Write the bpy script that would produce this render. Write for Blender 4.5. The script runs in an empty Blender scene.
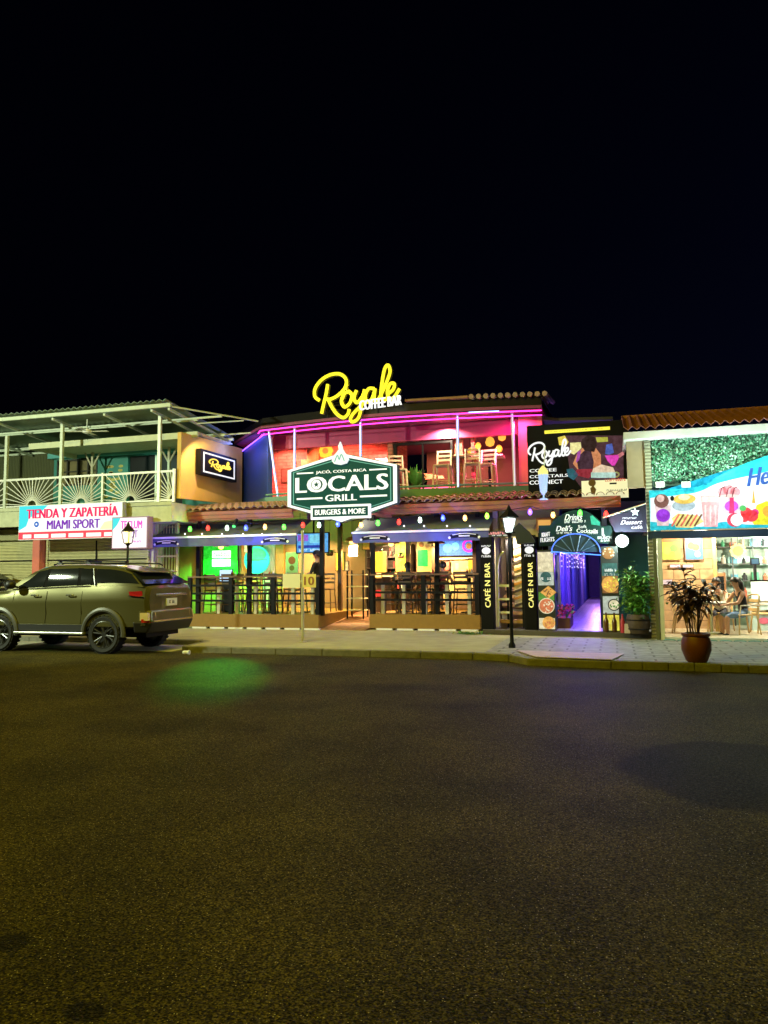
import bpy, bmesh, math, random
from mathutils import Vector, Matrix
random.seed(11)
S = bpy.context.scene
COL = S.collection
R = math.radians

# ---------------------------------------------------------------- camera
FOC = 740.0
YAW, PITCH, ROLL = R(17.2), math.atan(63 / FOC), R(0.5)
CAM = Vector((0, 0, 1.6))
FW = Vector((-math.sin(YAW) * math.cos(PITCH), math.cos(YAW) * math.cos(PITCH), math.sin(PITCH)))
_r0 = Vector((math.cos(YAW), math.sin(YAW), 0)); _u0 = _r0.cross(FW)
RT = math.cos(ROLL) * _r0 - math.sin(ROLL) * _u0
UP = math.sin(ROLL) * _r0 + math.cos(ROLL) * _u0
cd = bpy.data.cameras.new('camera'); cam = bpy.data.objects.new('camera', cd); COL.objects.link(cam)
cd.sensor_fit = 'VERTICAL'; cd.sensor_height = 36; cd.sensor_width = 27; cd.lens = FOC / 1024 * 36
cd.clip_end = 2000
m = Matrix((RT, UP, -FW)).transposed().to_4x4(); m.translation = CAM
cam.matrix_world = m
S.camera = cam

# ---------------------------------------------------------------- world, lights, exposure
S.view_settings.view_transform = 'Standard'; S.view_settings.look = 'None'
S.view_settings.exposure = 0.45; S.view_settings.gamma = 1; S.view_settings.use_curve_mapping = False
w = bpy.data.worlds.new('World'); S.world = w; w.use_nodes = True
nt = w.node_tree; bg = nt.nodes['Background']
sky = nt.nodes.new('ShaderNodeTexSky'); sky.sky_type = 'NISHITA'; sky.sun_disc = False
sky.sun_elevation = R(-4); sky.sun_rotation = R(55)
tint = nt.nodes.new('ShaderNodeMix'); tint.data_type = 'RGBA'; tint.blend_type = 'MULTIPLY'; tint.inputs[0].default_value = 1; tint.inputs[7].default_value = (.35, .45, 1.5, 1)
nt.links.new(sky.outputs[0], tint.inputs[6]); nt.links.new(tint.outputs[2], bg.inputs[0]); bg.inputs[1].default_value = 0.03
S.cycles.use_denoising = True
S.cycles.max_bounces = 6
S.cycles.sample_clamp_indirect = 4.0
S.cycles.use_light_tree = True

GAIN = {'bulb_light': 1.5, 'added_lounge_red_light': 7, 'added_lounge_pink_light': 6, 'added_lounge_side_light': 13, 'added_lounge_back_light': 9, 'added_lounge_chair_light': 11,
        'pendant_light': 8, 'terrace_light': 5, 'entrance_light': 2.2, 'green_light': 5, 'added_green_spot': 1, 'passage_blue_light': 2.0, 'passage_violet_light': 3, 'stairs_light': 4,
        'shop_light': 2.8, 'ivy_light': 1.8, 'globe_light': 1.3, 'lantern_light': .8, 'added_valance_light': 1.0, 'added_awning_light': 1.0, 'wash_light': 2.2, 'upper_teal_light': 2.5,
        'added_hexagon_wash': .35, 'amber_light': 2, 'ice_sign_light': 1.3, 'added_blue_wall_light': .25, 'billboard_light': 1, 'cyan_light': 1.5}
DOWN = ('added_lounge_red_light', 'added_lounge_pink_light', 'added_lounge_side_light', 'added_lounge_back_light', 'added_lounge_chair_light', 'pendant_light', 'terrace_light', 'entrance_light',
        'stairs_light', 'shop_light', 'amber_light', 'upper_teal_light', 'wash_light', 'green_light')     # narrowed to spots aimed down and inwards, keeping their light off the road
def lamp(name, loc, col, watt, rad=0.1, parent=None, kind='POINT', rot=None, spot=None, size=None, aim=None):
    if aim: kind = 'SPOT'; rot = (Vector(aim) - Vector(loc)).to_track_quat('-Z', 'Y').to_euler()
    if name in DOWN: kind, rot, spot = 'SPOT', (R(32), 0, 0), 150
    d = bpy.data.lights.new(name, kind); d.color = col; d.energy = watt * GAIN.get(name, 1)
    if kind in ('POINT', 'SPOT'): d.shadow_soft_size = rad if name == 'street_light' else 0.0
    if spot: d.spot_size = R(spot); d.spot_blend = 1.0 if spot < 20 else 0.35
    if size: d.shape = 'RECTANGLE'; d.size, d.size_y = size
    o = bpy.data.objects.new(name, d); COL.objects.link(o)
    o.location = Vector(loc) - (WL.get(parent.name, Vector()) if parent else Vector())
    if rot: o.rotation_euler = rot
    if parent: o.parent = parent
    o.visible_camera = True
    return o
WL = {}
# the street lighting of the road: tall sodium lamps on both sides of the street
SODIUM = (1.0, 0.82, 0.10)
lamp('street_light', (-18.0, 7.5, 5.6), (.86, 1, .66), 3900, .2, aim=(-14.8, 17, 2.8), spot=95)
lamp('street_light', (-2.0, -3.0, 9.0), (1, .80, .02), 480, .3)
lamp('street_light', (-5.5, 6.0, 9.5), (1, .85, .02), 1900, .25)
lamp('street_light', (-8.0, 13.2, 8.2), (1, .87, .09), 900, .15, aim=(-7.5, 16.3, 0), spot=95)
# faint moonlight
sd = bpy.data.lights.new('moon', 'SUN'); sd.energy = 0.006; sd.angle = R(0.5); sd.color = (1, .95, .85)
so = bpy.data.objects.new('moon', sd); COL.objects.link(so); so.rotation_euler = (R(50), 0, R(55))

# ---------------------------------------------------------------- pixel helpers (layout of flat facades)
def _ray(x, y): return FW * FOC + RT * (x - 384) - UP * (y - 512)
def at(x, y, Y):
    d = _ray(x, y); return CAM + d * ((Y - CAM.y) / d.y)
def atx(x, y, X):
    d = _ray(x, y); return CAM + d * ((X - CAM.x) / d.x)
def ground(x, y, z=0):
    d = _ray(x, y); return CAM + d * ((z - CAM.z) / d.z)

# ---------------------------------------------------------------- materials
MATS = {}
def M(name, col, rough=.6, metal=0, var=.18, scale=6, bump=0, bscale=40, spec=.5, trans=0):
    if name in MATS: return MATS[name]
    mt = bpy.data.materials.new(name); mt.use_nodes = True; MATS[name] = mt
    n = mt.node_tree.nodes; l = mt.node_tree.links; b = n['Principled BSDF']
    b.inputs['Roughness'].default_value = rough; b.inputs['Metallic'].default_value = metal
    b.inputs['Specular IOR Level'].default_value = spec
    b.inputs['Transmission Weight'].default_value = trans
    tc = n.new('ShaderNodeTexCoord')
    nz = n.new('ShaderNodeTexNoise'); nz.inputs['Scale'].default_value = scale; nz.inputs['Detail'].default_value = 6
    l.new(tc.outputs['Object'], nz.inputs['Vector'])
    mx = n.new('ShaderNodeMix'); mx.data_type = 'RGBA'
    lo = [c * (1 - var) for c in col]; hi = [min(1, c * (1 + var)) for c in col]
    mx.inputs[6].default_value = (*lo, 1); mx.inputs[7].default_value = (*hi, 1)
    l.new(nz.outputs['Fac'], mx.inputs[0]); l.new(mx.outputs[2], b.inputs['Base Color'])
    if bump:
        n2 = n.new('ShaderNodeTexNoise'); n2.inputs['Scale'].default_value = bscale; n2.inputs['Detail'].default_value = 5
        l.new(tc.outputs['Object'], n2.inputs['Vector'])
        bp = n.new('ShaderNodeBump'); bp.inputs['Strength'].default_value = bump; bp.inputs['Distance'].default_value = .02
        l.new(n2.outputs['Fac'], bp.inputs['Height']); l.new(bp.outputs[0], b.inputs['Normal'])
    return mt
def E(name, col, st=1.0, rough=.5):
    """something that gives off light: lit sign face, lamp, neon, screen"""
    if name in MATS: return MATS[name]
    if st < 1.3: st *= .76
    mt = bpy.data.materials.new(name); mt.use_nodes = True; MATS[name] = mt
    b = mt.node_tree.nodes['Principled BSDF']
    b.inputs['Base Color'].default_value = (*[c * .4 for c in col], 1)
    b.inputs['Roughness'].default_value = rough; b.inputs['Specular IOR Level'].default_value = .12
    b.inputs['Emission Color'].default_value = (*col, 1); b.inputs['Emission Strength'].default_value = st
    if name.split('_')[0] in ('ice', 'photo', 'food', 'poster', 'cup', 'screen', 'tv', 'green', 'arch') and 'white' not in name:      # printed pictures and screens: uneven tone
        n = mt.node_tree.nodes; l = mt.node_tree.links
        tc = n.new('ShaderNodeTexCoord'); nz = n.new('ShaderNodeTexNoise'); nz.inputs['Scale'].default_value = 9; nz.inputs['Detail'].default_value = 8; nz.inputs['Roughness'].default_value = .7
        l.new(tc.outputs['Object'], nz.inputs['Vector'])
        cr = n.new('ShaderNodeValToRGB'); cr.color_ramp.elements[0].position = .36; cr.color_ramp.elements[1].position = .64
        cr.color_ramp.elements[0].color = (*[c * .45 for c in col], 1); cr.color_ramp.elements[1].color = (*[min(1, c * 1.2 + .03) for c in col], 1)
        l.new(nz.outputs['Fac'], cr.inputs[0]); l.new(cr.outputs[0], b.inputs['Emission Color'])
    return mt
def stripes(name, ca, cb, axis, freq, rough=.5, bump=.6, metal=0, sharp=0.0):
    """ribbed sheet: colour and relief follow ribs across one axis"""
    if name in MATS: return MATS[name]
    mt = M(name, ca, rough, metal)
    n = mt.node_tree.nodes; l = mt.node_tree.links; b = n['Principled BSDF']
    tc = n['Texture Coordinate']; wv = n.new('ShaderNodeTexWave'); wv.bands_direction = axis
    wv.inputs['Scale'].default_value = freq / 3.1416 * .5 * 1.0; wv.inputs['Distortion'].default_value = .15
    l.new(tc.outputs['Object'], wv.inputs['Vector'])
    mx = n.new('ShaderNodeMix'); mx.data_type = 'RGBA'; mx.inputs[6].default_value = (*ca, 1); mx.inputs[7].default_value = (*cb, 1)
    l.new(wv.outputs['Fac'], mx.inputs[0])
    nz = n['Noise Texture']; m2 = n.new('ShaderNodeMix'); m2.data_type = 'RGBA'; m2.blend_type = 'MULTIPLY'; m2.inputs[0].default_value = .35
    l.new(mx.outputs[2], m2.inputs[6]); l.new(nz.outputs['Fac'], m2.inputs[7]); l.new(m2.outputs[2], b.inputs['Base Color'])
    bp = n.new('ShaderNodeBump'); bp.inputs['Strength'].default_value = bump; bp.inputs['Distance'].default_value = .03
    l.new(wv.outputs['Fac'], bp.inputs['Height']); l.new(bp.outputs[0], b.inputs['Normal'])
    return mt
def bricks(name, c1, c2, mortar, bw, bh, ms=.02, rough=.7, rot=None, bump=.4):
    if name in MATS: return MATS[name]
    mt = M(name, c1, rough)
    n = mt.node_tree.nodes; l = mt.node_tree.links; b = n['Principled BSDF']
    tc = n['Texture Coordinate']; mp = n.new('ShaderNodeMapping')
    if rot: mp.inputs['Rotation'].default_value = rot
    bt = n.new('ShaderNodeTexBrick'); bt.inputs['Color1'].default_value = (*c1, 1); bt.inputs['Color2'].default_value = (*c2, 1)
    bt.inputs['Mortar'].default_value = (*mortar, 1); bt.inputs['Scale'].default_value = 1
    bt.inputs['Brick Width'].default_value = bw; bt.inputs['Row Height'].default_value = bh; bt.inputs['Mortar Size'].default_value = ms
    l.new(tc.outputs['Object'], mp.inputs[0]); l.new(mp.outputs[0], bt.inputs['Vector'])
    nz = n['Noise Texture']; m2 = n.new('ShaderNodeMix'); m2.data_type = 'RGBA'; m2.blend_type = 'MULTIPLY'; m2.inputs[0].default_value = .75
    cr = n.new('ShaderNodeValToRGB'); cr.color_ramp.elements[0].position = .3; cr.color_ramp.elements[1].position = .65
    cr.color_ramp.elements[0].color = (.45, .45, .45, 1)
    l.new(nz.outputs['Fac'], cr.inputs[0])
    l.new(bt.outputs['Color'], m2.inputs[6]); l.new(cr.outputs[0], m2.inputs[7]); l.new(m2.outputs[2], b.inputs['Base Color'])
    bp = n.new('ShaderNodeBump'); bp.inputs['Strength'].default_value = bump; bp.inputs['Distance'].default_value = .01; bp.invert = True
    l.new(bt.outputs['Fac'], bp.inputs['Height']); l.new(bp.outputs[0], b.inputs['Normal'])
    return mt

BLACK = M('black_paint', (.007, .007, .008), .5, spec=.15)
DARKM = M('dark_metal', (.012, .012, .014), .45, .2, spec=.2)
WHITE = M('white_paint', (.78, .78, .74), .5, var=.08)
CREAM = M('cream_paint', (.62, .56, .36), .6)
STEEL = M('steel_tube', (.58, .62, .52), .45, .2)
WOODD = M('dark_wood', (.07, .035, .015), .5, scale=12)
WOODB = M('deck_boards', (.25, .14, .02), .55, scale=9, bump=.3)
TERRA = M('terracotta', (.26, .09, .05), .7)
GLASSD = M('dark_glass', (.01, .012, .013), .06, spec=.6)
CHROME = M('chrome', (.75, .75, .75), .15, 1)
SKIN = M('skin', (.45, .24, .15), .5, var=.05)
HAIR = M('hair', (.012, .009, .008), .45)
CLOTHB = M('black_cloth', (.014, .014, .016), .85)
DENIM = M('denim', (.14, .24, .42), .85)
LEAF = M('leaf_green', (.09, .28, .045), .45, var=.6, scale=9)
LEAFL = M('leaf_light', (.26, .48, .10), .45, var=.4, scale=9)
LEAFP = M('leaf_purple', (.085, .045, .05), .4, var=.5, scale=14)
BARK = M('bark', (.16, .11, .06), .85, bump=.5)

# ---------------------------------------------------------------- objects
def loc_of(o): return WL.get(o.name, Vector()) if o else Vector()
def tag(o, label=None, cat=None, group=None, kind=None):
    if label: o['label'] = label
    if cat: o['category'] = cat
    if group: o['group'] = group
    if kind: o['kind'] = kind
    return o
def thing(name, label, cat, loc=(0, 0, 0), rotz=0, group=None, local=False):
    o = bpy.data.objects.new(name, None); COL.objects.link(o)
    o.location = loc; o.rotation_euler = (0, 0, rotz); o.empty_display_size = .2
    WL[o.name] = Vector() if local else Vector(loc)
    return tag(o, label, cat, group)
_TXT = {}
def text_mesh(s, bold=0.0):
    if (s, bold) in _TXT: return _TXT[(s, bold)]
    cu = bpy.data.curves.new('lettering_curve', 'FONT'); cu.body = s; cu.offset = bold; cu.resolution_u = 3
    ob = bpy.data.objects.new('lettering_curve', cu); COL.objects.link(ob)
    dg = bpy.context.evaluated_depsgraph_get(); dg.update()
    me = bpy.data.meshes.new_from_object(ob.evaluated_get(dg))
    vs = [(v.co.x, v.co.y) for v in me.vertices]; fs = [tuple(p.vertices) for p in me.polygons]
    bpy.data.objects.remove(ob); bpy.data.curves.remove(cu); bpy.data.meshes.remove(me)
    x0 = min(v[0] for v in vs); x1 = max(v[0] for v in vs); y0 = min(v[1] for v in vs); y1 = max(v[1] for v in vs)
    vs = [((a - x0) / (x1 - x0), (b - y0) / (y1 - y0)) for a, b in vs]
    _TXT[(s, bold)] = (vs, fs); return vs, fs
def catmull(pts, k=6):
    out = []
    P_ = [pts[0]] + list(pts) + [pts[-1]]
    for i in range(1, len(P_) - 2):
        a, b, c, d = [Vector(q) for q in P_[i - 1:i + 3]]
        for j in range(k):
            t = j / k
            out.append(.5 * ((2 * b) + (c - a) * t + (2 * a - 5 * b + 4 * c - d) * t * t + (3 * b - a - 3 * c + d) * t ** 3))
    out.append(Vector(pts[-1])); return out

class MB:
    def __init__(s): s.v = []; s.f = []; s.mi = []; s.m = 0
    def add(s, vs, fs, m=None):
        k = len(s.v); s.v += [tuple(v) for v in vs]
        for f in fs: s.f.append(tuple(k + i for i in f)); s.mi.append(s.m if m is None else m)
        return s
    def box(s, x0, x1, y0, y1, z0, z1, m=None):
        vs = [(x, y, z) for x in (x0, x1) for y in (y0, y1) for z in (z0, z1)]
        return s.add(vs, [(0, 1, 3, 2), (4, 6, 7, 5), (0, 4, 5, 1), (2, 3, 7, 6), (0, 2, 6, 4), (1, 5, 7, 3)], m)
    def hexa(s, b, t, m=None):
        """b, t: 4 bottom and 4 top corners in the same order"""
        return s.add(list(b) + list(t), [(3, 2, 1, 0), (4, 5, 6, 7)] + [(i, (i + 1) % 4, 4 + (i + 1) % 4, 4 + i) for i in range(4)], m)
    def prism(s, pts, y0, y1, m=None):
        """outline in x,z given thickness along y"""
        n = len(pts)
        a = sum(pts[i][0] * pts[(i + 1) % n][1] - pts[(i + 1) % n][0] * pts[i][1] for i in range(n))
        if a < 0: pts = pts[::-1]
        vs = [(x, y0, z) for x, z in pts] + [(x, y1, z) for x, z in pts]
        return s.add(vs, [tuple(range(n)), tuple(range(2 * n - 1, n - 1, -1))] + [(i, n + i, n + (i + 1) % n, (i + 1) % n) for i in range(n)], m)
    def slab(s, pts, z0, z1, m=None):
        n = len(pts)
        a = sum(pts[i][0] * pts[(i + 1) % n][1] - pts[(i + 1) % n][0] * pts[i][1] for i in range(n))
        if a < 0: pts = pts[::-1]
        vs = [(x, y, z0) for x, y in pts] + [(x, y, z1) for x, y in pts]
        return s.add(vs, [tuple(range(n - 1, -1, -1)), tuple(range(n, 2 * n))] + [(i, (i + 1) % n, n + (i + 1) % n, n + i) for i in range(n)], m)
    def disc(s, x, z, r, y0, y1, n=20, rz=None, m=None):
        rz = rz or r
        return s.prism([(x + r * math.cos(2 * math.pi * i / n), z + rz * math.sin(2 * math.pi * i / n)) for i in range(n)], y0, y1, m)
    def tube(s, path, r, n=8, closed=False, m=None, rs=None):
        P_ = [Vector(p) for p in path]; k = len(P_)
        rings = []; prev = None
        for i, p in enumerate(P_):
            a = P_[(i - 1) % k] if (closed or i) else p; b = P_[(i + 1) % k] if (closed or i < k - 1) else p
            t = (b - a).normalized() if (b - a).length > 1e-9 else Vector((0, 0, 1))
            if prev is None:
                u = t.cross(Vector((0, 0, 1)));
                if u.length < .05: u = t.cross(Vector((0, 1, 0)))
            else: u = prev - t * prev.dot(t)
            u.normalize(); prev = u; w_ = t.cross(u); rr = rs[i] if rs else r
            rings.append([p + u * rr * math.cos(2 * math.pi * j / n) + w_ * rr * math.sin(2 * math.pi * j / n) for j in range(n)])
        vs = [q for ring in rings for q in ring]; fs = []
        for i in range(k if closed else k - 1):
            i2 = (i + 1) % k
            for j in range(n): fs.append((i * n + j, i * n + (j + 1) % n, i2 * n + (j + 1) % n, i2 * n + j))
        if not closed: fs += [tuple(range(n - 1, -1, -1)), tuple((k - 1) * n + j for j in range(n))]
        return s.add(vs, fs, m)
    def bar(s, a, b, r, n=8, r2=None, m=None): return s.tube([a, b], r, n, m=m, rs=[r, r if r2 is None else r2])
    def lathe(s, prof, c, n=20, m=None):
        vs = []; fs = []; k = len(prof)
        for r, z in prof:
            for j in range(n): vs.append((c[0] + r * math.cos(2 * math.pi * j / n), c[1] + r * math.sin(2 * math.pi * j / n), c[2] + z))
        for i in range(k - 1):
            for j in range(n): fs.append((i * n + j, i * n + (j + 1) % n, (i + 1) * n + (j + 1) % n, (i + 1) * n + j))
        fs += [tuple(range(n - 1, -1, -1)), tuple((k - 1) * n + j for j in range(n))]
        return s.add(vs, fs, m)
    def ball(s, c, r, n=12, sz=1, m=None):
        k = n // 2
        prof = [(max(.001, r * math.sin(math.pi * i / k)), -r * sz * math.cos(math.pi * i / k)) for i in range(k + 1)]
        return s.lathe(prof, c, n, m)
    def text(s, t, x0, x1, z0, z1, y, bold=.0, vert=False, shear=0, m=None, slope=0):
        vs, fs = text_mesh(t, 0.0)
        e = bold * 1.1 * ((x1 - x0) if vert else (z1 - z0))          # heavier strokes: the word laid down again a hair to each side
        for i, d in enumerate((0, -e, e) if bold else (0,)):
            out = []; yy = y - .0012 * i
            for a, b in vs:
                if vert: out.append((x0 + (1 - b) * (x1 - x0), yy, z0 + a * (z1 - z0) + d))
                else: out.append((x0 + (a + shear * b) * (x1 - x0) + d, yy, z0 + b * (z1 - z0) + slope * a))
            s.add(out, fs, m)
        return s
    def scribble(s, x0, x1, z0, z1, y, n, m=None, th=.003):
        """too small to read: a row of letter-like marks"""
        wd = (x1 - x0) / n
        for i in range(n):
            if random.random() < .13: continue
            a = x0 + i * wd + wd * .1; b = a + wd * .72; k = random.random(); h = z1 - z0
            t = wd * .24
            s.box(a, a + t, y - th, y, z0, z1, m)
            if k < .5: s.box(a + t, b, y - th, y, z1 - h * .25, z1, m)
            if k > .3: s.box(a + t, b, y - th, y, z0, z0 + h * .25, m)
            if .2 < k < .8: s.box(b - t, b, y - th, y, z0 + h * .25, z1 - h * .25, m)
        return s
    def bmesh_(s):
        me = bpy.data.meshes.new('mesh'); me.from_pydata(s.v, [], s.f); return me
    def build(s, name, mats, parent=None, smooth=False, loc=None, bevel=0, label=None, cat=None, group=None, kind=None, local=False):
        me = bpy.data.meshes.new(name)
        off = loc_of(parent) if parent else (Vector(loc) if loc else Vector())
        vs = s.v if off.length == 0 else [(v[0] - off.x, v[1] - off.y, v[2] - off.z) for v in s.v]
        me.from_pydata(vs, [], s.f)
        for mt in (mats if isinstance(mats, (list, tuple)) else [mats]): me.materials.append(mt)
        me.polygons.foreach_set('material_index', s.mi)
        if smooth: me.polygons.foreach_set('use_smooth', [True] * len(s.f))
        me.update()
        o = bpy.data.objects.new(name, me); COL.objects.link(o)
        if parent: o.parent = parent; WL[o.name] = loc_of(parent)
        else:
            if loc: o.location = loc
            WL[o.name] = off
        if bevel:
            b = o.modifiers.new('bevel', 'BEVEL'); b.width = bevel; b.segments = 2; b.limit_method = 'ANGLE'
        if smooth:
            try: me.set_sharp_from_angle(angle=R(40))
            except Exception: pass
        return tag(o, label, cat, group, kind)
def baked(mods_obj):
    dg = bpy.context.evaluated_depsgraph_get(); dg.update()
    return bpy.data.meshes.new_from_object(mods_obj.evaluated_get(dg))
def copy_tree(o, parent=None):
    c = o.copy(); COL.objects.link(c); c.parent = parent
    for ch in [q for q in o.children]: copy_tree(ch, c)
    return c
# letters of the hand-written word, one brush stroke each (x right, y up, unit height)
_RAW = [[(125,268),(95,240),(98,190),(140,140),(200,113),(262,115),(300,150),(296,200),(250,245),(200,266),(165,262)],
        [(180,172),(170,230),(152,300),(140,352)], [(182,262),(205,312),(240,362),(282,388),(312,368),(320,338)],
        [(322,228),(290,240),(270,285),(290,322),(325,300),(338,255),(318,226)],
        [(368,225),(352,272),(372,302),(408,262),(420,225)], [(420,225),(402,310),(382,392),(346,418),(328,402),(346,368),(402,318),(430,292)],
        [(482,225),(446,222),(424,265),(436,302),(466,285),(486,230)], [(487,225),(480,285),(496,304),(522,268)],
        [(520,272),(556,200),(582,130),(570,88),(548,110),(530,200),(524,272),(542,302),(568,280)],
        [(562,266),(600,240),(608,206),(582,204),(564,250),(576,294),(606,286),(640,238)]]
SCRIPT = [[((x - 85) / 560, (420 - y) / 560) for x, y in st] for st in _RAW]     # about 1.0 wide, 0.6 high
def script(mb, x0, z0, wd, y, r, flat=.5, slope=0, m=None, n=6):
    for st in SCRIPT:
        path = catmull([(x0 + a * wd, y, z0 + b * wd + slope * a * wd) for a, b in st], 5)
        mb.tube(path, r, n, m=m)

# ================================================================ SETTING
def asphalt():
    mt = M('asphalt', (.05, .048, .042), .55, spec=.055); n = mt.node_tree.nodes; l = mt.node_tree.links; b = n['Principled BSDF']
    tc = n['Texture Coordinate']
    def noise(sc, det=4):
        q = n.new('ShaderNodeTexNoise'); q.inputs['Scale'].default_value = sc; q.inputs['Detail'].default_value = det
        l.new(tc.outputs['Object'], q.inputs['Vector']); return q
    def ramp(src, p0, p1, c0, c1):
        q = n.new('ShaderNodeValToRGB'); e = q.color_ramp.elements
        e[0].position = p0; e[1].position = p1; e[0].color = (*c0, 1); e[1].color = (*c1, 1); l.new(src, q.inputs[0]); return q
    def mix(bt, fac, a, c):
        q = n.new('ShaderNodeMix'); q.data_type = 'RGBA'; q.blend_type = bt
        if isinstance(fac, (int, float)): q.inputs[0].default_value = fac
        else: l.new(fac, q.inputs[0])
        for sck, val in ((6, a), (7, c)):
            if isinstance(val, tuple): q.inputs[sck].default_value = (*val, 1)
            else: l.new(val, q.inputs[sck])
        return q.outputs[2]
    base = ramp(noise(.8, 7).outputs['Fac'], .3, .7, (.024, .0206, .0055), (.064, .0545, .0155)).outputs[0]
    fine = ramp(noise(90, 8).outputs['Fac'], .40, .60, (.15, .15, .15), (2.0, 1.95, 1.8)).outputs[0]
    c = mix('MULTIPLY', .9, base, fine)
    v = n.new('ShaderNodeTexVoronoi'); v.inputs['Scale'].default_value = 95; l.new(tc.outputs['Object'], v.inputs['Vector'])
    v2 = n.new('ShaderNodeTexVoronoi'); v2.inputs['Scale'].default_value = 75; l.new(tc.outputs['Object'], v2.inputs['Vector'])      # stones of the aggregate, each with its own tone
    sc2 = n.new('ShaderNodeSeparateColor'); l.new(v2.outputs['Color'], sc2.inputs[0])
    c = mix('MULTIPLY', .9, c, ramp(sc2.outputs[1], .1, .95, (.35, .35, .35), (1.9, 1.85, 1.7)).outputs[0])
    thr = n.new('ShaderNodeMath'); thr.operation = 'LESS_THAN'; thr.inputs[1].default_value = .055
    rnd = n.new('ShaderNodeSeparateColor'); l.new(v.outputs['Color'], rnd.inputs[0])
    l.new(rnd.outputs[0], thr.inputs[0])
    near = n.new('ShaderNodeMath'); near.operation = 'LESS_THAN'; near.inputs[1].default_value = .3; l.new(v.outputs['Distance'], near.inputs[0])
    mul = n.new('ShaderNodeMath'); mul.operation = 'MULTIPLY'; l.new(thr.outputs[0], mul.inputs[0]); l.new(near.outputs[0], mul.inputs[1])
    c = mix('MIX', mul.outputs[0], c, (.42, .38, .28))
    # soft shadow blob painted into the asphalt colour on the right, old oil stains near the bottom
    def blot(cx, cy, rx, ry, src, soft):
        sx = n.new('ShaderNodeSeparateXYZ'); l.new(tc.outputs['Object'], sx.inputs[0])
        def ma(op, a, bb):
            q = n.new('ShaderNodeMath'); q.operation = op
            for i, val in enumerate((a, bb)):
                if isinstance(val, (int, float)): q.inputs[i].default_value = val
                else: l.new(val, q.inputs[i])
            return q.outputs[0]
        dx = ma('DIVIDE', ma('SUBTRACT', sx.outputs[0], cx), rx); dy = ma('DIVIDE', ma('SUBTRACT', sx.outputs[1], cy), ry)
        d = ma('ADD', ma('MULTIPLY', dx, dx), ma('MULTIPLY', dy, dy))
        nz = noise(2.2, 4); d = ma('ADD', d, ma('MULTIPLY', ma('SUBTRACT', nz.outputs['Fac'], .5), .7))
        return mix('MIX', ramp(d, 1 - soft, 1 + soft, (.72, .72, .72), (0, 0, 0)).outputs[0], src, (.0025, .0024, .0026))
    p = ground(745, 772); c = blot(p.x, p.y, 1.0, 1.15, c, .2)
    p = ground(10, 942); c = blot(p.x, p.y, .12, .10, c, .5)
    p = ground(84, 1012); c = blot(p.x, p.y, .10, .07, c, .5)
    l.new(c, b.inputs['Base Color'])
    bp = n.new('ShaderNodeBump'); bp.inputs['Strength'].default_value = 1.0; bp.inputs['Distance'].default_value = .010
    hh = n.new('ShaderNodeMath'); hh.operation = 'SUBTRACT'; l.new(noise(140, 8).outputs['Fac'], hh.inputs[0]); l.new(v.outputs['Distance'], hh.inputs[1])
    l.new(hh.outputs[0], bp.inputs['Height']); l.new(bp.outputs[0], b.inputs['Normal'])
    rr = ramp(noise(40, 3).outputs['Fac'], .3, .7, (.55, .55, .55), (.85, .85, .85)); l.new(rr.outputs[0], b.inputs['Roughness'])
    return mt
MB().box(-400, 400, -400, 400, -.4, -.012).build('ground', M('earth', (.05, .045, .03), .9), kind='structure')
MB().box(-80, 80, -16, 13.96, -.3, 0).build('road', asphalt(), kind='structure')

CONC = M('sidewalk_concrete', (.34, .31, .17), .75, var=.35, scale=2.5, bump=.25, bscale=60)
PAVE = bricks('sidewalk_pavers', (.36, .35, .30), (.30, .29, .25), (.13, .12, .09), .62, .31, .022, .7)
KERBM = M('kerb_stone', (.17, .16, .12), .85, var=.5, scale=7, bump=.7, bscale=30)
edge = [(-80, 15.45), (-9.35, 15.45), (-9.05, 15.2), (-8.95, 14.1), (-8.7, 13.98), (-2.6, 13.98), (-1.9, 13.80), (-1.5, 13.30), (-.1, 13.15), (.4, 13.12), (80, 13.1)]
MB().slab([(x, y + .16) for x, y in edge] + [(80, 40), (-80, 40)], -.2, .12).build('sidewalk', CONC, kind='structure')
mb = MB()
for (a, b) in zip(edge[:-1], edge[1:]):
    L = math.dist(a, b); k = max(1, min(24, int(L / 1.0)))
    lo, hi = (max(a[0], -24), min(b[0], 10)) if L > 40 else (a[0], b[0])
    for i in range(k):
        t0 = (lo + (hi - lo) * i / k - a[0]) / (b[0] - a[0] + 1e-9); t1 = (lo + (hi - lo) * (i + 1) / k - a[0]) / (b[0] - a[0] + 1e-9)
        p = [(a[0] + (b[0] - a[0]) * t, a[1] + (b[1] - a[1]) * t) for t in (t0, t1 - .006 / max(L, .1))]
        h = .125 + random.uniform(-.008, .008)
        nx, ny = -(b[1] - a[1]) / L, (b[0] - a[0]) / L
        mb.slab([p[0], p[1], (p[1][0] + nx * .17, p[1][1] + ny * .17), (p[0][0] + nx * .17, p[0][1] + ny * .17)], -.1, h)
mb.build('kerb', KERBM, kind='structure', bevel=.018)
MB().box(-26, -9.15, 13.97, 15.44, -.2, .006).build('parking_bay', M('bay_concrete', (.36, .33, .22), .8, var=.3, scale=3), kind='structure')
MB().slab([(-2.4, 14.2), (-1.85, 14.0), (-1.4, 13.52), (-.1, 13.36), (.4, 13.32), (20, 13.30), (20, 17.6), (-2.4, 17.6)], .10, .124).build('sidewalk_paving', PAVE, kind='structure')
q = [Vector((-1.84, 14.38, 0)), Vector((.12, 14.18, 0)), Vector((-.09, 13.20, 0)), Vector((-1.36, 13.34, 0))]
mb = MB(); mb.slab([(v.x, v.y) for v in q], .137, .150)
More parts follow.
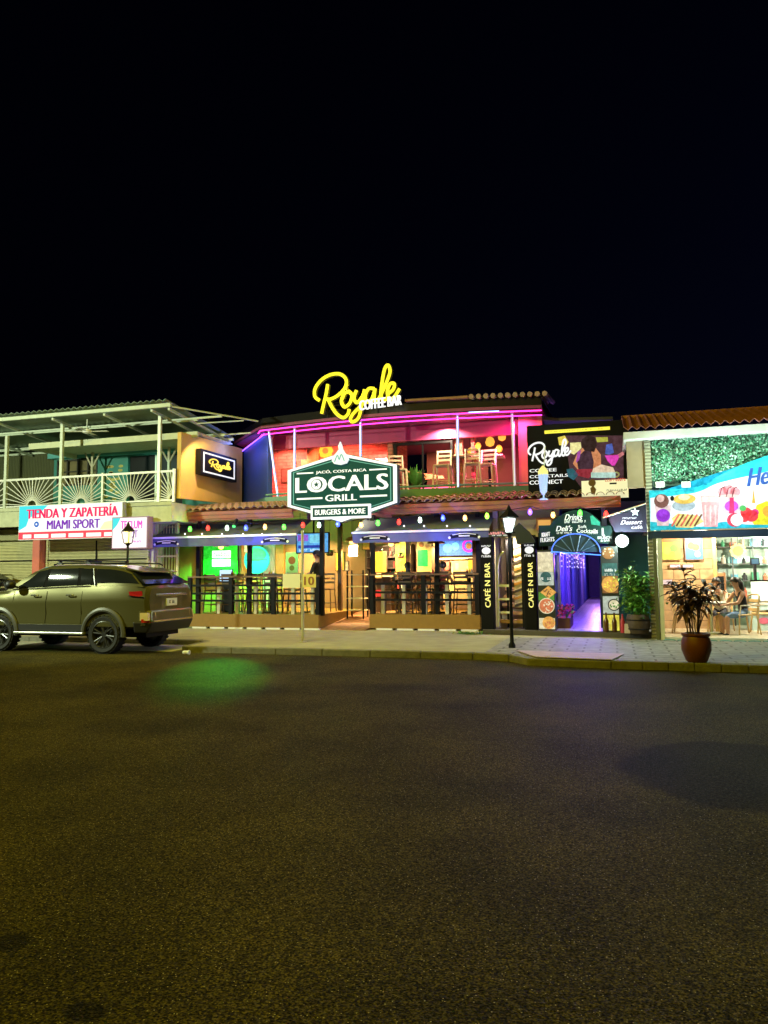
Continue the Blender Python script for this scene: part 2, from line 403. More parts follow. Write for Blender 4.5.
mb.build('sidewalk_ramp', M('ramp_pink', (.50, .36, .40), .7, var=.3, scale=5, bump=.3), kind='structure', bevel=.008)
# ================================================================ SHOE SHOP (left building)
OLIVE = stripes('shutter_steel', (.80, .74, .40), (.60, .55, .28), 'Z', 42, .5, .8, 0)
SHOPW = M('shop_wall_cream', (.55, .52, .33), .7, var=.25, bump=.15)
TEAL = M('teal_wall', (.04, .20, .17), .7, var=.4, scale=2.5, bump=.15)
shop = thing('shoe_shop_building', 'two storey shop with cream roller shutters and white sunburst balcony railings', 'shop', (-15, 18.6, .12))
WALLZ = .121
mb = MB(); mb.box(-24, -12.75, 18.62, 19.0, WALLZ, 3.15); mb.build('ground_floor_wall', SHOPW, shop)
mb = MB(); mb.box(-24, -11.62, 17.7, 24, 3.16, 3.66); mb.box(-24, -11.6, 17.66, 17.70, 3.58, 3.68); mb.box(-24, -11.6, 17.67, 17.70, 3.12, 3.22)
mb.build('balcony_slab', M('slab_cream', (.46, .47, .33), .7, var=.3), shop)
for a, b in ((-23.9, -20.4), (-20.1, -16.92), (-16.5, -12.95)):
    mb = MB(); z = .13
    while z < 2.72:
        mb.box(a, b, 18.555 + (.012 if int(z * 100) % 2 else 0), 18.6, z, z + .092); z += .1
    mb.box(a - .04, a + .03, 18.53, 18.61, .125, 2.76); mb.box(b - .03, b + .04, 18.53, 18.61, .125, 2.76)
    sh = mb.build('roller_shutter', OLIVE, shop)
    mb = MB(); mb.box(a - .05, b + .05, 18.45, 18.6, 2.77, 3.1); mb.build('shutter_box', M('shutter_box_paint', (.30, .28, .14), .6), sh)
    mb = MB(); mb.box((a + b) / 2 - .02, (a + b) / 2 + .02, 18.53, 18.55, .4, 2.7); mb.box(a, b, 18.53, 18.552, 2.12, 2.15); mb.build('lock_bar', BLACK, sh)
mb = MB(); mb.box(-16.84, -16.58, 18.3, 18.62, WALLZ, 3.14); mb.build('pillar', M('coral_paint', (.62, .16, .12), .6), shop)
# upper storey
UY = 20.8
mb = MB(); mb.box(-24, -18.35, UY, UY + .2, 3.67, 6.0); mb.build('upper_wall', stripes('olive_cladding', (.09, .10, .03), (.05, .055, .018), 'X', 30, .7, .6), shop, label='olive ribbed upper wall')
mb = MB(); WX0, WX1 = -18.2, -16.55
for x0, x1, z0, z1 in ((-18.34, WX0, 3.67, 6.0), (WX1, -15.35, 3.67, 6.0), (WX0, WX1, 3.67, 4.75), (WX0, WX1, 5.62, 6.0), (-15.35, -13.25, 5.62, 6.0), (-13.25, -11.7, 3.67, 6.0)):
    mb.box(x0, x1, UY, UY + .2, z0, z1)
mb.build('upper_wall', TEAL, shop, label='teal upper wall with painted leaves')
mb = MB()                                       # painted branch on the teal wall
for x0, z0, sx, sz in ((-16.15, 4.3, .25, 1.0), (-15.75, 4.2, -.3, 1.1), (-15.9, 4.6, .35, .7)):
    for j in range(6):
        a = j / 5; cx, cz = x0 + sx * a, z0 + sz * a
        mb.disc(cx + random.uniform(-.12, .12), cz, .10, UY - .006, UY - .002, 7, .05)
mb.build('mural', M('mural_paint', (.42, .36, .10), .7, var=.6), shop)
win = MB(); win.box(WX0, WX1, UY + .08, UY + .1, 4.75, 5.62)
wo = win.build('window', M('window_curtain', (.16, .13, .05), .5, var=.5, scale=4), shop)
mb = MB(); 
for x in (WX0, -17.8, -17.38, -16.96, WX1 - .05): mb.box(x, x + .05, UY - .02, UY + .07, 4.75, 5.62)
mb.box(WX0, WX1, UY - .02, UY + .07, 4.72, 4.78); mb.box(WX0, WX1, UY - .02, UY + .07, 5.58, 5.64); mb.box(WX0, WX1, UY, UY + .07, 5.2, 5.23)
mb.build('window_frame', M('frame_dark', (.03, .028, .02), .5), wo)
mb = MB(); mb.box(-15.34, -13.26, UY + .1, UY + .14, 3.67, 5.62); dd = mb.build('door', BLACK, shop)
mb = MB(); mb.box(-14.33, -14.27, UY + .04, UY + .1, 3.67, 5.62); mb.box(-14.22, -14.18, UY + .02, UY + .1, 4.6, 4.75); mb.build('door_handle', STEEL, dd)
mb = MB(); mb.box(-18.4, -11.7, UY - .25, UY - .002, 5.66, 5.84); mb.build('lintel', M('lintel_teal', (.10, .36, .36), .6), shop)
# inner ledge with its hangers
mb = MB(); mb.box(-17.25, -11.3, 18.45, 18.53, 5.58, 5.76); mb.box(-17.25, -11.3, 18.535, 20.5, 5.72, 5.75); mb.box(-17.25, -17.15, 18.53, 20.5, 5.58, 5.72)
mb.build('ledge', M('ledge_cream', (.54, .56, .40), .6, var=.2), shop)
# roof of corrugated sheets, sloping down to the back, on steel beams and posts
RZ = lambda y: 6.36 - (y - 17.2) * .10
mb = MB(); x = -24.0; pts = []
while x < -11.45: pts.append((x, .028 * (1 if int(round(x * 10)) % 2 else -1))); x += .1
vs = []; fs = []
for i, (x, dz) in enumerate(pts):
    for y in (17.15, 19.0, 20.9): vs.append((x, y, RZ(y) + dz + .03))
for i in range(len(pts) - 1):
    for j in range(2): fs.append((i * 3 + j, i * 3 + j + 1, i * 3 + j + 4, i * 3 + j + 3))
mb.add(vs, fs)
ro = mb.build('roof', M('roof_zinc', (.24, .30, .24), .45, .4, var=.35, scale=2), shop)
so_ = ro.modifiers.new('solid', 'SOLIDIFY'); so_.thickness = .012
mb = MB(); mb.box(-24, -11.4, 17.22, 17.30, RZ(17.25) - .13, RZ(17.25) - .03)
for y in (18.6, 20.2, 20.72): mb.box(-24, -11.4, y, y + .06, RZ(y) - .12, RZ(y) - .03)
for x in (-22, -19.2, -17.3, -15.37, -13.6, -12.05, -11.5): mb.hexa([(x - .03, 17.31, RZ(17.3) - .2), (x + .03, 17.31, RZ(17.3) - .2), (x + .03, 20.7, RZ(20.7) - .2), (x - .03, 20.7, RZ(20.7) - .2)], [(x - .03, 17.31, RZ(17.3) - .135), (x + .03, 17.31, RZ(17.3) - .135), (x + .03, 20.7, RZ(20.7) - .135), (x - .03, 20.7, RZ(20.7) - .135)])
mb.box(-20, -10.3, 18.05, 18.10, 6.02, 6.07)
mb.build('roof_beam', M('beam_cream', (.52, .58, .46), .5), shop)
mb = MB(); mb.bar((-11.4, 17.3, 6.24), (-9.6, 18.9, 6.02), .025, 6); mb.bar((-11.4, 18.6, 6.02), (-9.9, 18.6, 6.0), .02, 6); mb.bar((-11.4, 20.2, 5.98), (-10.2, 19.6, 5.85), .025, 6)
mb.build('roof_beam', M('beam_pale', (.55, .58, .5), .5), shop)
PX = [-21.2, -19.35, -17.45, -15.45, -13.97, -12.1, -11.6]
for x in (-19.35, -17.45, -15.43, -12.1):
    mb = MB(); mb.box(x - .045, x + .045, 17.76, 17.84, 3.67, RZ(17.8) - .13 if x > -17 else 5.9); mb.build('post', STEEL, shop)
for x in (-13.97, -11.62):
    mb = MB(); mb.box(x - .03, x + .03, 17.77, 17.83, 3.67, 4.6); mb.build('post', STEEL, shop)
for x in (-16.3, -13.4):
    mb = MB(); mb.box(x - .035, x + .035, 20.2, 20.27, 3.67, 5.72); mb.bar((x, 20.23, 5.2), (x - .3, 20.23, 5.7), .03, 6); mb.bar((x, 20.23, 5.2), (x + .3, 20.23, 5.7), .03, 6)
    mb.build('bracket_post', M('bracket_cream', (.5, .47, .33), .6), shop)
for a, b in zip(PX[:-1], PX[1:]):
    mb = MB(); c = (a + b) / 2; z0, z1 = 3.74, 4.55; y = 17.8
    if b > -11.7: c = b
    mb.box(a, b, y - .025, y + .025, z1 - .04, z1 + .02); mb.box(a, b, y - .02, y + .02, z0 - .03, z0 + .01)
    n = 19; r0 = .17
    for i in range(n):
        t = math.pi * (i + .5) / n; dx, dz = math.cos(t), math.sin(t)
        lim = min(abs(((b if dx > 0 else a) - c) / dx) if abs(dx) > 1e-6 else 99, (z1 - z0 - .02) / dz)
        if lim > r0 + .03: mb.bar((c + dx * r0, y, z0 + dz * r0), (c + dx * lim, y, z0 + dz * lim), .0135, 5)
    mb.tube([(c + r0 * math.cos(math.pi * i / 12), y, z0 + r0 * math.sin(math.pi * i / 12)) for i in range(13) if a <= c + r0 * math.cos(math.pi * i / 12) <= b + .01], .018, 6)
    mb.build('balcony_railing', M('railing_white', (.72, .72, .68), .5, .1), shop)
# side wall that carries the small lit sign
mb = MB(); A, B = Vector((-11.46, 17.88, 0)), Vector((-11.62, 21.75, 0)); nrm = Vector((.12, 0, 0))
mb.hexa([(A.x - .12, A.y, 3.78), (A.x, A.y, 3.78), (B.x, B.y, 3.92), (B.x - .12, B.y, 3.92)], [(A.x - .12, A.y, 5.64), (A.x, A.y, 5.64), (B.x, B.y, 5.80), (B.x - .12, B.y, 5.80)])
mb.build('side_panel', M('tan_stucco', (.74, .47, .13), .75, var=.12, scale=3, bump=.1), shop, label='tan rendered wall panel at the balcony end')
lamp('wash_light', (-10.7, 18.15, 5.55), (1, .78, .42), 60, .08)
lamp('upper_teal_light', (-14.3, 19.6, 5.4), (.45, 1, .75), 14, .08)

fan = thing('ceiling_fan', 'pale ceiling fan under the balcony roof of the shoe shop', 'fan', tuple(at(87, 431, 17.95)))
fp = loc_of(fan)
mb = MB(); mb.bar((fp.x, fp.y, fp.z), (fp.x, fp.y, RZ(17.95) - .04), .02); mb.build('rod', STEEL, fan)
mb = MB(); mb.lathe([(.05, -.08), (.13, -.05), (.13, .03), (.05, .06)], fp, 14); mb.build('motor', WHITE, fan, smooth=True)
for k in range(4):
    a = k * math.pi / 2 + .3; c, s_ = math.cos(a), math.sin(a)
    mb = MB(); q = lambda r, t: (fp.x + c * r - s_ * t, fp.y + s_ * r + c * t)
    p = [q(.13, -.04), q(.62, -.075), q(.62, .075), q(.13, .04)]; mb.slab(p, fp.z - .02, fp.z - .008); mb.build('blade', WHITE, fan)

# ---------------- signs on the shoe shop
def sign(name, label, cat, x0, x1, y0, y1, z0, z1, facem, framem=BLACK, fr=.04):
    t = thing(name, label, cat, ((x0 + x1) / 2, y1, z0))
    mb = MB(); mb.box(x0, x1, y0, y1, z0, z1); mb.build('cabinet', framem, t)
    mb = MB(); mb.box(x0 + fr, x1 - fr, y0 - .008, y0 - .002, z0 + fr, z1 - fr); mb.build('face', facem, t)
    return t
LITW = E('lit_white', (.93, .93, .95), .82)
t = sign('shop_sign', 'white lit shop sign reading TIENDA Y ZAPATERÍA MIAMI SPORT', 'sign', -16.58, -13.02, 17.45, 17.62, 2.7, 3.7, LITW, M('sign_alu', (.6, .6, .6), .4), .015)
y = 17.436
mb = MB(); mb.prism([(-16.56, 3.69), (-15.55, 3.69), (-15.85, 3.45), (-16.2, 3.35), (-16.3, 3.1), (-16.56, 2.98)], y, y + .004); mb.build('corner_patch', E('lit_cyan', (.05, .62, .78), .8), t)
mb = MB(); mb.prism([(-13.04, 3.3), (-13.04, 2.95), (-13.75, 2.95), (-13.6, 3.15), (-13.25, 3.2)], y, y + .004); mb.build('corner_patch', E('lit_cream', (.95, .82, .5), .8), t, label='cream corner patch')
mb = MB(); mb.box(-16.56, -13.04, y, y + .004, 2.72, 2.93); mb.build('strip', E('lit_red', (.85, .06, .1), .8), t)
mb = MB(); mb.text('TIENDA Y ZAPATERÍA', -16.28, -13.16, 3.32, 3.66, y - .002, .05); mb.build('lettering', E('lit_crimson', (.80, .01, .12), .75), t)
mb = MB(); mb.text('MIAMI SPORT', -15.55, -13.75, 2.99, 3.25, y - .006, .05); mb.build('lettering', E('lit_violet', (.18, .02, .45), .8), t)
mb = MB(); mb.disc(-15.93, 3.15, .085, y - .004, y); mb.build('emblem', E('lit_blue', (.02, .12, .55), .8), t)
mb = MB(); mb.disc(-15.93, 3.15, .03, y - .007, y - .004); mb.scribble(-16.1, -15.76, 3.0, 3.035, y - .004, 7); mb.build('emblem_mark', LITW, t)
mb = MB()
for a, b in ((-16.4, -16.1), (-16.0, -15.5), (-15.4, -14.9), (-14.8, -14.3), (-14.2, -13.7), (-13.6, -13.15)): mb.box(a, b, y - .004, y - .001, 2.75, 2.86)
mb.build('text_block', LITW, t)
t = sign('lightbox_sign', 'square pink edged lightbox reading TECLUM behind the lantern', 'sign', -13.28, -12.13, 17.35, 17.6, 2.38, 3.26, E('lit_lilac', (.92, .80, .95), .9), M('lightbox_edge', (.25, .12, .3), .5), .03)
mb = MB(); mb.text('TECLUM', -12.98, -12.3, 2.93, 3.15, 17.337, .03); mb.build('lettering', E('lit_magenta', (.75, .02, .55), .9), t)
mb = MB(); mb.text('UT', -12.66, -12.44, 2.68, 2.88, 17.337, .03); mb.build('lettering', MATS['lit_violet'], t)
mb = MB(); mb.prism([(-13.25, 3.23), (-13.0, 3.23), (-13.1, 3.05), (-13.25, 2.9)], 17.336, 17.34); mb.build('corner_patch', MATS['lit_cyan'], t)
mb = MB(); mb.scribble(-12.75, -12.3, 2.55, 2.60, 17.34, 9); mb.build('small_text', MATS['lit_magenta'], t)
# lit sign on the side panel
t = thing('lit_wall_sign', 'black lit box with a gold script Royale on the tan side wall', 'sign', tuple(atx(214, 466, -11.4)))
c = [atx(197, 451, -11.42), atx(233, 457, -11.42), atx(233, 482, -11.42), atx(197, 475, -11.42)]
y0, y1 = c[0].y, c[1].y; za, zb = (c[3].z + c[2].z) / 2, (c[0].z + c[1].z) / 2
def ywall(mb, x, a0, a1, b0, b1, th): mb.box(x, x + th, y0 + (y1 - y0) * a0, y0 + (y1 - y0) * a1, za + (zb - za) * b0, za + (zb - za) * b1)
mb = MB(); ywall(mb, -11.45, 0, 1, 0, 1, .16); mb.build('cabinet', BLACK, t)
mb = MB()
for q in ((.06, .94, .1, .16), (.06, .94, .84, .9), (.06, .09, .16, .84), (.91, .94, .16, .84)): ywall(mb, -11.288, *q, .008)
mb.build('border', E('lit_border', (.9, .9, .95), .9), t)
mb = MB(); src = MB(); script(src, 0, 0, 1, 0, .035)
mb.add([(-11.27, y0 + (y1 - y0) * (.2 + .62 * v[0]), za + (zb - za) * (.28 + .78 * v[2])) for v in src.v], src.f)
mb.build('lettering', E('lit_gold', (1, .72, .12), 1.1), t)
# lantern behind the parked car
def lantern(label, x, y, htop, col, watt, est):
    t = thing('street_lantern', label, 'street lamp', (x, y, .12))
    z = htop
    mb = MB(); mb.lathe([(.07, .12), (.07, .18), (.04, .24), (.033, .5), (.03, z - .45), (.06, z - .42), (.05, z - .38)], (x, y, 0), 12); mb.build('post', BLACK, t, smooth=True)
    mb = MB()
    for k in range(4):
        a = k * math.pi / 2 + math.pi / 4
        mb.bar((x + .10 * math.cos(a), y + .10 * math.sin(a), z - .38), (x + .16 * math.cos(a), y + .16 * math.sin(a), z - .08), .012, 5)
    mb.lathe([(.2, -.08), (.19, -.05), (.06, .07), (.03, .14), (.008, .18)], (x, y, z), 4); mb.lathe([(.12, -.40), (.12, -.375)], (x, y, z), 4)
    mb.build('lantern_cage', BLACK, t)
    mb = MB(); mb.lathe([(.07, -.37), (.125, -.10)], (x, y, z), 4); mb.build('lantern_glass', E('lantern_glow_%d' % int(watt), col, est), t)
    lamp('lantern_light', (x, y - .25, z - .25), col, watt, .06, t)
    return t
lantern('black street lantern glowing yellow behind the parked suv', -11.98, 16.3, 2.86, (1, .78, .22), 28, 2.2)
# ================================================================ RESTAURANT
REDB = M('red_brown_fascia', (.24, .075, .055), .55, var=.25, scale=5)
TILE = M('barrel_tile', (.34, .22, .15), .75, var=.45, scale=5, bump=.3)
rest = thing('restaurant_building', 'two storey restaurant with tiled porch roof and magenta neon upper lounge', 'restaurant', (-6.5, 20, .12))
# ground floor shell
mb = MB(); mb.box(-15.6, -3.0, 23.0, 23.2, .13, 3.6)
mb.build('back_wall', M('terrace_wall', (.26, .15, .07), .7, var=.4, scale=2), rest)
mb = MB(); mb.box(-15.8, -15.6, 19.05, 23.2, .13, 3.15); mb.build('side_wall', M('side_wall_green', (.25, .30, .10), .7), rest)
mb = MB(); mb.box(-3.0, -2.86, 19.3, 23.2, .13, 3.6); mb.build('side_wall', M('side_wall_tan', (.42, .34, .22), .7), rest, label='tan wall between terrace and stairs')
mb = MB(); mb.box(-12.3, -2.2, 20.15, 27, 3.60, 3.68); mb.box(-15.8, -12.3, 19.05, 27, 3.05, 3.10); mb.build('terrace_ceiling', M('terrace_ceiling', (.30, .24, .15), .7), rest)
# decks and ramp
def deck(x0, x1, y0, z):
    mb = MB(); mb.box(x0, x1, y0, y0 + .05, .17, z); mb.box(x0, x0 + .05, y0 + .05, 22.98, .17, z); mb.box(x1 - .05, x1, y0 + .05, 22.98, .17, z); mb.box(x0 + .05, x1 - .05, y0 + .05, 22.98, z - .05, z - .002)
    d = mb.build('deck', WOODB, rest)
    mb = MB(); x = x0 + .2
    while x < x1: mb.box(x, x + .45, y0 - .02, y0 + .1, .121, .166); x += .58
    mb.build('deck_footing', WHITE, d); return d
deck(-11.85, -7.75, 18.9, .53); deck(-6.40, -3.38, 19.25, .54)
mb = MB(); mb.hexa([(-7.73, 18.95, .10), (-6.42, 18.95, .10), (-6.42, 22.98, .10), (-7.73, 22.98, .10)], [(-7.73, 18.95, .14), (-6.42, 18.95, .14), (-6.42, 22.98, .54), (-7.73, 22.98, .54)])
mb.build('ramp', bricks('ramp_tiles', (.40, .19, .08), (.34, .15, .07), (.2, .14, .08), .3, .3, .012, .5), rest)
# posts of the porch
for x, y in ((-11.6, 19.0), (-9.95, 19.0), (-7.72, 19.0), (-6.34, 19.3), (-4.55, 19.4), (-3.42, 19.35)):
    mb = MB(); mb.box(x - .055, x + .055, y + .05, y + .16, .5, 3.25); mb.build('porch_post', BLACK, rest)
for x, y in ((-8.0, 21.2), (-5.9, 21.4), (-5.1, 21.4), (-3.9, 21.5)):
    mb = MB(); mb.box(x - .06, x + .06, y, y + .12, .54, 3.6); mb.build('inner_post', WOODD, rest)
# rails
def rail(x0, x1, y, zb, ztop):
    mb = MB(); mb.box(x0, x1, y - .05, y + .06, ztop - .045, ztop); r = mb.build('railing', M('rail_wood', (.16, .09, .04), .5), rest)
    mb = MB()
    for z in (ztop - .27, ztop - .50, ztop - .70): mb.box(x0 + .02, x1 - .02, y - .02, y + .02, z - .03, z + .03)
    n = max(2, round((x1 - x0) / 1.4))
    for i in range(n + 1):
        x = x0 + .05 + (x1 - x0 - .1) * i / n; mb.box(x - .055, x + .055, y - .045, y + .045, zb, ztop - .046)
    mb.build('railing_frame', BLACK, r)
    k = round((x1 - x0) / .62)
    for i in range(k):
        x = x0 + (x1 - x0) * (i + .5) / k; mb = MB(); mb.box(x - .045, x + .045, y + .18, y + .26, zb, ztop - .3)
        mb.build('baluster', M('baluster_cream', (.60, .56, .42), .6), r)
rail(-11.85, -7.75, 18.98, .53, 1.61); rail(-6.40, -3.40, 19.33, .54, 1.63)
# lower tiled roof
def porch_roof(x0, x1, yf, yb):
    mb = MB(); mb.box(x0, x1, yf, yf + .05, 3.23, 3.33); mb.box(x0, x1, yf - .035, yf + .05, 3.335, 3.43); mb.box(x0, x1, yf + .051, yf + .12, 3.18, 3.25)
    mb.hexa([(x0, yf + .05, 3.36), (x1, yf + .05, 3.36), (x1, yb, 3.66), (x0, yb, 3.66)], [(x0, yf + .05, 3.43), (x1, yf + .05, 3.43), (x1, yb, 3.74), (x0, yb, 3.74)])
    f = mb.build('porch_fascia', REDB, rest)
    mb = MB(); x = x0 + .11; sl = (3.76 - 3.45) / (yb - yf)
    while x < x1:
        rows = 4; L = (yb - yf + .12) / rows
        for k in range(rows):
            ya = yf - .10 + k * L; za = 3.45 + sl * (ya - yf); yb_ = ya + L * 1.12; zb_ = za + sl * L * 1.12 - .0
            vs = []
            for (yy, zz, rr) in ((ya, za + .035, .105), (yb_, zb_ + .01, .085)):
                for j in range(7):
                    a = math.pi * j / 6; vs.append((x + rr * math.cos(a), yy, zz + rr * .75 * math.sin(a)))
            for (yy, zz, rr) in ((ya, za + .035, .088), (yb_, zb_ + .01, .07)):
                for j in range(7):
                    a = math.pi * j / 6; vs.append((x + rr * math.cos(a), yy, zz + rr * .75 * math.sin(a)))
            fs = [(j, j + 1, 7 + j + 1, 7 + j) for j in range(6)] + [(14 + j + 1, 14 + j, 21 + j, 21 + j + 1) for j in range(6)] + [(j + 1, j, 14 + j, 14 + j + 1) for j in range(6)]
            mb.add(vs, fs)
        x += .225 + random.uniform(-.008, .008)
    mb.build('porch_tiles', TILE, rest, smooth=True)
porch_roof(-12.05, -8.35, 18.5, 20.1); porch_roof(-5.75, .2, 18.5, 20.0); porch_roof(-8.3, -5.8, 19.4, 20.1)
# upper floor -----------------------------------------------------------------
def bow(x): return 20.0 - .45 * math.sin(math.pi * min(1, max(0, (x + 9.9) / 8.2)))
XS = [-9.9 + 8.2 * i / 16 for i in range(17)]
FL = [(x, bow(x)) for x in XS]
mb = MB(); mb.slab(FL + [(-1.7, 27), (-11.7, 27), (-11.7, 22)], 3.70, 3.95); mb.build('upper_slab', M('slab_teal', (.08, .20, .18), .6), rest)
mb = MB(); mb.hexa([(-9.9, 20.16, 3.95), (-11.7, 22.0, 3.95), (-11.6, 22.1, 3.95), (-9.8, 20.26, 3.95)], [(-9.9, 20.16, 5.95), (-11.7, 22.0, 5.80), (-11.6, 22.1, 5.80), (-9.8, 20.26, 5.95)])
mb.build('blue_wall', M('blue_panel', (.03, .07, .30), .4, var=.15), rest)
CORAL = bricks('coral_wall', (.66, .24, .17), (.56, .18, .13), (.36, .12, .09), .34, .11, .012, .65, rot=(R(90), 0, 0))
mb = MB(); mb.box(-11.75, -6.35, 22.6, 22.8, 3.96, 6.0)
mb.build('lounge_wall', CORAL, rest)
mb = MB(); mb.box(-2.4, -1.75, 20.3, 20.5, 3.96, 5.9); mb.box(-1.95, -1.75, 20.5, 25.8, 3.96, 5.9); mb.build('lounge_wall', M('pink_wall', (.62, .16, .14), .65, var=.3, scale=4), rest, label='pink side wall of the upper lounge')
mb = MB(); mb.box(-6.3, -1.96, 25.6, 25.8, 3.96, 6.0); mb.build('lounge_wall', M('lounge_back', (.16, .07, .05), .7, var=.4, scale=2), rest, label='dark back wall of the upper lounge')
for q in ((-6.36, -6.2, 20.95, 22.6), (-4.35, -4.1, 21.0, 21.2), (-3.85, -3.75, 21.0, 21.2)):
    mb = MB(); mb.box(*q, 3.96, 5.95); mb.build('lounge_pillar', CORAL, rest)
mb = MB(); mb.box(-10.0, -1.95, 20.75, 20.9, 5.52, 5.95); mb.build('lounge_beam', M('red_beam', (.5, .05, .16), .5), rest)
# roof: curved fascia, sheet roof, tiles at the right end
RF = [(x, bow(x) - .35) for x in XS]
RL = [(-11.9, 21.7), (-10.2, 19.95)] + RF
mb = MB(); mb.slab(RL + [(-1.55, 26), (-11.9, 26)], 5.97, 6.05); mb.build('lounge_ceiling', M('lounge_ceiling', (.25, .05, .12), .6), rest)
mb = MB()
for (a, b) in zip(RL[:-1], RL[1:]):
    mb.add([(a[0], a[1], 5.95), (b[0], b[1], 5.95), (b[0], b[1] + .1, 6.30), (a[0], a[1] + .1, 6.30)], [(0, 1, 2, 3)])
    mb.add([(a[0], a[1] + .1, 6.30), (b[0], b[1] + .1, 6.30), (b[0], 26, 6.75), (a[0], 26, 6.75)], [(0, 1, 2, 3)])
o = mb.build('upper_roof', M('roof_dark_sheet', (.018, .016, .018), .45, .3, var=.4), rest); q = o.modifiers.new('solid', 'SOLIDIFY'); q.thickness = .03
mb = MB(); mb.slab([(-5.3, bow(-5.3) - .42), (-3.6, bow(-3.6) - .42), (-3.6, 21), (-5.3, 21)], 6.31, 6.37); mb.build('roof_sheet', M('rust_sheet', (.30, .14, .08), .6, var=.5), rest)
mb = MB(); x = -3.5
while x < -1.5:
    mb.tube([(x, bow(x) - .45, 6.33), (x, 22.5, 6.75)], .07, 8); x += .19
mb.build('roof_tiles', TILE, rest, smooth=True)
mb = MB(); mb.slab([(-1.7, 20.0), (-1.3, 20.3), (.1, 20.6), (.1, 21.2), (-1.7, 21.2)], 5.72, 5.80); mb.build('side_eave', M('roof_dark', (.05, .045, .05), .6), rest)
# neon tubes under the eave
MAG = E('neon_magenta', (1.0, .03, .50), 3.8)
for dz, dy, nm in ((5.90, -.36, MAG), (5.80, -.24, MAG)):
    mb = MB(); mb.tube([(x, y + dy - .0, dz) for x, y in [(-10.15, 20.35)] + FL], .015, 6); mb.build('neon_tube', nm, rest)
mb = MB(); mb.tube([(x, bow(x) - .30, 5.93) for x in (-3.6, -3.2, -2.8)], .03, 6); mb.build('neon_tube', E('neon_ice', (.35, .55, 1), 3), rest, label='ice blue neon tube')
mb = MB(); mb.bar((-10.1, 20.3, 5.93), (-11.75, 21.95, 5.75), .02, 6); mb.build('neon_tube', E('neon_violet', (.25, .08, 1), 3.0), rest, label='violet neon tube')
# slender columns with light strips
COLM = M('column_white', (.66, .66, .72), .45)
for i, (xt, xb) in enumerate(((-9.79, -9.49), (-8.88, -8.88), (-6.74, -6.74), (-3.96, -3.98), (-2.5, -2.47))):
    y = bow(xt) + .02; mb = MB(); mb.bar((xt, y, 5.96), (xb, y, 3.95), .045, 8); c = mb.build('column', COLM, rest)
    mb = MB(); mb.bar((xt + .01, y - .055, 5.9), (xb + .01, y - .055, 3.97), .012, 6); mb.build('light_strip', E('strip_ice', (.25, .45, 1), 4.0) if i < 4 else E('strip_white', (.8, .75, .9), 1.0), c)
# low glass front of the lounge
mb = MB(); mb.tube([(x, bow(x) + .02, 4.02) for x in XS], .03, 6); mb.build('sill_rail', M('sill_teal', (.09, .24, .2), .5), rest)
# dark window with what stands behind it
mb = MB(); mb.box(-6.15, -6.05, 20.85, 20.95, 3.97, 5.5); mb.box(-4.42, -4.36, 20.85, 20.95, 3.97, 5.5); mb.box(-6.05, -4.42, 20.85, 20.95, 5.42, 5.5); mb.box(-5.28, -5.24, 20.86, 20.94, 3.97, 5.42)
mb.build('window_frame', BLACK, rest)
mb = MB(); mb.hexa([(-7.6, 24.4, 5.25), (-5.6, 24.4, 4.85), (-5.6, 24.5, 4.85), (-7.6, 24.5, 5.25)], [(-7.6, 24.4, 5.36), (-5.6, 24.4, 4.96), (-5.6, 24.5, 4.96), (-7.6, 24.5, 5.36)])
mb.box(-7.6, -5.4, 24.3, 24.4, 4.83, 4.93); mb.build('roof_truss', M('truss_wood', (.6, .35, .2), .6), rest)
mb = MB(); mb.box(-7.0, -4.9, 24.2, 24.25, 4.48, 4.53); mb.build('neon_tube', E('neon_pink', (1, .10, .25), 2.0), rest, label='pink neon line at the back of the lounge')
# lounge lights (unseen warm and coloured lamps added for its walls and chairs)
lamp('added_lounge_red_light', (-8.3, 21.2, 5.6), (1, .13, .08), 75, .15)
lamp('added_lounge_red_light', (-10.2, 21.7, 5.6), (1, .22, .15), 40); lamp('added_lounge_side_light', (-2.3, 19.8, 5.7), (1, .06, .40), 8)
lamp('added_lounge_pink_light', (-6.9, 21.6, 5.3), (1, .30, .25), 45, .15)
lamp('added_lounge_side_light', (-2.9, 20.7, 5.4), (1, .10, .30), 34, .1)
lamp('added_lounge_back_light', (-5.3, 23.6, 5.5), (1, .42, .25), 30, .1)
lamp('added_blue_wall_light', (-11.1, 20.4, 5.5), (.12, .18, 1), 70, .1)
lamp('added_lounge_chair_light', (-4.5, 20.35, 5.7), (1, .75, .55), 16, .1)

# ---- Royale neon word on the roof
t = thing('neon_script_sign', 'big yellow glowing script Royale standing on the roof', 'sign', (-6.9, 19.1, 6.05))
mb = MB(); script(mb, -7.97, 5.83, 2.56, 19.08, .047, n=8); mb.build('neon_lettering', E('neon_yellow', (1.0, .86, .03), 1.25), t, smooth=True)
mb = MB(); script(mb, -7.97, 5.83, 2.56, 19.17, .064, n=8); mb.build('letter_back', M('letter_can', (.10, .09, .03), .5), t, smooth=True)
mb = MB(); mb.text('COFFEE BAR', -6.56, -5.36, 6.12, 6.40, 19.0, .06, slope=.07); mb.build('small_lettering', E('lit_small', (.95, .95, 1), 1.1), t)
mb = MB()
for x in (-7.6, -6.9, -6.1): mb.bar((x, 19.25, 6.06), (x, 19.25, 6.5), .025, 6)
mb.bar((-7.7, 19.25, 6.45), (-5.4, 19.25, 6.5), .02, 6); mb.box(-7.75, -5.4, 19.2, 19.7, 6.36, 6.39); mb.build('support_frame', DARKM, t)
lamp('neon_word_light', (-6.9, 18.8, 6.7), (1, .85, .1), 9, .25, t)

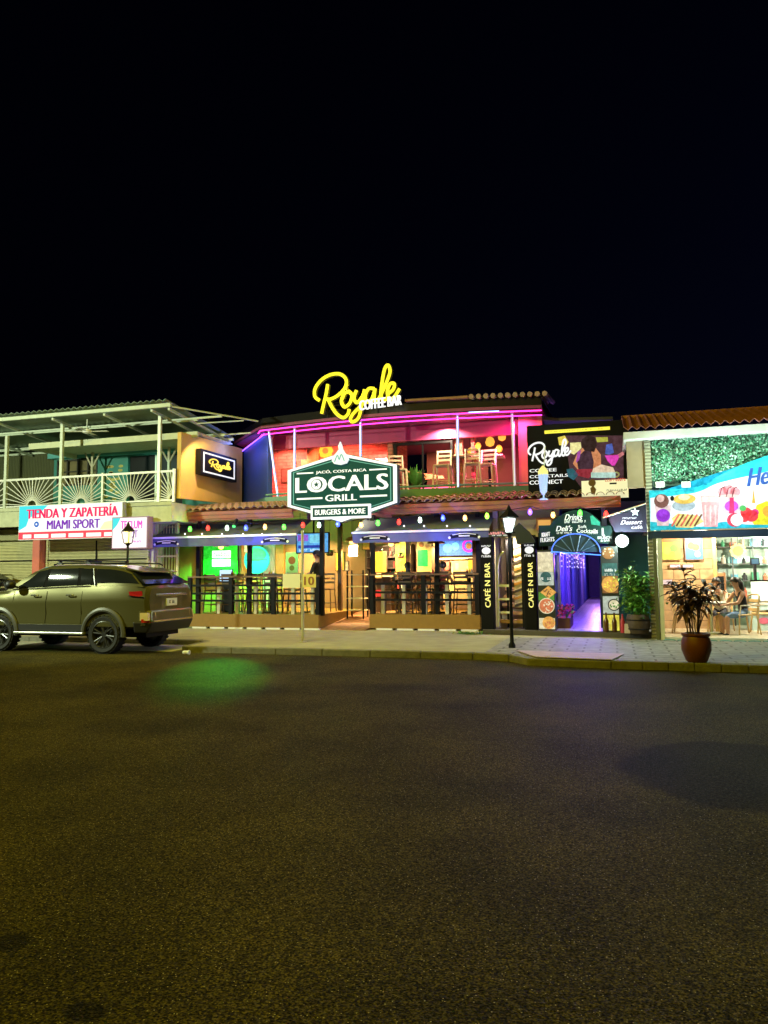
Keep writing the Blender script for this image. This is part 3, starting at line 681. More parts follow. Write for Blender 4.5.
# ---- LOCALS GRILL hexagon
t = thing('hexagon_sign', 'big teal hexagon sign reading LOCALS GRILL with a white flame', 'sign', (-6.72, 18.1, 3.0))
W2 = 1.51; CX = -6.72
def hexo(k, dz=0): return [(CX - W2 + k, 3.43 + k * .4), (CX - W2 + k, 4.40 - k * .4), (CX, 4.78 - k * .9), (CX + W2 - k, 4.40 - k * .4), (CX + W2 - k, 3.43 + k * .4), (CX, 2.98 + k * .9)]
mb = MB(); mb.prism(hexo(-.03), 17.98, 18.12); mb.build('back_box', M('sign_dark', (.02, .05, .05), .5), t)
FW_ = E('lit_frame', (.92, .97, 1), .95)
mb = MB(); o_, i_ = hexo(.0), hexo(.09)
for j in range(6):
    a, b, c, d = o_[j], o_[(j + 1) % 6], i_[(j + 1) % 6], i_[j]; mb.prism([a, b, c, d], 17.93, 17.975)
mb.build('frame', FW_, t)
mb = MB(); mb.prism(hexo(.092), 17.955, 17.975); mb.build('panel', E('lit_teal', (.004, .085, .085), .32), t)
mb = MB(); o_, i_ = hexo(.15), hexo(.175)
for j in range(6): mb.prism([o_[j], o_[(j + 1) % 6], i_[(j + 1) % 6], i_[j]], 17.945, 17.952)
mb.build('inner_line', E('lit_teal_line', (.15, .45, .42), .7), t)
y = 17.94
mb = MB(); mb.text('LOCALS', CX - 1.27, CX + 1.27, 3.78, 4.19, y, .05)
mb.build('lettering', FW_, t)
sx, sz = CX - .69, 3.985
mb = MB(); mb.disc(sx, sz, .13, y - .002, y + .006, 20); mb.build('letter_disc', FW_, t)
mb = MB()
mb.prism([(sx + r_ * math.sin(math.pi * k / 5), sz + r_ * math.cos(math.pi * k / 5)) for k in range(10) for r_ in ((.085 if k % 2 == 0 else .035),)], y - .006, y - .002); mb.build('star', MATS['lit_teal'], t)
mb = MB(); mb.text('GRILL', CX - .43, CX + .43, 3.53, 3.70, y, .05); mb.build('lettering', FW_, t)
mb = MB(); mb.text('JACÓ, COSTA RICA', CX - .70, CX + .70, 4.25, 4.36, y, .04); mb.build('lettering', FW_, t)
mb = MB(); mb.box(CX - 1.25, CX - .52, y, y + .01, 3.60, 3.645); mb.box(CX + .52, CX + 1.25, y, y + .01, 3.60, 3.645); mb.box(CX - 1.25, CX - .78, y, y + .01, 4.285, 4.32); mb.box(CX + .78, CX + 1.25, y, y + .01, 4.285, 4.32); mb.build('rule', FW_, t)
mb = MB(); mb.box(CX - .82, CX + .82, 17.87, 17.95, 3.06, 3.42); mb.build('lower_box', FW_, t)
mb = MB(); mb.box(CX - .76, CX + .76, 17.86, 17.868, 3.12, 3.36); mb.build('lower_panel', MATS['lit_teal'], t)
mb = MB(); mb.text('BURGERS & MORE', CX - .69, CX + .69, 3.17, 3.31, 17.855, .05); mb.build('lettering', FW_, t)
fl = [(0, 1.0), (-.07, .8), (-.05, .66), (-.13, .52), (-.26, .36), (-.3, .18), (-.22, .04), (0, -.02), (.22, .04), (.3, .2), (.26, .36), (.16, .5), (.09, .66), (.06, .82)]
mb = MB(); mb.prism([(CX + a * .78, 4.48 + b * .60) for a, b in fl], 17.88, 17.95); mb.build('flame', E('lit_flame', (.80, .90, .95), .85), t)
mb = MB(); mb.tube(catmull([(CX - .15, 17.872, 4.55), (CX - .07, 17.872, 4.72), (CX - .02, 17.872, 4.60), (CX + .04, 17.872, 4.74), (CX + .12, 17.872, 4.56)], 4), .014, 5); mb.build('flame_line', MATS['lit_teal_line'], t)
mb = MB()
for x in (CX - .9, CX + .9): mb.bar((x, 18.1, 3.75), (x, 19.8, 3.75), .03, 6)
mb.build('bracket', DARKM, t)
lamp('added_hexagon_wash', (CX, 17.2, 2.7), (.75, .95, 1), 16, .15, t)  # unseen lamp added in front of the self-lit sign

# ---- awnings with logo valance
AWN = M('awning_fabric', (.11, .13, .15), .75, var=.25, scale=3)
def awning(label, x0, x1, yf):
    t = thing('awning', label, 'awning', ((x0 + x1) / 2, yf + 1.0, 2.45))
    mb = MB(); mb.hexa([(x0, yf, 2.70), (x1, yf, 2.70), (x1, yf + 1.15, 3.20), (x0, yf + 1.15, 3.20)], [(x0, yf, 2.72), (x1, yf, 2.72), (x1, yf + 1.15, 3.22), (x0, yf + 1.15, 3.22)]); mb.build('canopy', AWN, t)
    mb = MB(); mb.box(x0, x1, yf - .02, yf - .008, 2.45, 2.69); mb.build('valance', M('valance_fabric', (.07, .08, .20), .7, var=.2), t)
    mb = MB(); mb.box(x0 - .02, x1 + .02, yf - .05, yf - .005, 2.69, 2.745); mb.build('front_bar', M('bar_alu', (.72, .72, .76), .4, .3), t)
    mb = MB()
    for x in (x0 + .06, (x0 + x1) / 2, x1 - .06): mb.bar((x, yf + .05, 2.68), (x, yf + 1.15, 3.17), .018, 6)
    mb.build('arm', DARKM, t)
    for cx in (x0 + .62, x1 - .62):
        mb = MB(); mb.prism([(cx - .42, 2.49), (cx - .36, 2.6), (cx - .2, 2.65), (cx + .2, 2.65), (cx + .36, 2.6), (cx + .42, 2.49), (cx + .2, 2.53), (cx - .2, 2.53)], yf - .026, yf - .022); lg = mb.build('logo', BLACK, t)
        mb = MB(); mb.tube([(cx - .3 + .6 * k / 8, yf - .028, 2.60 + .03 * math.sin(math.pi * k / 8)) for k in range(9)], .012, 5); mb.box(cx - .14, cx + .14, yf - .03, yf - .027, 2.555, 2.585)
        mb.disc(cx - .38, 2.53, .035, yf - .03, yf - .027, 8); mb.disc(cx + .38, 2.53, .035, yf - .03, yf - .027, 8); mb.build('logo_mark', WHITE, lg)
    return t
awning('long grey awning with small logos over the green lit deck', -12.85, -8.2, 18.42)
awning('grey awning with small logos over the deck beside the café column', -6.60, -2.98, 18.5)

# ---- coloured bulbs on their cable under the porch eave
BC = {'green': (.08, 1, .05), 'red': (1, .03, .02), 'white': (.75, 1, .75), 'blue': (.05, .08, 1), 'amber': (1, .55, .12), 'lime': (.35, 1, .05), 'violet': (.25, .08, 1)}
SEQ = [(190, 529, 'green'), (208, 528, 'red'), (227, 528, 'white'), (246, 528, 'blue'), (265, 527, 'amber'), (284, 527, 'green'), (303, 525, 'red'), (319, 525, 'white'), (338, 524, 'blue'), (361, 525, 'amber'),
       (378, 523, 'green'), (399, 522, 'red'), (420, 520, 'white'), (443, 518, 'blue'), (465, 518, 'amber'), (487, 516, 'lime'), (530, 512, 'violet'), (553, 515, 'amber'), (580, 513, 'green'), (606, 514, 'red')]
YB = 18.2
t = thing('string_lights', 'coloured festoon bulbs hanging in a row under the porch eave', 'string lights', tuple(at(400, 520, YB)))
path = [at(174, 520, YB)]
for px, py, c in SEQ: path.append(at(px, py - 6, YB))
path.append(at(634, 512, YB))
cable = []
for a, b in zip(path[:-1], path[1:]):
    for k in range(5): q = a.lerp(b, k / 5); q = q + Vector((0, 0, -.05 * math.sin(math.pi * k / 5) + .0)); cable.append(q)
mb = MB(); mb.tube(cable, .008, 4); mb.build('cable', BLACK, t)
for px, py, c in SEQ:
    p = at(px, py, YB)
    mb = MB(); mb.lathe([(.008, -.075), (.035, -.06), (.052, -.02), (.045, .03), (.025, .07)], p, 12); b = mb.build('bulb', E('bulb_' + c, BC[c], 4.0), t, smooth=True)
    mb = MB(); mb.lathe([(.026, .07), (.026, .115), (.012, .13)], p, 8); mb.build('socket', BLACK, b)
    lamp('bulb_light', p + Vector((0, -.08, 0)), BC[c], 3.6 * {'blue': 3.5, 'violet': 3, 'red': 1.3}.get(c, 1), .05, t)
mb = MB()
for px in (185, 202, 222, 243, 262, 281, 404, 424, 447, 470): mb.ball(at(px, 534 if px < 300 else 526, 18.45), .022, 8)
mb.build('fairy_bulb', E('fairy', (1, .95, .8), 3), t)

t = thing('barred_gate', 'pale yellow barred gate closing the left end of the terrace', 'gate', (-12.4, 18.75, .12))
GP = M('gate_yellow', (.60, .56, .26), .5)
mb = MB()
for x in (-12.75, -12.08): mb.box(x - .03, x + .03, 18.72, 18.78, .125, 3.2)
for z in (.2, 1.15, 2.2, 3.17): mb.box(-12.72, -12.11, 18.73, 18.77, z - .02, z + .02)
mb.build('frame', GP, t)
for k in range(6): 
    mb = MB(); mb.bar((-12.65 + .096 * k, 18.75, .2), (-12.65 + .096 * k, 18.75, 3.16), .010, 6); mb.build('bar', GP, t)
# ================================================================ THINGS ON THE TERRACE
g_ = ground(215, 670)
t = thing('added_green_spotlight', 'added dark spotlight with a green lens under the left porch roof', 'spotlight', (-10.0, 18.34, 3.05))  # made-up fitting, added to cast the green patch on the road
mb = MB(); mb.tube([(-10.0, 18.42, 3.17), (-10.0, 18.34, 3.08), (-9.98, 18.24, 2.98)], .05, 10); mb.build('housing', BLACK, t)
mb = MB(); mb.tube([(-9.98, 18.235, 2.975), (-9.978, 18.225, 2.966)], .042, 10); mb.build('lens', E('green_lens', (.05, 1, .1), 3), t)
lamp('added_green_spot', (-9.97, 18.18, 2.93), (.02, 1, .06), 1300, aim=tuple(g_), spot=15, parent=t)
def panel(name, label, cat, px0, py0, px1, py1, Y, facem, th=.05, framem=None, fr=.03, group=None):
    a, b = at(px0, py0, Y), at(px1, py1, Y); x0, x1, z1, z0 = a.x, b.x, a.z, b.z
    t = thing(name, label, cat, ((x0 + x1) / 2, Y, z0), group=group)
    mb = MB(); mb.box(x0, x1, Y, Y + th, z0, z1); mb.build('backing', framem or WOODD, t)
    mb = MB(); mb.box(x0 + fr, x1 - fr, Y - .008, Y - .002, z0 + fr, z1 - fr); mb.build('face', facem, t)
    return t, x0, x1, z0, z1
# green glowing board with white text block
t, x0, x1, z0, z1 = panel('neon_board', 'glowing green board with a white block of text at the back of the deck', 'neon sign', 203, 544, 238, 576, 22.6, E('green_glow', (.01, .55, .02), 1.0), .06, BLACK)
mb = MB()
for k, (a, b) in enumerate(((.56, .78), (.30, .52))):
    mb.box(x0 + .28 * (x1 - x0), x0 + .80 * (x1 - x0), 22.57, 22.58, z0 + a * (z1 - z0), z0 + b * (z1 - z0))
mb.build('text_panel', E('mint_white', (.72, 1, .85), 1.4), t)
mb = MB(); mb.scribble(x0 + .33 * (x1 - x0), x0 + .76 * (x1 - x0), z0 + .60 * (z1 - z0), z0 + .73 * (z1 - z0), 22.568, 9); mb.scribble(x0 + .33 * (x1 - x0), x0 + .76 * (x1 - x0), z0 + .35 * (z1 - z0), z0 + .47 * (z1 - z0), 22.568, 8); mb.build('lettering', E('green_letter', (.05, .6, .2), .8), t)
lamp('green_light', ((x0 + x1) / 2, 22.2, (z0 + z1) / 2), (.03, 1, .06), 170, .25, t)
t, x0, x1, z0, z1 = panel('table_talker', 'small pale glowing tablet standing behind the railing under the green board', 'tablet', 219, 569, 233, 582, 20.4, E('tablet_glow', (.55, .8, 1), 1.2), .03, BLACK)
mb = MB(); mb.box(x0 + .1, x1 - .1, 20.4, 20.55, .53, z0); mb.build('stand', BLACK, t)
p = at(257, 560, 22.7)
t = thing('round_neon_sign', 'round glowing cyan and green disc on the striped wall', 'neon sign', tuple(p))
mb = MB(); mb.disc(p.x, p.z, .47, 22.66, 22.72, 28); mb.build('disc', E('cyan_glow', (.02, .75, .55), .95), t)
mb = MB(); mb.disc(p.x, p.z + .18, .36, 22.645, 22.655, 24, .22); mb.build('upper_disc', E('green_glow2', (.03, .8, .22), .95), t)
mb = MB(); mb.box(p.x - .4, p.x + .4, 22.63, 22.64, p.z - .01, p.z + .01); mb.build('line', BLACK, t)
lamp('cyan_light', (p.x, 22.2, p.z), (.1, 1, .7), 18, .2, t)
# striped wall panels at the back
for (a, b, nm, c1, label) in ((239, 262, 'orange_slats', ((.55, .32, .10), (.40, .20, .06)), 'orange slatted screen behind the cyan disc'), (264, 275, 'grey_slats', ((.50, .52, .55), (.36, .38, .42)), 'pale grey slatted screen right of the cyan disc'), (276, 284, 'brown_slats', ((.42, .26, .06), (.30, .17, .04)), 'brown slatted screen beside the till')):
    pa, pb = at(a, 545, 22.9), at(b, 600, 22.9)
    mb = MB(); mb.box(pa.x, pb.x, 22.86, 22.97, .54, pa.z + .1); mb.build('slat_screen', stripes(nm, c1[0], c1[1], 'X', 40, .6), label=label, cat='screen', loc=((pa.x + pb.x) / 2, 22.9, .54), group='slatted screens on the back wall')
# posters, boards
def blobs(t, x0, x1, z0, z1, y, items):
    for i_, (u, v, r, mt) in enumerate(items):
        mb = MB(); mb.disc(x0 + u * (x1 - x0), z0 + v * (z1 - z0), r * (x1 - x0), y - .004 - .002 * i_, y - .001, 14); mb.build('picture', mt, t)
GOLD = E('poster_gold', (.95, .62, .05), .8)
t, x0, x1, z0, z1 = panel('lit_menu', 'narrow glowing amber menu board by the entrance ramp', 'menu board', 335, 552, 345, 571, 22.0, GOLD)
mb = MB(); mb.box(x0 + .1, x1 - .1, 21.985, 21.99, z0 + .16, z0 + .2); mb.box(x0 + .1, x0 + .14, 21.985, 21.99, z0 + .2, z0 + .42); mb.box(x0 + .14, x1 - .14, 21.985, 21.99, z0 + .38, z0 + .42); mb.build('mark', BLACK, t)
t, x0, x1, z0, z1 = panel('lit_menu', 'wide glowing amber menu board left of the tall yellow one', 'menu board', 374, 551, 387, 573, 22.4, GOLD)
mb = MB(); mb.scribble(x0 + .1, x1 - .1, z1 - .22, z1 - .16, 22.39, 6); mb.build('lettering', M('orange_ink', (.5, .15, .02), .6), t)
t, x0, x1, z0, z1 = panel('lit_menu', 'tall glowing yellow board with a small black emblem and lines', 'menu board', 395, 541, 411, 572, 22.3, E('poster_yellow', (1.0, .85, .08), .9))
mb = MB(); mb.prism([((x0 + x1) / 2 - .08, z1 - .26), ((x0 + x1) / 2 + .08, z1 - .26), ((x0 + x1) / 2, z1 - .12)], 22.28, 22.285)
for k in range(4): mb.scribble(x0 + .08, x1 - .08, z1 - .4 - .13 * k, z1 - .36 - .13 * k, 22.288, 7)
mb.build('lettering', M('brown_ink', (.14, .08, .01), .6), t)
t, x0, x1, z0, z1 = panel('lit_menu', 'glowing picture board with a bright green square below the awning', 'menu board', 416, 541, 435, 573, 22.3, E('poster_mix', (.85, .62, .15), .75))
mb = MB(); mb.box(x0 + .05, x1 - .22, 22.28, 22.285, z0 + .2, z1 - .28); mb.build('picture', E('poster_green', (.02, .85, .10), .9), t)
blobs(t, x0, x1, z0, z1, 22.285, [(.3, .88, .14, E('poster_brown', (.45, .2, .05), .6)), (.62, .84, .12, E('poster_tan', (.7, .4, .12), .7)), (.85, .5, .1, E('poster_lime', (.6, .8, .1), .8))])
t, x0, x1, z0, z1 = panel('wall_screen', 'wide blue lit screen with a magenta ring over the bar counter', 'screen', 438, 540, 477, 556, 22.3, E('screen_blue', (.05, .22, .85), .9), .06, BLACK)
mb = MB(); c = (x0 + .8 * (x1 - x0), z0 + .62 * (z1 - z0)); mb.tube([(c[0] + .17 * math.cos(a * math.pi / 10), 22.27, c[1] + .17 * math.sin(a * math.pi / 10)) for a in range(20)], .035, 6, closed=True); mb.build('ring', E('ring_magenta', (.85, .03, .7), 1.1), t)
blobs(t, x0, x1, z0, z1, 22.29, [(.25, .5, .12, E('screen_cyan', (.1, .5, 1), .9)), (.45, .6, .1, MATS['screen_cyan']), (.8, .6, .075, MATS['poster_brown'])])
t, x0, x1, z0, z1 = panel('bar_counter', 'tan bar counter with cream edging below the blue screen', 'counter', 441, 560, 476, 600, 21.9, M('counter_tan', (.50, .38, .16), .6), .6, WOODD)
mb = MB(); mb.box(x0 - .05, x1 + .05, 21.8, 22.5, z1 - .01 + .02, z1 + .06); mb.build('counter_top', CREAM, t)
mb = MB()
for k in range(7): mb.box(x0 + .1 + k * .17, x0 + .2 + k * .17, 21.885, 21.89, z1 - .5 + .1 * (k % 3), z1 - .3 + .1 * (k % 3))
mb.build('front_panel', M('counter_panel', (.62, .52, .28), .6), t)
p = at(473, 565, 21.85)
t = thing('beer_tap', 'amber glowing drink dispenser at the right end of the bar counter', 'dispenser', tuple(p))
mb = MB(); mb.box(p.x - .12, p.x + .12, 21.75, 21.95, p.z - .2, p.z + .15); mb.build('tank', E('tank_amber', (.95, .5, .05), .8), t)
mb = MB(); mb.box(p.x - .14, p.x + .14, 21.73, 21.97, p.z - .26, p.z - .2); mb.box(p.x - .13, p.x + .13, 21.74, 21.96, p.z + .15, p.z + .2); mb.build('frame', DARKM, t)
# blue tv on an arm at the entrance
t, x0, x1, z0, z1 = panel('wall_screen', 'bright blue television hanging over the ramp behind the pole', 'television', 296, 533, 329, 553, 20.3, E('tv_blue', (.10, .40, .95), .95), .07, BLACK)
mb = MB(); mb.box(x0 + .08, x1 - .25, 20.28, 20.285, z0 + .16, z0 + .24); mb.build('picture', E('tv_navy', (.02, .05, .5), .8), t)
mb = MB(); mb.box(x0 + .45, x1 - .3, 20.28, 20.285, z0 + .3, z1 - .06); mb.build('picture', E('tv_sky', (.2, .65, 1), 1), t)
mb = MB(); mb.box(x0 + .06, x0 + .4, 20.28, 20.285, z1 - .25, z1 - .06); mb.build('picture', E('tv_purple', (.35, .12, .8), .8), t)
mb = MB(); mb.scribble(x0 + .1, x1 - .1, z0 + .06, z0 + .13, 20.288, 12); mb.build('lettering', E('tv_white', (.7, .9, 1), 1), t)
mb = MB(); mb.bar(((x0 + x1) / 2, 20.4, z1 - .1), ((x0 + x1) / 2, 20.4, 3.59), .03, 6); mb.build('bracket', DARKM, t)
# pendant lamps
def pendant(label, px, py, Y, col, watt, top):
    p = at(px, py, Y); t = thing('pendant_lamp', label, 'lamp', tuple(p), group='pendant lamps over the terrace')
    mb = MB(); mb.bar((p.x, p.y, p.z + .12), (p.x, p.y, top), .008, 5); mb.build('cord', BLACK, t)
    mb = MB(); mb.lathe([(.26, -.02), (.25, .02), (.10, .10), (.04, .14)], p, 18); mb.build('shade', M('shade_copper', (.30, .12, .03), .4, .5), t, smooth=True)
    mb = MB(); mb.ball((p.x, p.y, p.z - .02), .09, 10); mb.build('bulb', E('pendant_glow', (1, .62, .15), 3.0), t, smooth=True)
    lamp('pendant_light', (p.x, p.y, p.z - .16), col, watt, .08, t)
pendant('copper pendant lamp in front of the green glowing board', 221, 546, 21.2, (1, .6, .2), 22, 3.6)
pendant('copper pendant lamp above the tills by the ramp', 300, 543, 21.8, (1, .62, .25), 34, 3.6)
pendant('copper pendant lamp over the ramp near the amber menu', 352, 541, 21.2, (1, .65, .3), 60, 3.6)
pendant('copper pendant lamp between the yellow boards', 391, 543, 21.4, (1, .66, .3), 42, 3.6)
pendant('copper pendant lamp near the blue bar screen', 436, 543, 21.0, (1, .66, .3), 42, 3.6)
lamp('terrace_light', (-9.9, 20.4, 3.35), (.30, 1, .2), 38, .1)
lamp('added_valance_light', (-4.1, 17.85, 2.5), (.05, .06, 1), 22); lamp('added_valance_light', (-5.5, 17.85, 2.5), (.30, .12, 1), 12); lamp('added_awning_light', (-9.2, 17.8, 2.5), (.04, .08, 1), 24); lamp('added_awning_light', (-12.4, 17.8, 2.5), (.25, .12, 1), 12)  # unseen blue and violet lamps, added to tint the awning valances
lamp('entrance_light', (-6.9, 18.9, 3.3), (1, .85, .6), 26, .1)

# tables and chairs
def make_table(label, x, y, z, h, wd, topm, group):
    t = thing('terrace_table', label, 'table', (x, y, z), group=group)
    mb = MB(); mb.box(x - wd, x + wd, y - .35, y + .35, z + h - .04, z + h); mb.build('tabletop', topm, t, bevel=.008)
    mb = MB(); mb.bar((x, y, z + .03), (x, y, z + h - .04), .04, 8); mb.build('leg', BLACK, t)
    mb = MB(); mb.lathe([(.26, 0), (.25, .02), (.05, .05)], (x, y, z), 16); mb.build('base', BLACK, t); return t
WT = M('table_wood', (.36, .22, .10), .4)
CHB = M('chair_brown', (.085, .05, .028), .5)
def make_chair(label, group, h=.68, mt=CHB, wd=.2, seatm=WOODD, r=.018):
    t = thing('terrace_chair' if mt is CHB else 'lounge_bar_chair', label, 'chair', (0, 0, 0), group=group, local=True)
    mb = MB(); mb.box(-wd, wd, -wd, wd, h - .04, h); mb.build('seat', seatm, t, bevel=.01)
    for sx in (-1, 1):
        mb = MB(); mb.bar((sx * (wd - .02), -wd + .02, h - .04), (sx * (wd + .02), -wd - .02, 0), r, 6); mb.build('leg', mt, t)
        mb = MB(); mb.tube([(sx * (wd + .02), wd + .03, 0), (sx * (wd - .02), wd - .02, h), (sx * (wd - .02), wd + .05, h + .46)], r, 6); mb.build('leg', mt, t)
    mb = MB()
    for z in (h + .18, h + .30, h + .43): mb.box(-wd + .02, wd - .02, wd + .005 + (z - h) * .1, wd + .03 + (z - h) * .1, z - .03, z + .03)
    mb.build('backrest', mt, t)
    mb = MB(); mb.bar((-wd, -wd, .25), (wd, -wd, .25), .013, 5); mb.bar((-wd, wd, .25), (wd, wd, .25), .013, 5); mb.build('stretcher', mt, t); return t
ch0 = make_chair('dark brown bar chair with slatted back at the left deck tables', 'bar chairs on the left deck')
first = True
def place(c0, x, y, z, rz, first, label=None, group=None):
    c = c0 if first else copy_tree(c0)
    c.location = (x, y, z); c.rotation_euler = (0, 0, rz)
    if label: c['label'] = label
    if group: c['group'] = group
    return c
make_table('high wooden table at the left end of the deck under the green board', -11.0, 20.1, .53, 1.0, .55, WT, 'terrace tables')
make_table('high wooden table in the middle of the deck by the cyan disc', -9.7, 20.0, .53, 1.0, .5, WT, 'terrace tables')
make_table('high wooden table on the deck beside the ramp', -8.5, 20.3, .53, 1.0, .45, WT, 'terrace tables')
for i, (x, y, a) in enumerate(((-11.35, 19.55, 180), (-10.75, 19.55, 170), (-11.3, 20.75, 10), (-10.7, 20.7, -8), (-9.95, 19.5, 175), (-9.4, 19.5, 186), (-9.9, 20.6, 5), (-9.3, 20.6, 0), (-8.75, 19.75, 180), (-8.3, 20.9, 0))):
    place(ch0, x, y, .53, R(a), i == 0)
make_table('high wooden table at the left of the right deck near the entrance', -5.75, 20.5, .54, 1.0, .45, WT, 'terrace tables')
make_table('high wooden table in the middle of the right deck', -4.8, 20.3, .54, 1.0, .4, WT, 'terrace tables')
make_table('high wooden table at the right end of the right deck', -3.85, 20.4, .54, 1.0, .35, WT, 'terrace tables')
for x, y, a in ((-6.0, 19.95, 180), (-5.5, 20.0, 172), (-5.8, 21.1, 0), (-4.95, 19.8, 180), (-4.5, 19.8, 190), (-4.8, 20.9, 4), (-3.95, 19.9, 180), (-3.7, 21.0, 0)):
    place(ch0, x, y, .54, R(a), False, 'dark brown bar chair with slatted back on the deck beside the café column', 'bar chairs on the right deck')
# shelf unit and host stand on the ramp side
t = thing('serving_shelf', 'dark open serving shelf with pale trays beside the man in black', 'shelf', (-7.45, 20.9, .3))
mb = MB()
for x in (-7.6, -7.1): 
    for y in (20.8, 21.2): mb.box(x - .02, x + .02, y - .02, y + .02, .3, 1.75)
mb.build('frame', DARKM, t)
for z in (.55, .9, 1.25, 1.6):
    mb = MB(); mb.box(-7.62, -7.08, 20.78, 21.22, z, z + .03); mb.build('tray', CREAM, t)
t = thing('drinks_shelf', 'tall dark shelf crowded with bottles behind the ramp', 'shelf', (-6.7, 22.5, .54))
mb = MB()
for x in (-7.55, -6.05): mb.box(x - .03, x + .03, 22.4, 22.75, .5, 2.55)
for z in (.75, 1.1, 1.45, 1.8, 2.15, 2.5): mb.box(-7.52, -6.08, 22.4, 22.75, z, z + .03)
mb.box(-7.52, -6.08, 22.74, 22.78, .5, 2.55); mb.build('frame', M('shelf_black', (.03, .02, .015), .5), t)
random.seed(4)
for z in (.78, 1.13, 1.48, 1.83, 2.18):
    for k in range(11):
        if random.random() < .2: continue
        x = -7.44 + k * .13; h = random.uniform(.18, .29); r_ = random.uniform(.03, .045); mb = MB(); mb.lathe([(r_, 0), (r_, h * .6), (r_ * .4, h * .75), (r_ * .4, h)], (x, 22.55, z), 8)
        mb.build('bottle', random.choice((M('bt_green', (.03, .16, .05), .2), M('bt_amber', (.30, .12, .02), .2), M('bt_clear', (.5, .5, .45), .2), M('bt_red', (.35, .03, .03), .3), M('bt_black', (.02, .02, .02), .3))), t)
t = thing('host_stand', 'dark host stand with plates and a red tag at the top of the ramp', 'stand', (-6.75, 21.6, .45))
mb = MB(); mb.box(-7.0, -6.45, 21.5, 21.95, .46, 1.5); mb.build('body', WOODD, t, bevel=.01)
mb = MB(); mb.hexa([(-7.05, 21.42, 1.5), (-6.4, 21.42, 1.5), (-6.4, 22.0, 1.62), (-7.05, 22.0, 1.62)], [(-7.05, 21.42, 1.54), (-6.4, 21.42, 1.54), (-6.4, 22.0, 1.66), (-7.05, 22.0, 1.66)]); mb.build('top', WT, t)
mb = MB(); mb.box(-6.95, -6.75, 21.47, 21.49, .95, 1.15); mb.build('tag', M('red_tag', (.6, .04, .06), .5), t)
for i, (px, py, s, lab) in enumerate(((292, 562, .28, 'white and red framed promo card behind the rail by the pole'), (353, 548, .2, 'small framed promo card hanging over the ramp'))):
    t, x0, x1, z0, z1 = panel('promo_card', lab, 'card', px - s * 22, py - s * 34, px + s * 22, py + s * 40, 21.4, M('card_white', (.7, .62, .5), .6), .03, WHITE, .02, group='promo cards')
    blobs(t, x0, x1, z0, z1, 21.392, [(.5, .62, .3, M('card_red', (.6, .08, .05), .6)), (.5, .25, .2, M('card_brown', (.3, .16, .06), .6))])
    mb = MB(); mb.bar(((x0 + x1) / 2, 21.43, z0 - .001), ((x0 + x1) / 2, 21.43, .54), .015, 6) if i == 0 else mb.bar(((x0 + x1) / 2, 21.42, z1), ((x0 + x1) / 2, 21.42, 3.6), .006, 5); mb.build('holder', DARKM, t)

# ---------------- people
def person_mesh(name, joints, edges, mats, assign, root, parent, loc):
    me = bpy.data.meshes.new(name); names = list(joints)
    me.from_pydata([joints[n][0] for n in names], [(names.index(a), names.index(b)) for a, b in edges], [])
    o = bpy.data.objects.new('skin_tmp', me); COL.objects.link(o)
    sk = o.modifiers.new('skin', 'SKIN'); sk.use_smooth_shade = True; sk.branch_smoothing = .6
    lay = me.skin_vertices[0] if len(me.skin_vertices) else None
    for i, n in enumerate(names):
        r = joints[n][1]; r = r if isinstance(r, tuple) else (r, r)
        me.skin_vertices[0].data[i].radius = r; me.skin_vertices[0].data[i].use_root = (n == root)
    ss = o.modifiers.new('sub', 'SUBSURF'); ss.levels = 2; ss.render_levels = 2
    out = baked(o); bpy.data.objects.remove(o)
    for mt in mats: out.materials.append(mt)
    segs = [(Vector(joints[a][0]), Vector(joints[b][0]), assign(a, b)) for a, b in edges]
    for p in out.polygons:
        c = p.center; best = (1e9, 0)
        for a, b, k in segs:
            ab = b - a; t_ = max(0, min(1, (c - a).dot(ab) / max(1e-9, ab.length_squared))); d = (a + ab * t_ - c).length
            if d < best[0]: best = (d, k)
        p.material_index = best[1]; p.use_smooth = True
    ob = bpy.data.objects.new('body', out); COL.objects.link(ob); ob.parent = parent; WL[ob.name] = Vector(); return ob
def hand(J, Ed, side, wrist, d, up, r=.011):
    """palm and five bent fingers growing from the wrist along d"""
    d = Vector(d).normalized(); up = Vector(up).normalized(); sd_ = d.cross(up).normalized() * side; wv = Vector(wrist)
    J[side_n(side, 'palm')] = (tuple(wv + d * .06), (.036, .018)); Ed.append((side_n(side, 'wrist'), side_n(side, 'palm')))
    for k, L in enumerate((.065, .08, .074, .055)):
        o = sd_ * (.03 - .02 * k); a = wv + d * .095 + o; n1, n2 = side_n(side, 'f%da' % k), side_n(side, 'f%db' % k)
        J[n1] = (tuple(a), r * .9); J[n2] = (tuple(a + d * L * .8 - up * L * .45), r * .75)
        Ed.append((side_n(side, 'palm'), n1)); Ed.append((n1, n2))
    n1 = side_n(side, 'tha'); n2 = side_n(side, 'thb'); a = wv + d * .05 + sd_ * .045
    J[n1] = (tuple(a), r); J[n2] = (tuple(a + d * .045 + sd_ * .012 - up * .012), r * .8); Ed += [(side_n(side, 'palm'), n1), (n1, n2)]
def side_n(s, n): return ('l_' if s > 0 else 'r_') + n
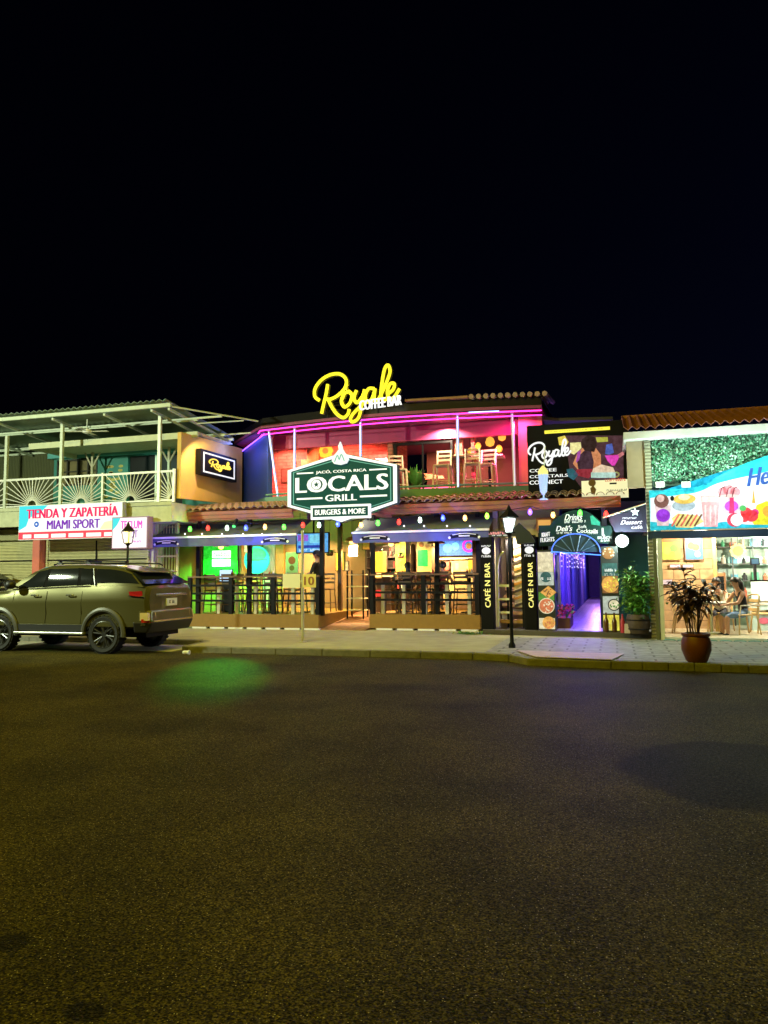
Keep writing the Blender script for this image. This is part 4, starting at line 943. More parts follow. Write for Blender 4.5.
def head_parts(t, c, face, hairm, long=False, cap=None, s=1.0):
    """face features and hair on the skinned head; c centre, face = unit vector looked along"""
    f = Vector(face).normalized(); rgt = f.cross(Vector((0, 0, 1))).normalized(); u = rgt.cross(f); c = Vector(c)
    mb = MB()
    for k in range(9):                                     # skull-cap of hair: shells of a lathe, cut open to the face
        pass
    n = 16; vs = []; fs = []
    for i in range(9):
        th = math.pi * .60 * i / 8
        for j in range(n):
            ph = 2 * math.pi * j / n; back = (1 - math.cos(ph)) / 2
            tt = th * (.62 + .55 * back)
            q = c + u * (.122 * math.cos(tt) + .008) + (f * math.cos(ph) * .108 + rgt * math.sin(ph) * .088) * math.sin(tt) - f * .008
            vs.append(q)
    for i in range(8):
        for j in range(n): fs.append((i * n + j, i * n + (j + 1) % n, (i + 1) * n + (j + 1) % n, (i + 1) * n + j))
    mb.add(vs, fs)
    if long:
        mb.tube([c - f * .07 + u * .05, c - f * .11 - u * .05, c - f * .12 - u * .18, c - f * .11 - u * .30], .05, 10, rs=[.06, .07, .055, .02])
    if cap:
        mb.slab([], 0, 0) if False else None
    h = mb.build('hair', hairm, t, smooth=True)
    q = h.modifiers.new('solid', 'SOLIDIFY'); q.thickness = .012; q.offset = 1
    mb = MB()
    for sx in (-1, 1): mb.ball(c + f * .093 + rgt * sx * .032 + u * .005, .011, 8)
    mb.build('eyes', M('eye_dark', (.03, .02, .02), .3), t, smooth=True)
    mb = MB(); mb.tube([c + f * .095 + u * .02, c + f * .118 - u * .025, c + f * .098 - u * .035], .010, 6, rs=[.007, .013, .009])
    for sx in (-1, 1): mb.ball(c + rgt * sx * .083 - f * .005, .022, 8, 1.4)
    mb.build('nose_and_ears', SKIN, t, smooth=True)
    mb = MB(); mb.tube([c + f * .092 - u * .058 - rgt * .024, c + f * .101 - u * .060, c + f * .092 - u * .058 + rgt * .024], .006, 6); mb.build('mouth', M('lips', (.30, .10, .08), .5), t, smooth=True)
    return f, rgt, u
# man in black at the ramp, looking left, hands on the rail shelf
pz = .54; px_ = -8.12; py_ = 19.75
t = thing('person', 'man in black cap and black clothes standing on the deck behind the pole', 'person', (px_, py_, pz))
J = {'pelvis': ((0, 0, .93), (.15, .12)), 'waist': ((0, 0, 1.08), (.145, .11)), 'chest': ((.01, 0, 1.30), (.175, .125)), 'neckb': ((0, 0, 1.46), (.08, .075)), 'neck': ((-.01, 0, 1.54), .055), 'head': ((-.025, 0, 1.64), (.082, .098)), 'crown': ((-.02, 0, 1.72), (.07, .08)),
     'l_sh': ((0, -.19, 1.42), .068), 'l_el': ((-.10, -.25, 1.14), .048), 'l_wrist': ((-.32, -.18, 1.07), .030), 'r_sh': ((0, .19, 1.42), .068), 'r_el': ((-.10, .25, 1.14), .048), 'r_wrist': ((-.32, .16, 1.07), .030)}
Ed = [('pelvis', 'waist'), ('waist', 'chest'), ('chest', 'neckb'), ('neckb', 'neck'), ('neck', 'head'), ('head', 'crown'), ('chest', 'l_sh'), ('l_sh', 'l_el'), ('l_el', 'l_wrist'), ('chest', 'r_sh'), ('r_sh', 'r_el'), ('r_el', 'r_wrist')]
for s in (1, -1):
    n = lambda k: side_n(s, k); yy = -.10 * s
    J.update({n('hip'): ((0, yy, .86), .095), n('knee'): ((.01, yy * 1.1, .48), .066), n('ank'): ((.04, yy * 1.2, .09), .046), n('toe'): ((-.12, yy * 1.3, .04), (.045, .035))})
    Ed += [('pelvis', n('hip')), (n('hip'), n('knee')), (n('knee'), n('ank')), (n('ank'), n('toe'))]
    hand(J, Ed, s, J[n('wrist')][0], (-1, .1 * s, -.15), (0, 0, 1))
SKIN_SEG = ('head', 'crown', 'neck', 'wrist', 'palm', 'f0', 'f1', 'f2', 'f3', 'th')
def asg(a, b):
    if any(k in b for k in SKIN_SEG): return 0
    return 1
person_mesh('body', J, Ed, [SKIN, CLOTHB], asg, 'pelvis', t, None)
WL[t.name] = Vector()
f, rg, u = head_parts(t, (-.025, 0, 1.645), (-1, 0, -.05), HAIR)
mb = MB(); mb.lathe([(.108, .03), (.112, .06), (.10, .10), (.06, .135), (.01, .145)], (-.022, 0, 1.65), 16)
mb.hexa([(-.10, -.07, 1.685), (-.10, .07, 1.685), (-.22, .05, 1.665), (-.22, -.05, 1.665)], [(-.10, -.07, 1.697), (-.10, .07, 1.697), (-.22, .05, 1.675), (-.22, -.05, 1.675)]); mb.build('cap', M('cap_navy', (.012, .014, .03), .7), t, smooth=True)

# ---------------- furniture of the upper lounge
chw = make_chair('tall cream ladder back bar chair at the lounge front', 'cream bar chairs in the upper lounge', .72, M('chair_cream', (.70, .58, .40), .5), .22, M('chair_seat', (.6, .48, .32), .6), .03)
for i, (px, Y, a, lab) in enumerate(((443, 20.25, 0, 'cream ladder back bar chair left of the lounge column'), (473, 20.2, 8, 'cream ladder back bar chair just right of the lounge column'), (487, 20.5, -6, 'cream ladder back bar chair nearest the pink wall'), (398, 20.6, 30, 'cream ladder back bar chair beside the hexagon sign'))):
    p = at(px, 490, Y); place(chw, p.x, p.y, 3.95, R(a), i == 0, lab)
for px, Y, lab in ((458, 20.9, 'tall cream lounge table behind the column'), (490, 21.2, 'tall cream lounge table near the pink wall')):
    p = at(px, 490, Y); make_table(lab, p.x, p.y, 3.95, 1.05, .42, M('chair_cream2', (.62, .5, .34), .5), 'lounge tables')
for k, (px, py, Y, r) in enumerate(((470, 451, 22.6, .09), (478, 446, 22.2, .10), (490, 442, 22.8, .15), (499, 449, 22.4, .11), (502, 437, 21.9, .12))):
    p = at(px, py, Y)
    lab = ('amber glass lantern hanging leftmost in the lounge cluster', 'amber glass lantern hanging second from the left in the cluster', 'wide amber lantern in the middle of the lounge cluster', 'low amber lantern at the right of the cluster', 'high amber lantern nearest the pink wall')[k]
    t = thing('lounge_lantern', lab, 'lamp', tuple(p), group='amber lanterns in the upper lounge')
    mb = MB(); mb.lathe([(.02, -r), (r * .8, -r * .7), (r, 0), (r * .7, r * .8), (.03, r * 1.1)], p, 10); mb.build('lamp_shade', E('lantern_amber', (1, .50, .06), 1.0), t)
    mb = MB(); mb.bar((p.x, p.y, p.z + r), (p.x, p.y, 5.97), .008, 4); mb.build('cord', BLACK, t)
    if k in (1, 3): lamp('amber_light', (p.x, p.y - .3, p.z), (1, .55, .12), 18, .1, t)
p = at(330, 452, 22.5)
t = thing('wall_lamp', 'tall wicker wall lamp on the coral wall of the lounge', 'lamp', tuple(at(313, 455, 22.3)))
q = loc_of(t); mb = MB(); mb.lathe([(.14, -.38), (.20, -.2), (.20, .2), (.14, .4)], q, 14); mb.build('lamp_shade', M('wicker', (.50, .32, .12), .7), t, smooth=True)
mb = MB(); mb.box(q.x - .03, q.x + .03, q.y, 22.6, q.z + .38, q.z + .44); mb.build('arm', DARKM, t)
q = at(309, 433, 21.6); t = thing('spot_bulb', 'round white ceiling bulb glowing under the lounge eave', 'lamp', tuple(q))
mb = MB(); mb.ball(q, .07, 10); mb.build('bulb', E('bulb_warm', (1, .85, .75), 4), t, smooth=True)
mb = MB(); mb.bar((q.x, q.y, q.z + .06), (q.x, q.y, 5.96), .03, 8); mb.build('socket', WHITE, t)
q = at(326, 451, 22.58)
t = thing('wall_flower', 'yellow flower shaped wall light on the coral wall', 'wall light', tuple(q))
mb = MB()
for k in range(8): mb.disc(q.x + .17 * math.cos(k * math.pi / 4), q.z + .17 * math.sin(k * math.pi / 4), .09, 22.54, 22.58, 10)
mb.build('petals', E('flower_yellow', (1, .62, .05), 1.0), t)
mb = MB(); mb.disc(q.x, q.z, .10, 22.51, 22.545, 14); mb.build('centre', E('flower_red', (.9, .25, .05), .9), t)

# small things on the tables, pictures on the walls, hanging plants
random.seed(12)
for (x, y, z, lab) in ((-11.0, 20.1, 1.53, 'left deck table'), (-9.7, 20.0, 1.53, 'middle deck table'), (-8.5, 20.3, 1.53, 'deck table beside the ramp'), (-5.75, 20.5, 1.54, 'right deck table near the entrance'), (-4.8, 20.3, 1.54, 'middle right deck table'), (-3.85, 20.4, 1.54, 'last right deck table')):
    t = thing('sauce_caddy', 'small wire caddy of sauce bottles on the ' + lab, 'caddy', (x, y, z), group='sauce caddies on the tables')
    mb = MB(); mb.box(x - .10, x + .10, y - .06, y + .06, z + .001, z + .07); mb.build('rack', DARKM, t)
    for k, c in enumerate((M('sc_red', (.6, .04, .03), .3), M('sc_yellow', (.8, .55, .05), .3), M('sc_white', (.75, .73, .68), .4))):
        mb = MB(); mb.lathe([(.028, .072), (.028, .16), (.010, .20), (.008, .23)], (x - .065 + .065 * k, y, z), 8); mb.build('bottle', c, t)
for i, (px, py, Y, lab, c) in enumerate(((345, 566, 22.35, 'small pale photo among the bottles behind the ramp', (.5, .45, .35)), (366, 545, 22.35, 'orange beer poster above the bottle shelf', (.6, .25, .05)), (248, 548, 22.6, 'small pale wall picture left of the cyan disc', (.4, .42, .3)), (446, 566, 21.8, 'red picture on the bar counter front', (.45, .08, .06)))):
    a, b = at(px - 4, py - 5, Y), at(px + 4, py + 5, Y)
    t = thing('wall_picture', lab, 'picture', ((a.x + b.x) / 2, Y, b.z), group='pictures at the back of the terrace')
    mb = MB(); mb.box(a.x, b.x, Y, Y + .03, b.z, a.z); mb.build('frame', BLACK, t)
    mb = MB(); mb.box(a.x + .02, b.x - .02, Y - .006, Y - .001, b.z + .02, a.z - .02); mb.build('print', M('print_%d' % i, c, .5, var=.8, scale=14), t)
def fern(label, x, y, z, top):
    t = thing('hanging_plant', label, 'hanging plant', (x, y, z), group='hanging plants under the porch')
    mb = MB(); mb.lathe([(.07, 0), (.11, .04), (.12, .14)], (x, y, z), 12); mb.build('pot', WOODD, t)
    mb = MB(); mb.bar((x, y, z + .14), (x, y, top), .006, 4); mb.build('cord', BLACK, t)
    mb = MB()
    for k in range(70):
        a = random.uniform(0, 6.28); L = random.uniform(.15, .32); d = Vector((math.cos(a), math.sin(a), random.uniform(0, .9))).normalized(); p = Vector((x, y, z + .13)); pts = [p]
        for j in range(4): p = p + d * L / 4; d = (d + Vector((0, 0, -.35))).normalized(); pts.append(p)
        sd_ = d.cross(Vector((0, 0, 1))); sd_ = sd_.normalized() * .022 if sd_.length > .01 else Vector((.02, 0, 0))
        vs = []
        for j, q in enumerate(pts): vs += [q - sd_ * (1 - j / 5), q + sd_ * (1 - j / 5)]
        mb.add(vs, [(2 * j, 2 * j + 1, 2 * j + 3, 2 * j + 2) for j in range(4)])
    mb.build('leaves', LEAF, t)
fern('bushy fern hanging above the man in black', -8.35, 21.3, 2.2, 3.6); fern('bushy fern hanging over the top of the ramp', -6.25, 21.9, 2.1, 3.6)
for i, (x0, z0, w_, h_, c, lab) in enumerate(((-9.9, 4.9, .5, .6, (.5, .35, .1), 'gold framed picture on the coral wall left of the sign'), (-7.3, 5.0, .55, .4, (.75, .6, .55), 'pale framed picture on the coral wall right of the flame'), (-10.6, 4.7, .35, .5, (.15, .08, .06), 'dark framed picture near the blue wall'))):
    t = thing('lounge_picture', lab, 'picture', (x0, 22.58, z0), group='pictures on the coral lounge wall')
    mb = MB(); mb.box(x0, x0 + w_, 22.56, 22.597, z0, z0 + h_); mb.build('frame', WOODD, t)
    mb = MB(); mb.box(x0 + .04, x0 + w_ - .04, 22.55, 22.558, z0 + .04, z0 + h_ - .04); mb.build('print', M('lprint_%d' % i, c, .5, var=.8, scale=9), t)
t = thing('lounge_plant', 'dark leafy plant in a pot behind the lounge window', 'potted plant', tuple(at(415, 490, 21.6)))
q = loc_of(t); mb = MB(); mb.lathe([(.14, 0), (.19, .3), (.17, .3), (.16, .26)], (q.x, q.y, 3.955), 14); mb.build('pot', TERRA, t)
mb = MB()
for k in range(60):
    a = random.uniform(0, 6.28); c_ = Vector((q.x, q.y, 4.25)); d = Vector((math.cos(a), math.sin(a), random.uniform(.4, 2.4))).normalized(); L = random.uniform(.35, .75); sd_ = d.cross(Vector((0, 0, 1))).normalized() * .05
    mb.add([c_ - sd_ * .3, c_ + sd_ * .3, c_ + d * L * .6 + sd_, c_ + d * L, c_ + d * L * .6 - sd_], [(0, 1, 2, 3, 4)])
mb.build('leaves', LEAF, t)
# ================================================================ STAIRS, ENTRANCE PASSAGE, BILLBOARD
ent = thing('passage_building', 'narrow entrance passage between restaurant and ice cream shop with blue lit vault', 'passage', (-1, 18.4, .12))
mb = MB(); mb.slab([(-3.15, 18.3), (.98, 17.85), (.98, 40), (-2.85, 40), (-2.85, 19.2), (-3.15, 19.2)], .125, .24); mb.build('step', M('step_dark', (.08, .07, .06), .7), ent)
mb = MB(); mb.slab([(-1.36, 18.25), (-.30, 18.2), (-.30, 44), (-1.36, 44)], .242, .250); mb.build('passage_floor', bricks('passage_tiles', (.60, .58, .62), (.54, .52, .56), (.25, .24, .27), .4, .4, .012, .3), ent)
mb = MB(); mb.slab([(-.28, 18.2), (.96, 18.0), (.96, 22), (-.28, 22)], .242, .248); mb.build('side_floor', M('side_floor', (.35, .28, .22), .6), ent)
mb = MB(); mb.box(-1.62, -1.40, 19.6, 44, .25, 3.3); mb.build('passage_wall', M('passage_blue', (.06, .09, .32), .5), ent)
mb = MB(); mb.box(-.26, -.14, 18.9, 44, .25, 3.3); mb.build('passage_wall', MATS['passage_blue'], ent)
mb = MB(); mb.box(-1.62, -.14, 44, 44.2, .25, 3.3); mb.build('passage_end', M('passage_end', (.10, .08, .25), .6), ent)
mb = MB(); mb.box(-.14, 1.0, 21.8, 22, .25, 3.6); mb.build('side_wall', M('side_teal', (.05, .22, .22), .6), ent)
mb = MB(); mb.box(-2.84, -1.3, 19.4, 19.5, 2.55, 3.4); mb.build('upper_front', M('front_cream', (.55, .45, .28), .7), ent)
# posts and hanging lights in the passage
for k in range(12):
    y = 19.2 + k * 1.35
    mb = MB(); mb.box(-.36, -.29, y, y + .07, .25, 2.15); mb.build('rail_post', M('post_navy', (.03, .04, .12), .5), ent)
    mb = MB(); mb.box(-1.40, -1.33, y + .4, y + .47, .25, 2.15); mb.build('rail_post', M('post_pale', (.20, .20, .38), .5), ent)
for k in range(9):
    y = 19.0 + k * .8; x = (-1.25, -1.1, -.95)[k % 3]
    mb = MB(); mb.bar((x, y, 2.6), (x, y, 1.75 - .1 * (k % 2)), .005, 4)
    c = mb.build('light_string', BLACK, ent)
    mb = MB()
    for j in range(5): mb.ball((x, y, 2.3 - .13 * j), .022, 6)
    mb.build('string_bulb', E('string_white', (.75, .8, 1), .9), c)
lamp('passage_blue_light', (-.85, 20.6, 2.3), (.10, .08, 1), 34, .1); lamp('passage_violet_light', (-.85, 19.8, 1.9), (.25, .07, 1), 30, .1)
lamp('passage_violet_light', (-.85, 32, 2.1), (.55, .25, 1), 30); lamp('passage_violet_light', (-.85, 38, 2.1), (.55, .25, 1), 30); lamp('passage_violet_light', (-.85, 22.5, 2.1), (.40, .12, 1), 34, .1); lamp('passage_blue_light', (-.85, 25.5, 2.2), (.15, .15, 1), 30, .1)
# barrel vault canopy
t = thing('barrel_canopy', 'blue neon edged barrel canopy over the purple passage', 'canopy', (-.86, 18.2, 2.05))
def arc(y, r=.56, n=14, x=-.86, z=2.10, k=.78): return [(x - r * math.cos(math.pi * i / n), y, z + r * k * math.sin(math.pi * i / n)) for i in range(n + 1)]
mb = MB(); A_ = arc(18.1); B_ = arc(22.4)
mb.add(A_ + B_, [(i, i + 1, 15 + i + 1, 15 + i) for i in range(14)]); o = mb.build('vault', M('vault_sheet', (.05, .10, .22), .3), t, smooth=True); q = o.modifiers.new('s', 'SOLIDIFY'); q.thickness = .02
NB = E('neon_blue', (.08, .18, 1), 1.8)
mb = MB(); mb.tube(A_, .011, 6); mb.build('neon_tube', NB, t)
mb = MB(); mb.bar((-1.43, 18.08, 2.12), (-.29, 18.08, 2.02), .013, 6); mb.build('neon_tube', E('neon_sky', (.08, .25, 1), 1.6), t)
mb = MB(); A2 = arc(18.13, .545); mb.add(A2, [tuple(range(15))]); o = mb.build('front_panel', M('vault_front', (.02, .06, .12), .5), t); q = o.modifiers.new('s', 'SOLIDIFY'); q.thickness = .01
mb = MB()
for k in range(1, 7):
    v = A_[k * 2]; mb.bar((-.86 + (k - 3.5) * .06, 18.105, 2.12), (v[0], 18.105, v[2]), .010, 5)
mb.build('rib', M('rib_pale', (.12, .22, .4), .4), t)
mb = MB(); mb.bar((-1.42, 18.1, 2.10), (-1.42, 22.4, 2.10), .014, 6); mb.build('neon_tube', NB, t)
mb = MB(); mb.bar((-.30, 18.1, 2.10), (-.30, 22.4, 2.10), .014, 6); mb.build('neon_tube', NB, t)
mb = MB()
for y in (18.7, 19.4, 20.2, 21.2): mb.tube(arc(y, .57), .02, 6)
mb.build('rib', DARKM, t)
# arch board
ARCH = M('arch_board', (.008, .034, .036), .6, spec=.15)
t = thing('arch_sign', 'dark teal arched board with white script over the passage entrance', 'sign', (-.8, 18.5, 2.2))
pts = [(30, 175), (128, 172), (150, 138), (190, 105), (240, 75), (285, 54), (330, 44), (400, 42), (440, 54), (480, 75), (525, 108), (560, 140), (568, 178), (660, 178), (662, 330), (560, 330), (520, 305), (330, 235), (250, 262), (190, 305), (150, 350), (35, 352)]
def ac(x, y, Y=18.45): q = at(535 + x / 8.53, 505 + y / 8.53, Y); return (q.x, q.z)
mb = MB(); mb.prism([ac(*p) for p in pts], 18.45, 18.53); mb.build('board', ARCH, t)
AW = E('arch_white', (.88, .95, .95), .85)
def atext(s, x0, y0, x1, y1, bold=.02, slope=0, shear=0, nm=AW):
    a, b = ac(x0, y0), ac(x1, y1); mb = MB(); mb.text(s, a[0], b[0], b[1], a[1], 18.444, bold, shear=shear, slope=slope); return mb.build('lettering', nm, t)
atext('Drinks', 250, 80, 395, 128, .02, .0, .12); atext("Deli's", 178, 178, 312, 222, .03, 0, .1); atext('Soft', 368, 172, 440, 196, .02); atext('Cocktails', 355, 202, 535, 232, .03, -.02)
atext('KRAFT', 58, 238, 128, 272, .04, .02); atext('FLIGHTS', 48, 282, 165, 316, .04, .02); atext('BRUNCH', 535, 268, 650, 288, .03); atext('& BAR', 560, 294, 640, 312, .03)
mb = MB()
for (x0, y0, x1, y1) in ((250, 134, 435, 150), (185, 232, 312, 244), (450, 238, 535, 246)):
    a, b = ac(x0, y0), ac(x1, y1); mb.scribble(a[0], b[0], b[1], a[1], 18.446, 14)
a, b = ac(568, 195), ac(598, 262); mb.prism([(a[0], a[1]), (a[0] + .04, a[1]), (a[0] + .05, b[1] + .03), (b[0], b[1] + .01), (b[0], b[1]), (a[0], b[1])], 18.44, 18.446)
mb.build('small_lettering', AW, t)
mb = MB(); mb.prism([ac(470, 95), ac(490, 90), ac(555, 150), ac(550, 175), ac(480, 165)], 18.438, 18.446); mb.build('teal_patch', E('arch_teal', (.04, .45, .36), .7), t)
mb = MB()
for x in (-1.72, .0): mb.box(x - .05, x + .05, 18.55, 18.65, .25, 2.6)
mb.build('post', BLACK, t)
# food picture pillars
DK = M('poster_black', (.02, .025, .025), .5)
F_TEAL = E('food_teal', (.05, .14, .14), .6); F_ORG = E('food_orange', (.85, .42, .10), .75); F_RED = E('food_red', (.75, .22, .10), .7); F_CRM = E('food_cream', (.85, .75, .55), .75); F_GRN = E('food_green', (.12, .35, .06), .6); F_YEL = E('food_yellow', (.95, .75, .08), .8); F_PALE = E('food_pale', (.55, .62, .60), .65); F_BRN = E('food_brown', (.30, .14, .05), .6)
def food_pillar(label, x0, x1, z0, z1, y, items, nm='food_pillar'):
    t = thing(nm, label, 'menu pillar', ((x0 + x1) / 2, y + .1, z0))
    mb = MB(); mb.box(x0, x1, y, y + .18, z0, z1); mb.build('column', DK, t)
    for i_, (kind, u, v, r, mt) in enumerate(items):
        e_ = .0012 * i_
        mb = MB(); cx, cz = x0 + u * (x1 - x0), z0 + v * (z1 - z0)
        if kind == 'o': mb.disc(cx, cz, r, y - .006 - e_, y - .001, 18)
        elif kind == 'r': mb.box(x0 + .02, x1 - .02, y - .003 - e_, y - .001, cz - r, cz + r)
        elif kind == 'd': mb.prism([(cx - r, cz), (cx, cz - r * .8), (cx + r, cz), (cx, cz + r * .8)], y - .009 - e_, y - .002)
        elif kind == 's': mb.scribble(cx - r, cx + r, cz - .03, cz + .03, y - .005 - e_, 8)
        elif kind == 'b':
            for q in range(int(r * 120)):
                a_, rr = random.uniform(0, 6.3), r * math.sqrt(random.random()); mb.disc(cx + rr * math.cos(a_), cz + rr * math.sin(a_), .018, y - .012 - e_, y - .003, 6)
        mb.build('picture', mt, t)
    return t
food_pillar('tall food picture pillar with pizza and a sandwich left of the passage', -1.79, -1.38, .25, 2.17, 18.3,
            [('r', .5, .85, .24, F_CRM), ('r', .5, .64, .16, F_PALE), ('o', .5, .66, .13, F_TEAL), ('s', .5, .64, .12, LITW), ('r', .5, .42, .10, F_GRN), ('d', .62, .47, .19, F_ORG), ('b', .6, .47, .12, F_BRN), ('o', .5, .30, .19, F_CRM), ('o', .5, .30, .17, F_RED), ('b', .5, .30, .15, F_CRM), ('r', .5, .08, .13, F_CRM), ('o', .6, .09, .15, F_ORG), ('b', .6, .09, .13, F_RED)])
food_pillar('narrow food picture pillar with fries and beer right of the passage', -.30, .09, .25, 2.22, 18.15,
            [('o', .45, .92, .14, F_BRN), ('b', .45, .92, .13, F_CRM), ('r', .5, .72, .16, F_TEAL), ('s', .5, .72, .15, LITW), ('s', .5, .67, .12, F_PALE), ('r', .5, .55, .2, F_BRN), ('o', .5, .55, .19, F_ORG), ('b', .5, .55, .17, F_YEL), ('r', .5, .31, .2, F_PALE), ('o', .68, .31, .14, DK), ('o', .68, .31, .115, F_CRM), ('b', .68, .31, .1, F_GRN), ('r', .5, .10, .18, F_YEL), ('b', .5, .03, .14, F_CRM)])
t = thing('drink_dispenser', 'pair of dark beer bottles standing at the foot of the fries pillar', 'bottles', (-.12, 18.08, .25))
for x in (-.22, -.04):
    mb = MB(); mb.lathe([(.05, 0), (.055, .02), (.055, .24), (.022, .33), (.02, .42)], (x, 18.08, .25), 10); b = mb.build('bottle', M('bottle_brown', (.10, .04, .01), .15), t, smooth=True)
    mb = MB(); mb.lathe([(.022, .42), (.022, .44)], (x, 18.08, .25), 8); mb.build('bottle_cap', CHROME, b)
# café n bar columns
def cafe_col(label, x0, x1):
    y = 18.42; t = thing('cafe_column', label, 'sign column', ((x0 + x1) / 2, y + .15, .14), group='black café columns')
    mb = MB(); mb.box(x0, x1, y, y + .3, .13, 2.52); mb.build('column', M('column_black', (.006, .006, .008), .6, spec=.12), t, bevel=.01)
    mb = MB(); mb.text('CAFÉ N BAR', x0 + .075, x1 - .075, .78, 1.88, y - .004, .03, vert=True); mb.build('lettering', E('cafe_yellow', (.95, .85, .25), .95), t)
    mb = MB(); cx = (x0 + x1) / 2
    mb.disc(cx, 2.18, .11, y - .006, y - .002, 14, .09); mb.scribble(cx - .12, cx + .12, 2.02, 2.07, y - .002, 6); mb.scribble(cx - .12, cx + .12, 2.28, 2.32, y - .002, 7)
    mb.build('logo', LITW, t)
cafe_col('black column reading CAFÉ N BAR beside the right deck', -3.20, -2.88); cafe_col('black column reading CAFÉ N BAR beside the food picture pillar', -2.13, -1.83)
# stairs behind the columns
t = thing('staircase', 'wooden stairs rising between the two black café columns', 'stairs', (-2.5, 19, .25))
for k in range(9):
    mb = MB(); z = .25 + .2 * k; mb.box(-2.80, -2.14, 18.75 + .28 * k, 19.08 + .28 * k, z + .12, z + .2); mb.build('tread', M('tread_wood', (.45, .26, .13), .5), t)
    mb = MB(); mb.box(-2.80, -2.14, 18.97 + .28 * k, 18.99 + .28 * k, z, z + .119); mb.build('riser', M('riser_cream', (.5, .4, .28), .6), t)
mb = MB()
mb.tube([(-2.80, 18.62, .3), (-2.80, 18.64, 1.7)] + [(-2.80 + .18 - .18 * math.cos(a), 18.64, 1.7 + .45 * math.sin(a)) for a in (.3, .7, 1.1, 1.5)], .025, 8)
mb.box(-2.82, -2.46, 18.62, 18.66, 1.28, 1.34); mb.box(-2.82, -2.46, 18.62, 18.66, .95, 1.0); mb.box(-2.82, -2.46, 18.62, 18.66, .62, .67); mb.bar((-2.48, 18.64, .3), (-2.48, 18.64, 1.32), .025, 8); mb.build('handrail', WHITE, t)
mb = MB(); mb.box(-2.20, -2.14, 18.56, 18.62, .26, 2.5); mb.box(-2.62, -2.57, 18.9, 18.95, .26, 2.5); mb.build('post', DARKM, t)
t = thing('striped_panel', 'tall panel of diagonal orange and white strips beside the stairs', 'panel', (-2.25, 19.05, .6))
mb = MB(); mb.box(-2.44, -2.14, 19.05, 19.1, .75, 2.5); mb.build('backing', M('panel_cream', (.70, .58, .4), .6), t)
for k in range(9):
    mb = MB(); z = .76 + .18 * k; mb.hexa([(-2.44, 19.03, z), (-2.14, 19.03, z + .10), (-2.14, 19.045, z + .10), (-2.44, 19.045, z)], [(-2.44, 19.03, z + .06), (-2.14, 19.03, z + .16), (-2.14, 19.045, z + .16), (-2.44, 19.045, z + .06)])
    mb.build('strip', M('strip_orange', (.65, .30, .05), .5) if k % 2 else M('strip_dark', (.08, .06, .05), .5), t)
t = thing('hanging_sign', 'small dark sign with red and white lettering between the café columns', 'sign', (-2.75, 18.5, 2.5))
mb = MB(); mb.box(-3.06, -2.30, 18.5, 18.55, 2.53, 2.68); mb.build('board', DK, t)
mb = MB(); mb.scribble(-3.0, -2.36, 2.59, 2.65, 18.498, 11); mb.build('lettering', E('sign_rose', (.95, .35, .35), .9), t)
mb = MB(); mb.scribble(-2.9, -2.45, 2.55, 2.575, 18.498, 11); mb.build('lettering', LITW, t)
mb = MB(); mb.box(-3.2, -1.83, 18.56, 18.64, 2.525, 2.56); mb.build('beam', BLACK, t)
lamp('stairs_light', (-2.5, 18.75, 2.45), (1, .82, .6), 22, .06)
t = thing('awning', 'small dark folded awning hung above the second café column', 'awning', (-1.98, 18.2, 2.3))
mb = MB(); mb.prism([(-2.30, 2.72), (-2.18, 2.84), (-1.95, 2.62), (-1.80, 2.36), (-2.25, 2.32)], 18.15, 18.38); mb.build('canopy', M('awning_black', (.012, .02, .022), .6), t)
mb = MB(); mb.bar((-2.24, 18.25, 2.55), (-1.98, 18.25, 2.50), .012, 5); mb.build('arm', STEEL, t)
# orange lit transom right of the café column
t = thing('lit_transom', 'small orange lit window frame above the food pillar', 'window', tuple(at(545, 524, 19.35)))
a, b = at(536, 518, 19.35), at(553, 530, 19.35)
mb = MB(); mb.box(a.x, b.x, 19.33, 19.38, b.z, a.z); mb.build('frame', M('frame_orange', (.55, .22, .06), .5), t)
mb = MB(); mb.box(a.x + .05, b.x - .05, 19.318, 19.326, b.z + .06, a.z - .06); mb.build('pane', E('transom_amber', (.95, .48, .12), .7), t)
# billboard
BBY = 19.25
t = thing('billboard', 'large black billboard reading Royale COFFEE COCKTAILS CONNECT beside the lounge', 'billboard', (-.8, BBY, 3.6))
mb = MB(); mb.box(-2.05, .42, BBY, BBY + .12, 3.55, 5.43); mb.build('panel', M('billboard_black', (.006, .006, .010), .6, spec=.1), t)
BW = E('board_white', (.92, .94, .98), .9)
bx = lambda x, y: ((lambda q: (q.x, q.z))(at(510 + x / 5.486, 400 + y / 5.486, BBY)))
a = bx(100, 365); b = bx(335, 240)
mb = MB(); src = MB(); script(src, a[0], a[1], (b[0] - a[0]), BBY - .02, .026); mb.v = src.v; mb.f = src.f; mb.mi = src.mi; mb.build('lettering', BW, t)
for s, y0, y1, x1 in (('COFFEE', 373, 398, 255), ('COCKTAILS', 404, 430, 318), ('CONNECT', 435, 465, 290)):
    p, q = bx(108, y1), bx(x1, y0); mb = MB(); mb.text(s, p[0], q[0], p[1], q[1], BBY - .004, .04); mb.build('lettering', BW, t)
p, q = bx(190, 186), bx(548, 146)
mb = MB(); mb.box(p[0], q[0], BBY - .03, BBY - .001, p[1], q[1] - .0); mb.build('yellow_bar', E('board_yellow', (1, .86, .08), .9), t)
mb = MB(); mb.scribble(p[0] + .1, q[0] - .1, p[1] + .045, q[1] - .045, BBY - .031, 22); mb.build('bar_lettering', BLACK, t)
def bpoly(nm, mt, pp, d): mb = MB(); mb.prism([bx(*c) for c in pp], BBY - .003 - d, BBY - .002); mb.build(nm, mt, t)
PB = lambda n, c, s=.55: E('photo_' + n, c, s)
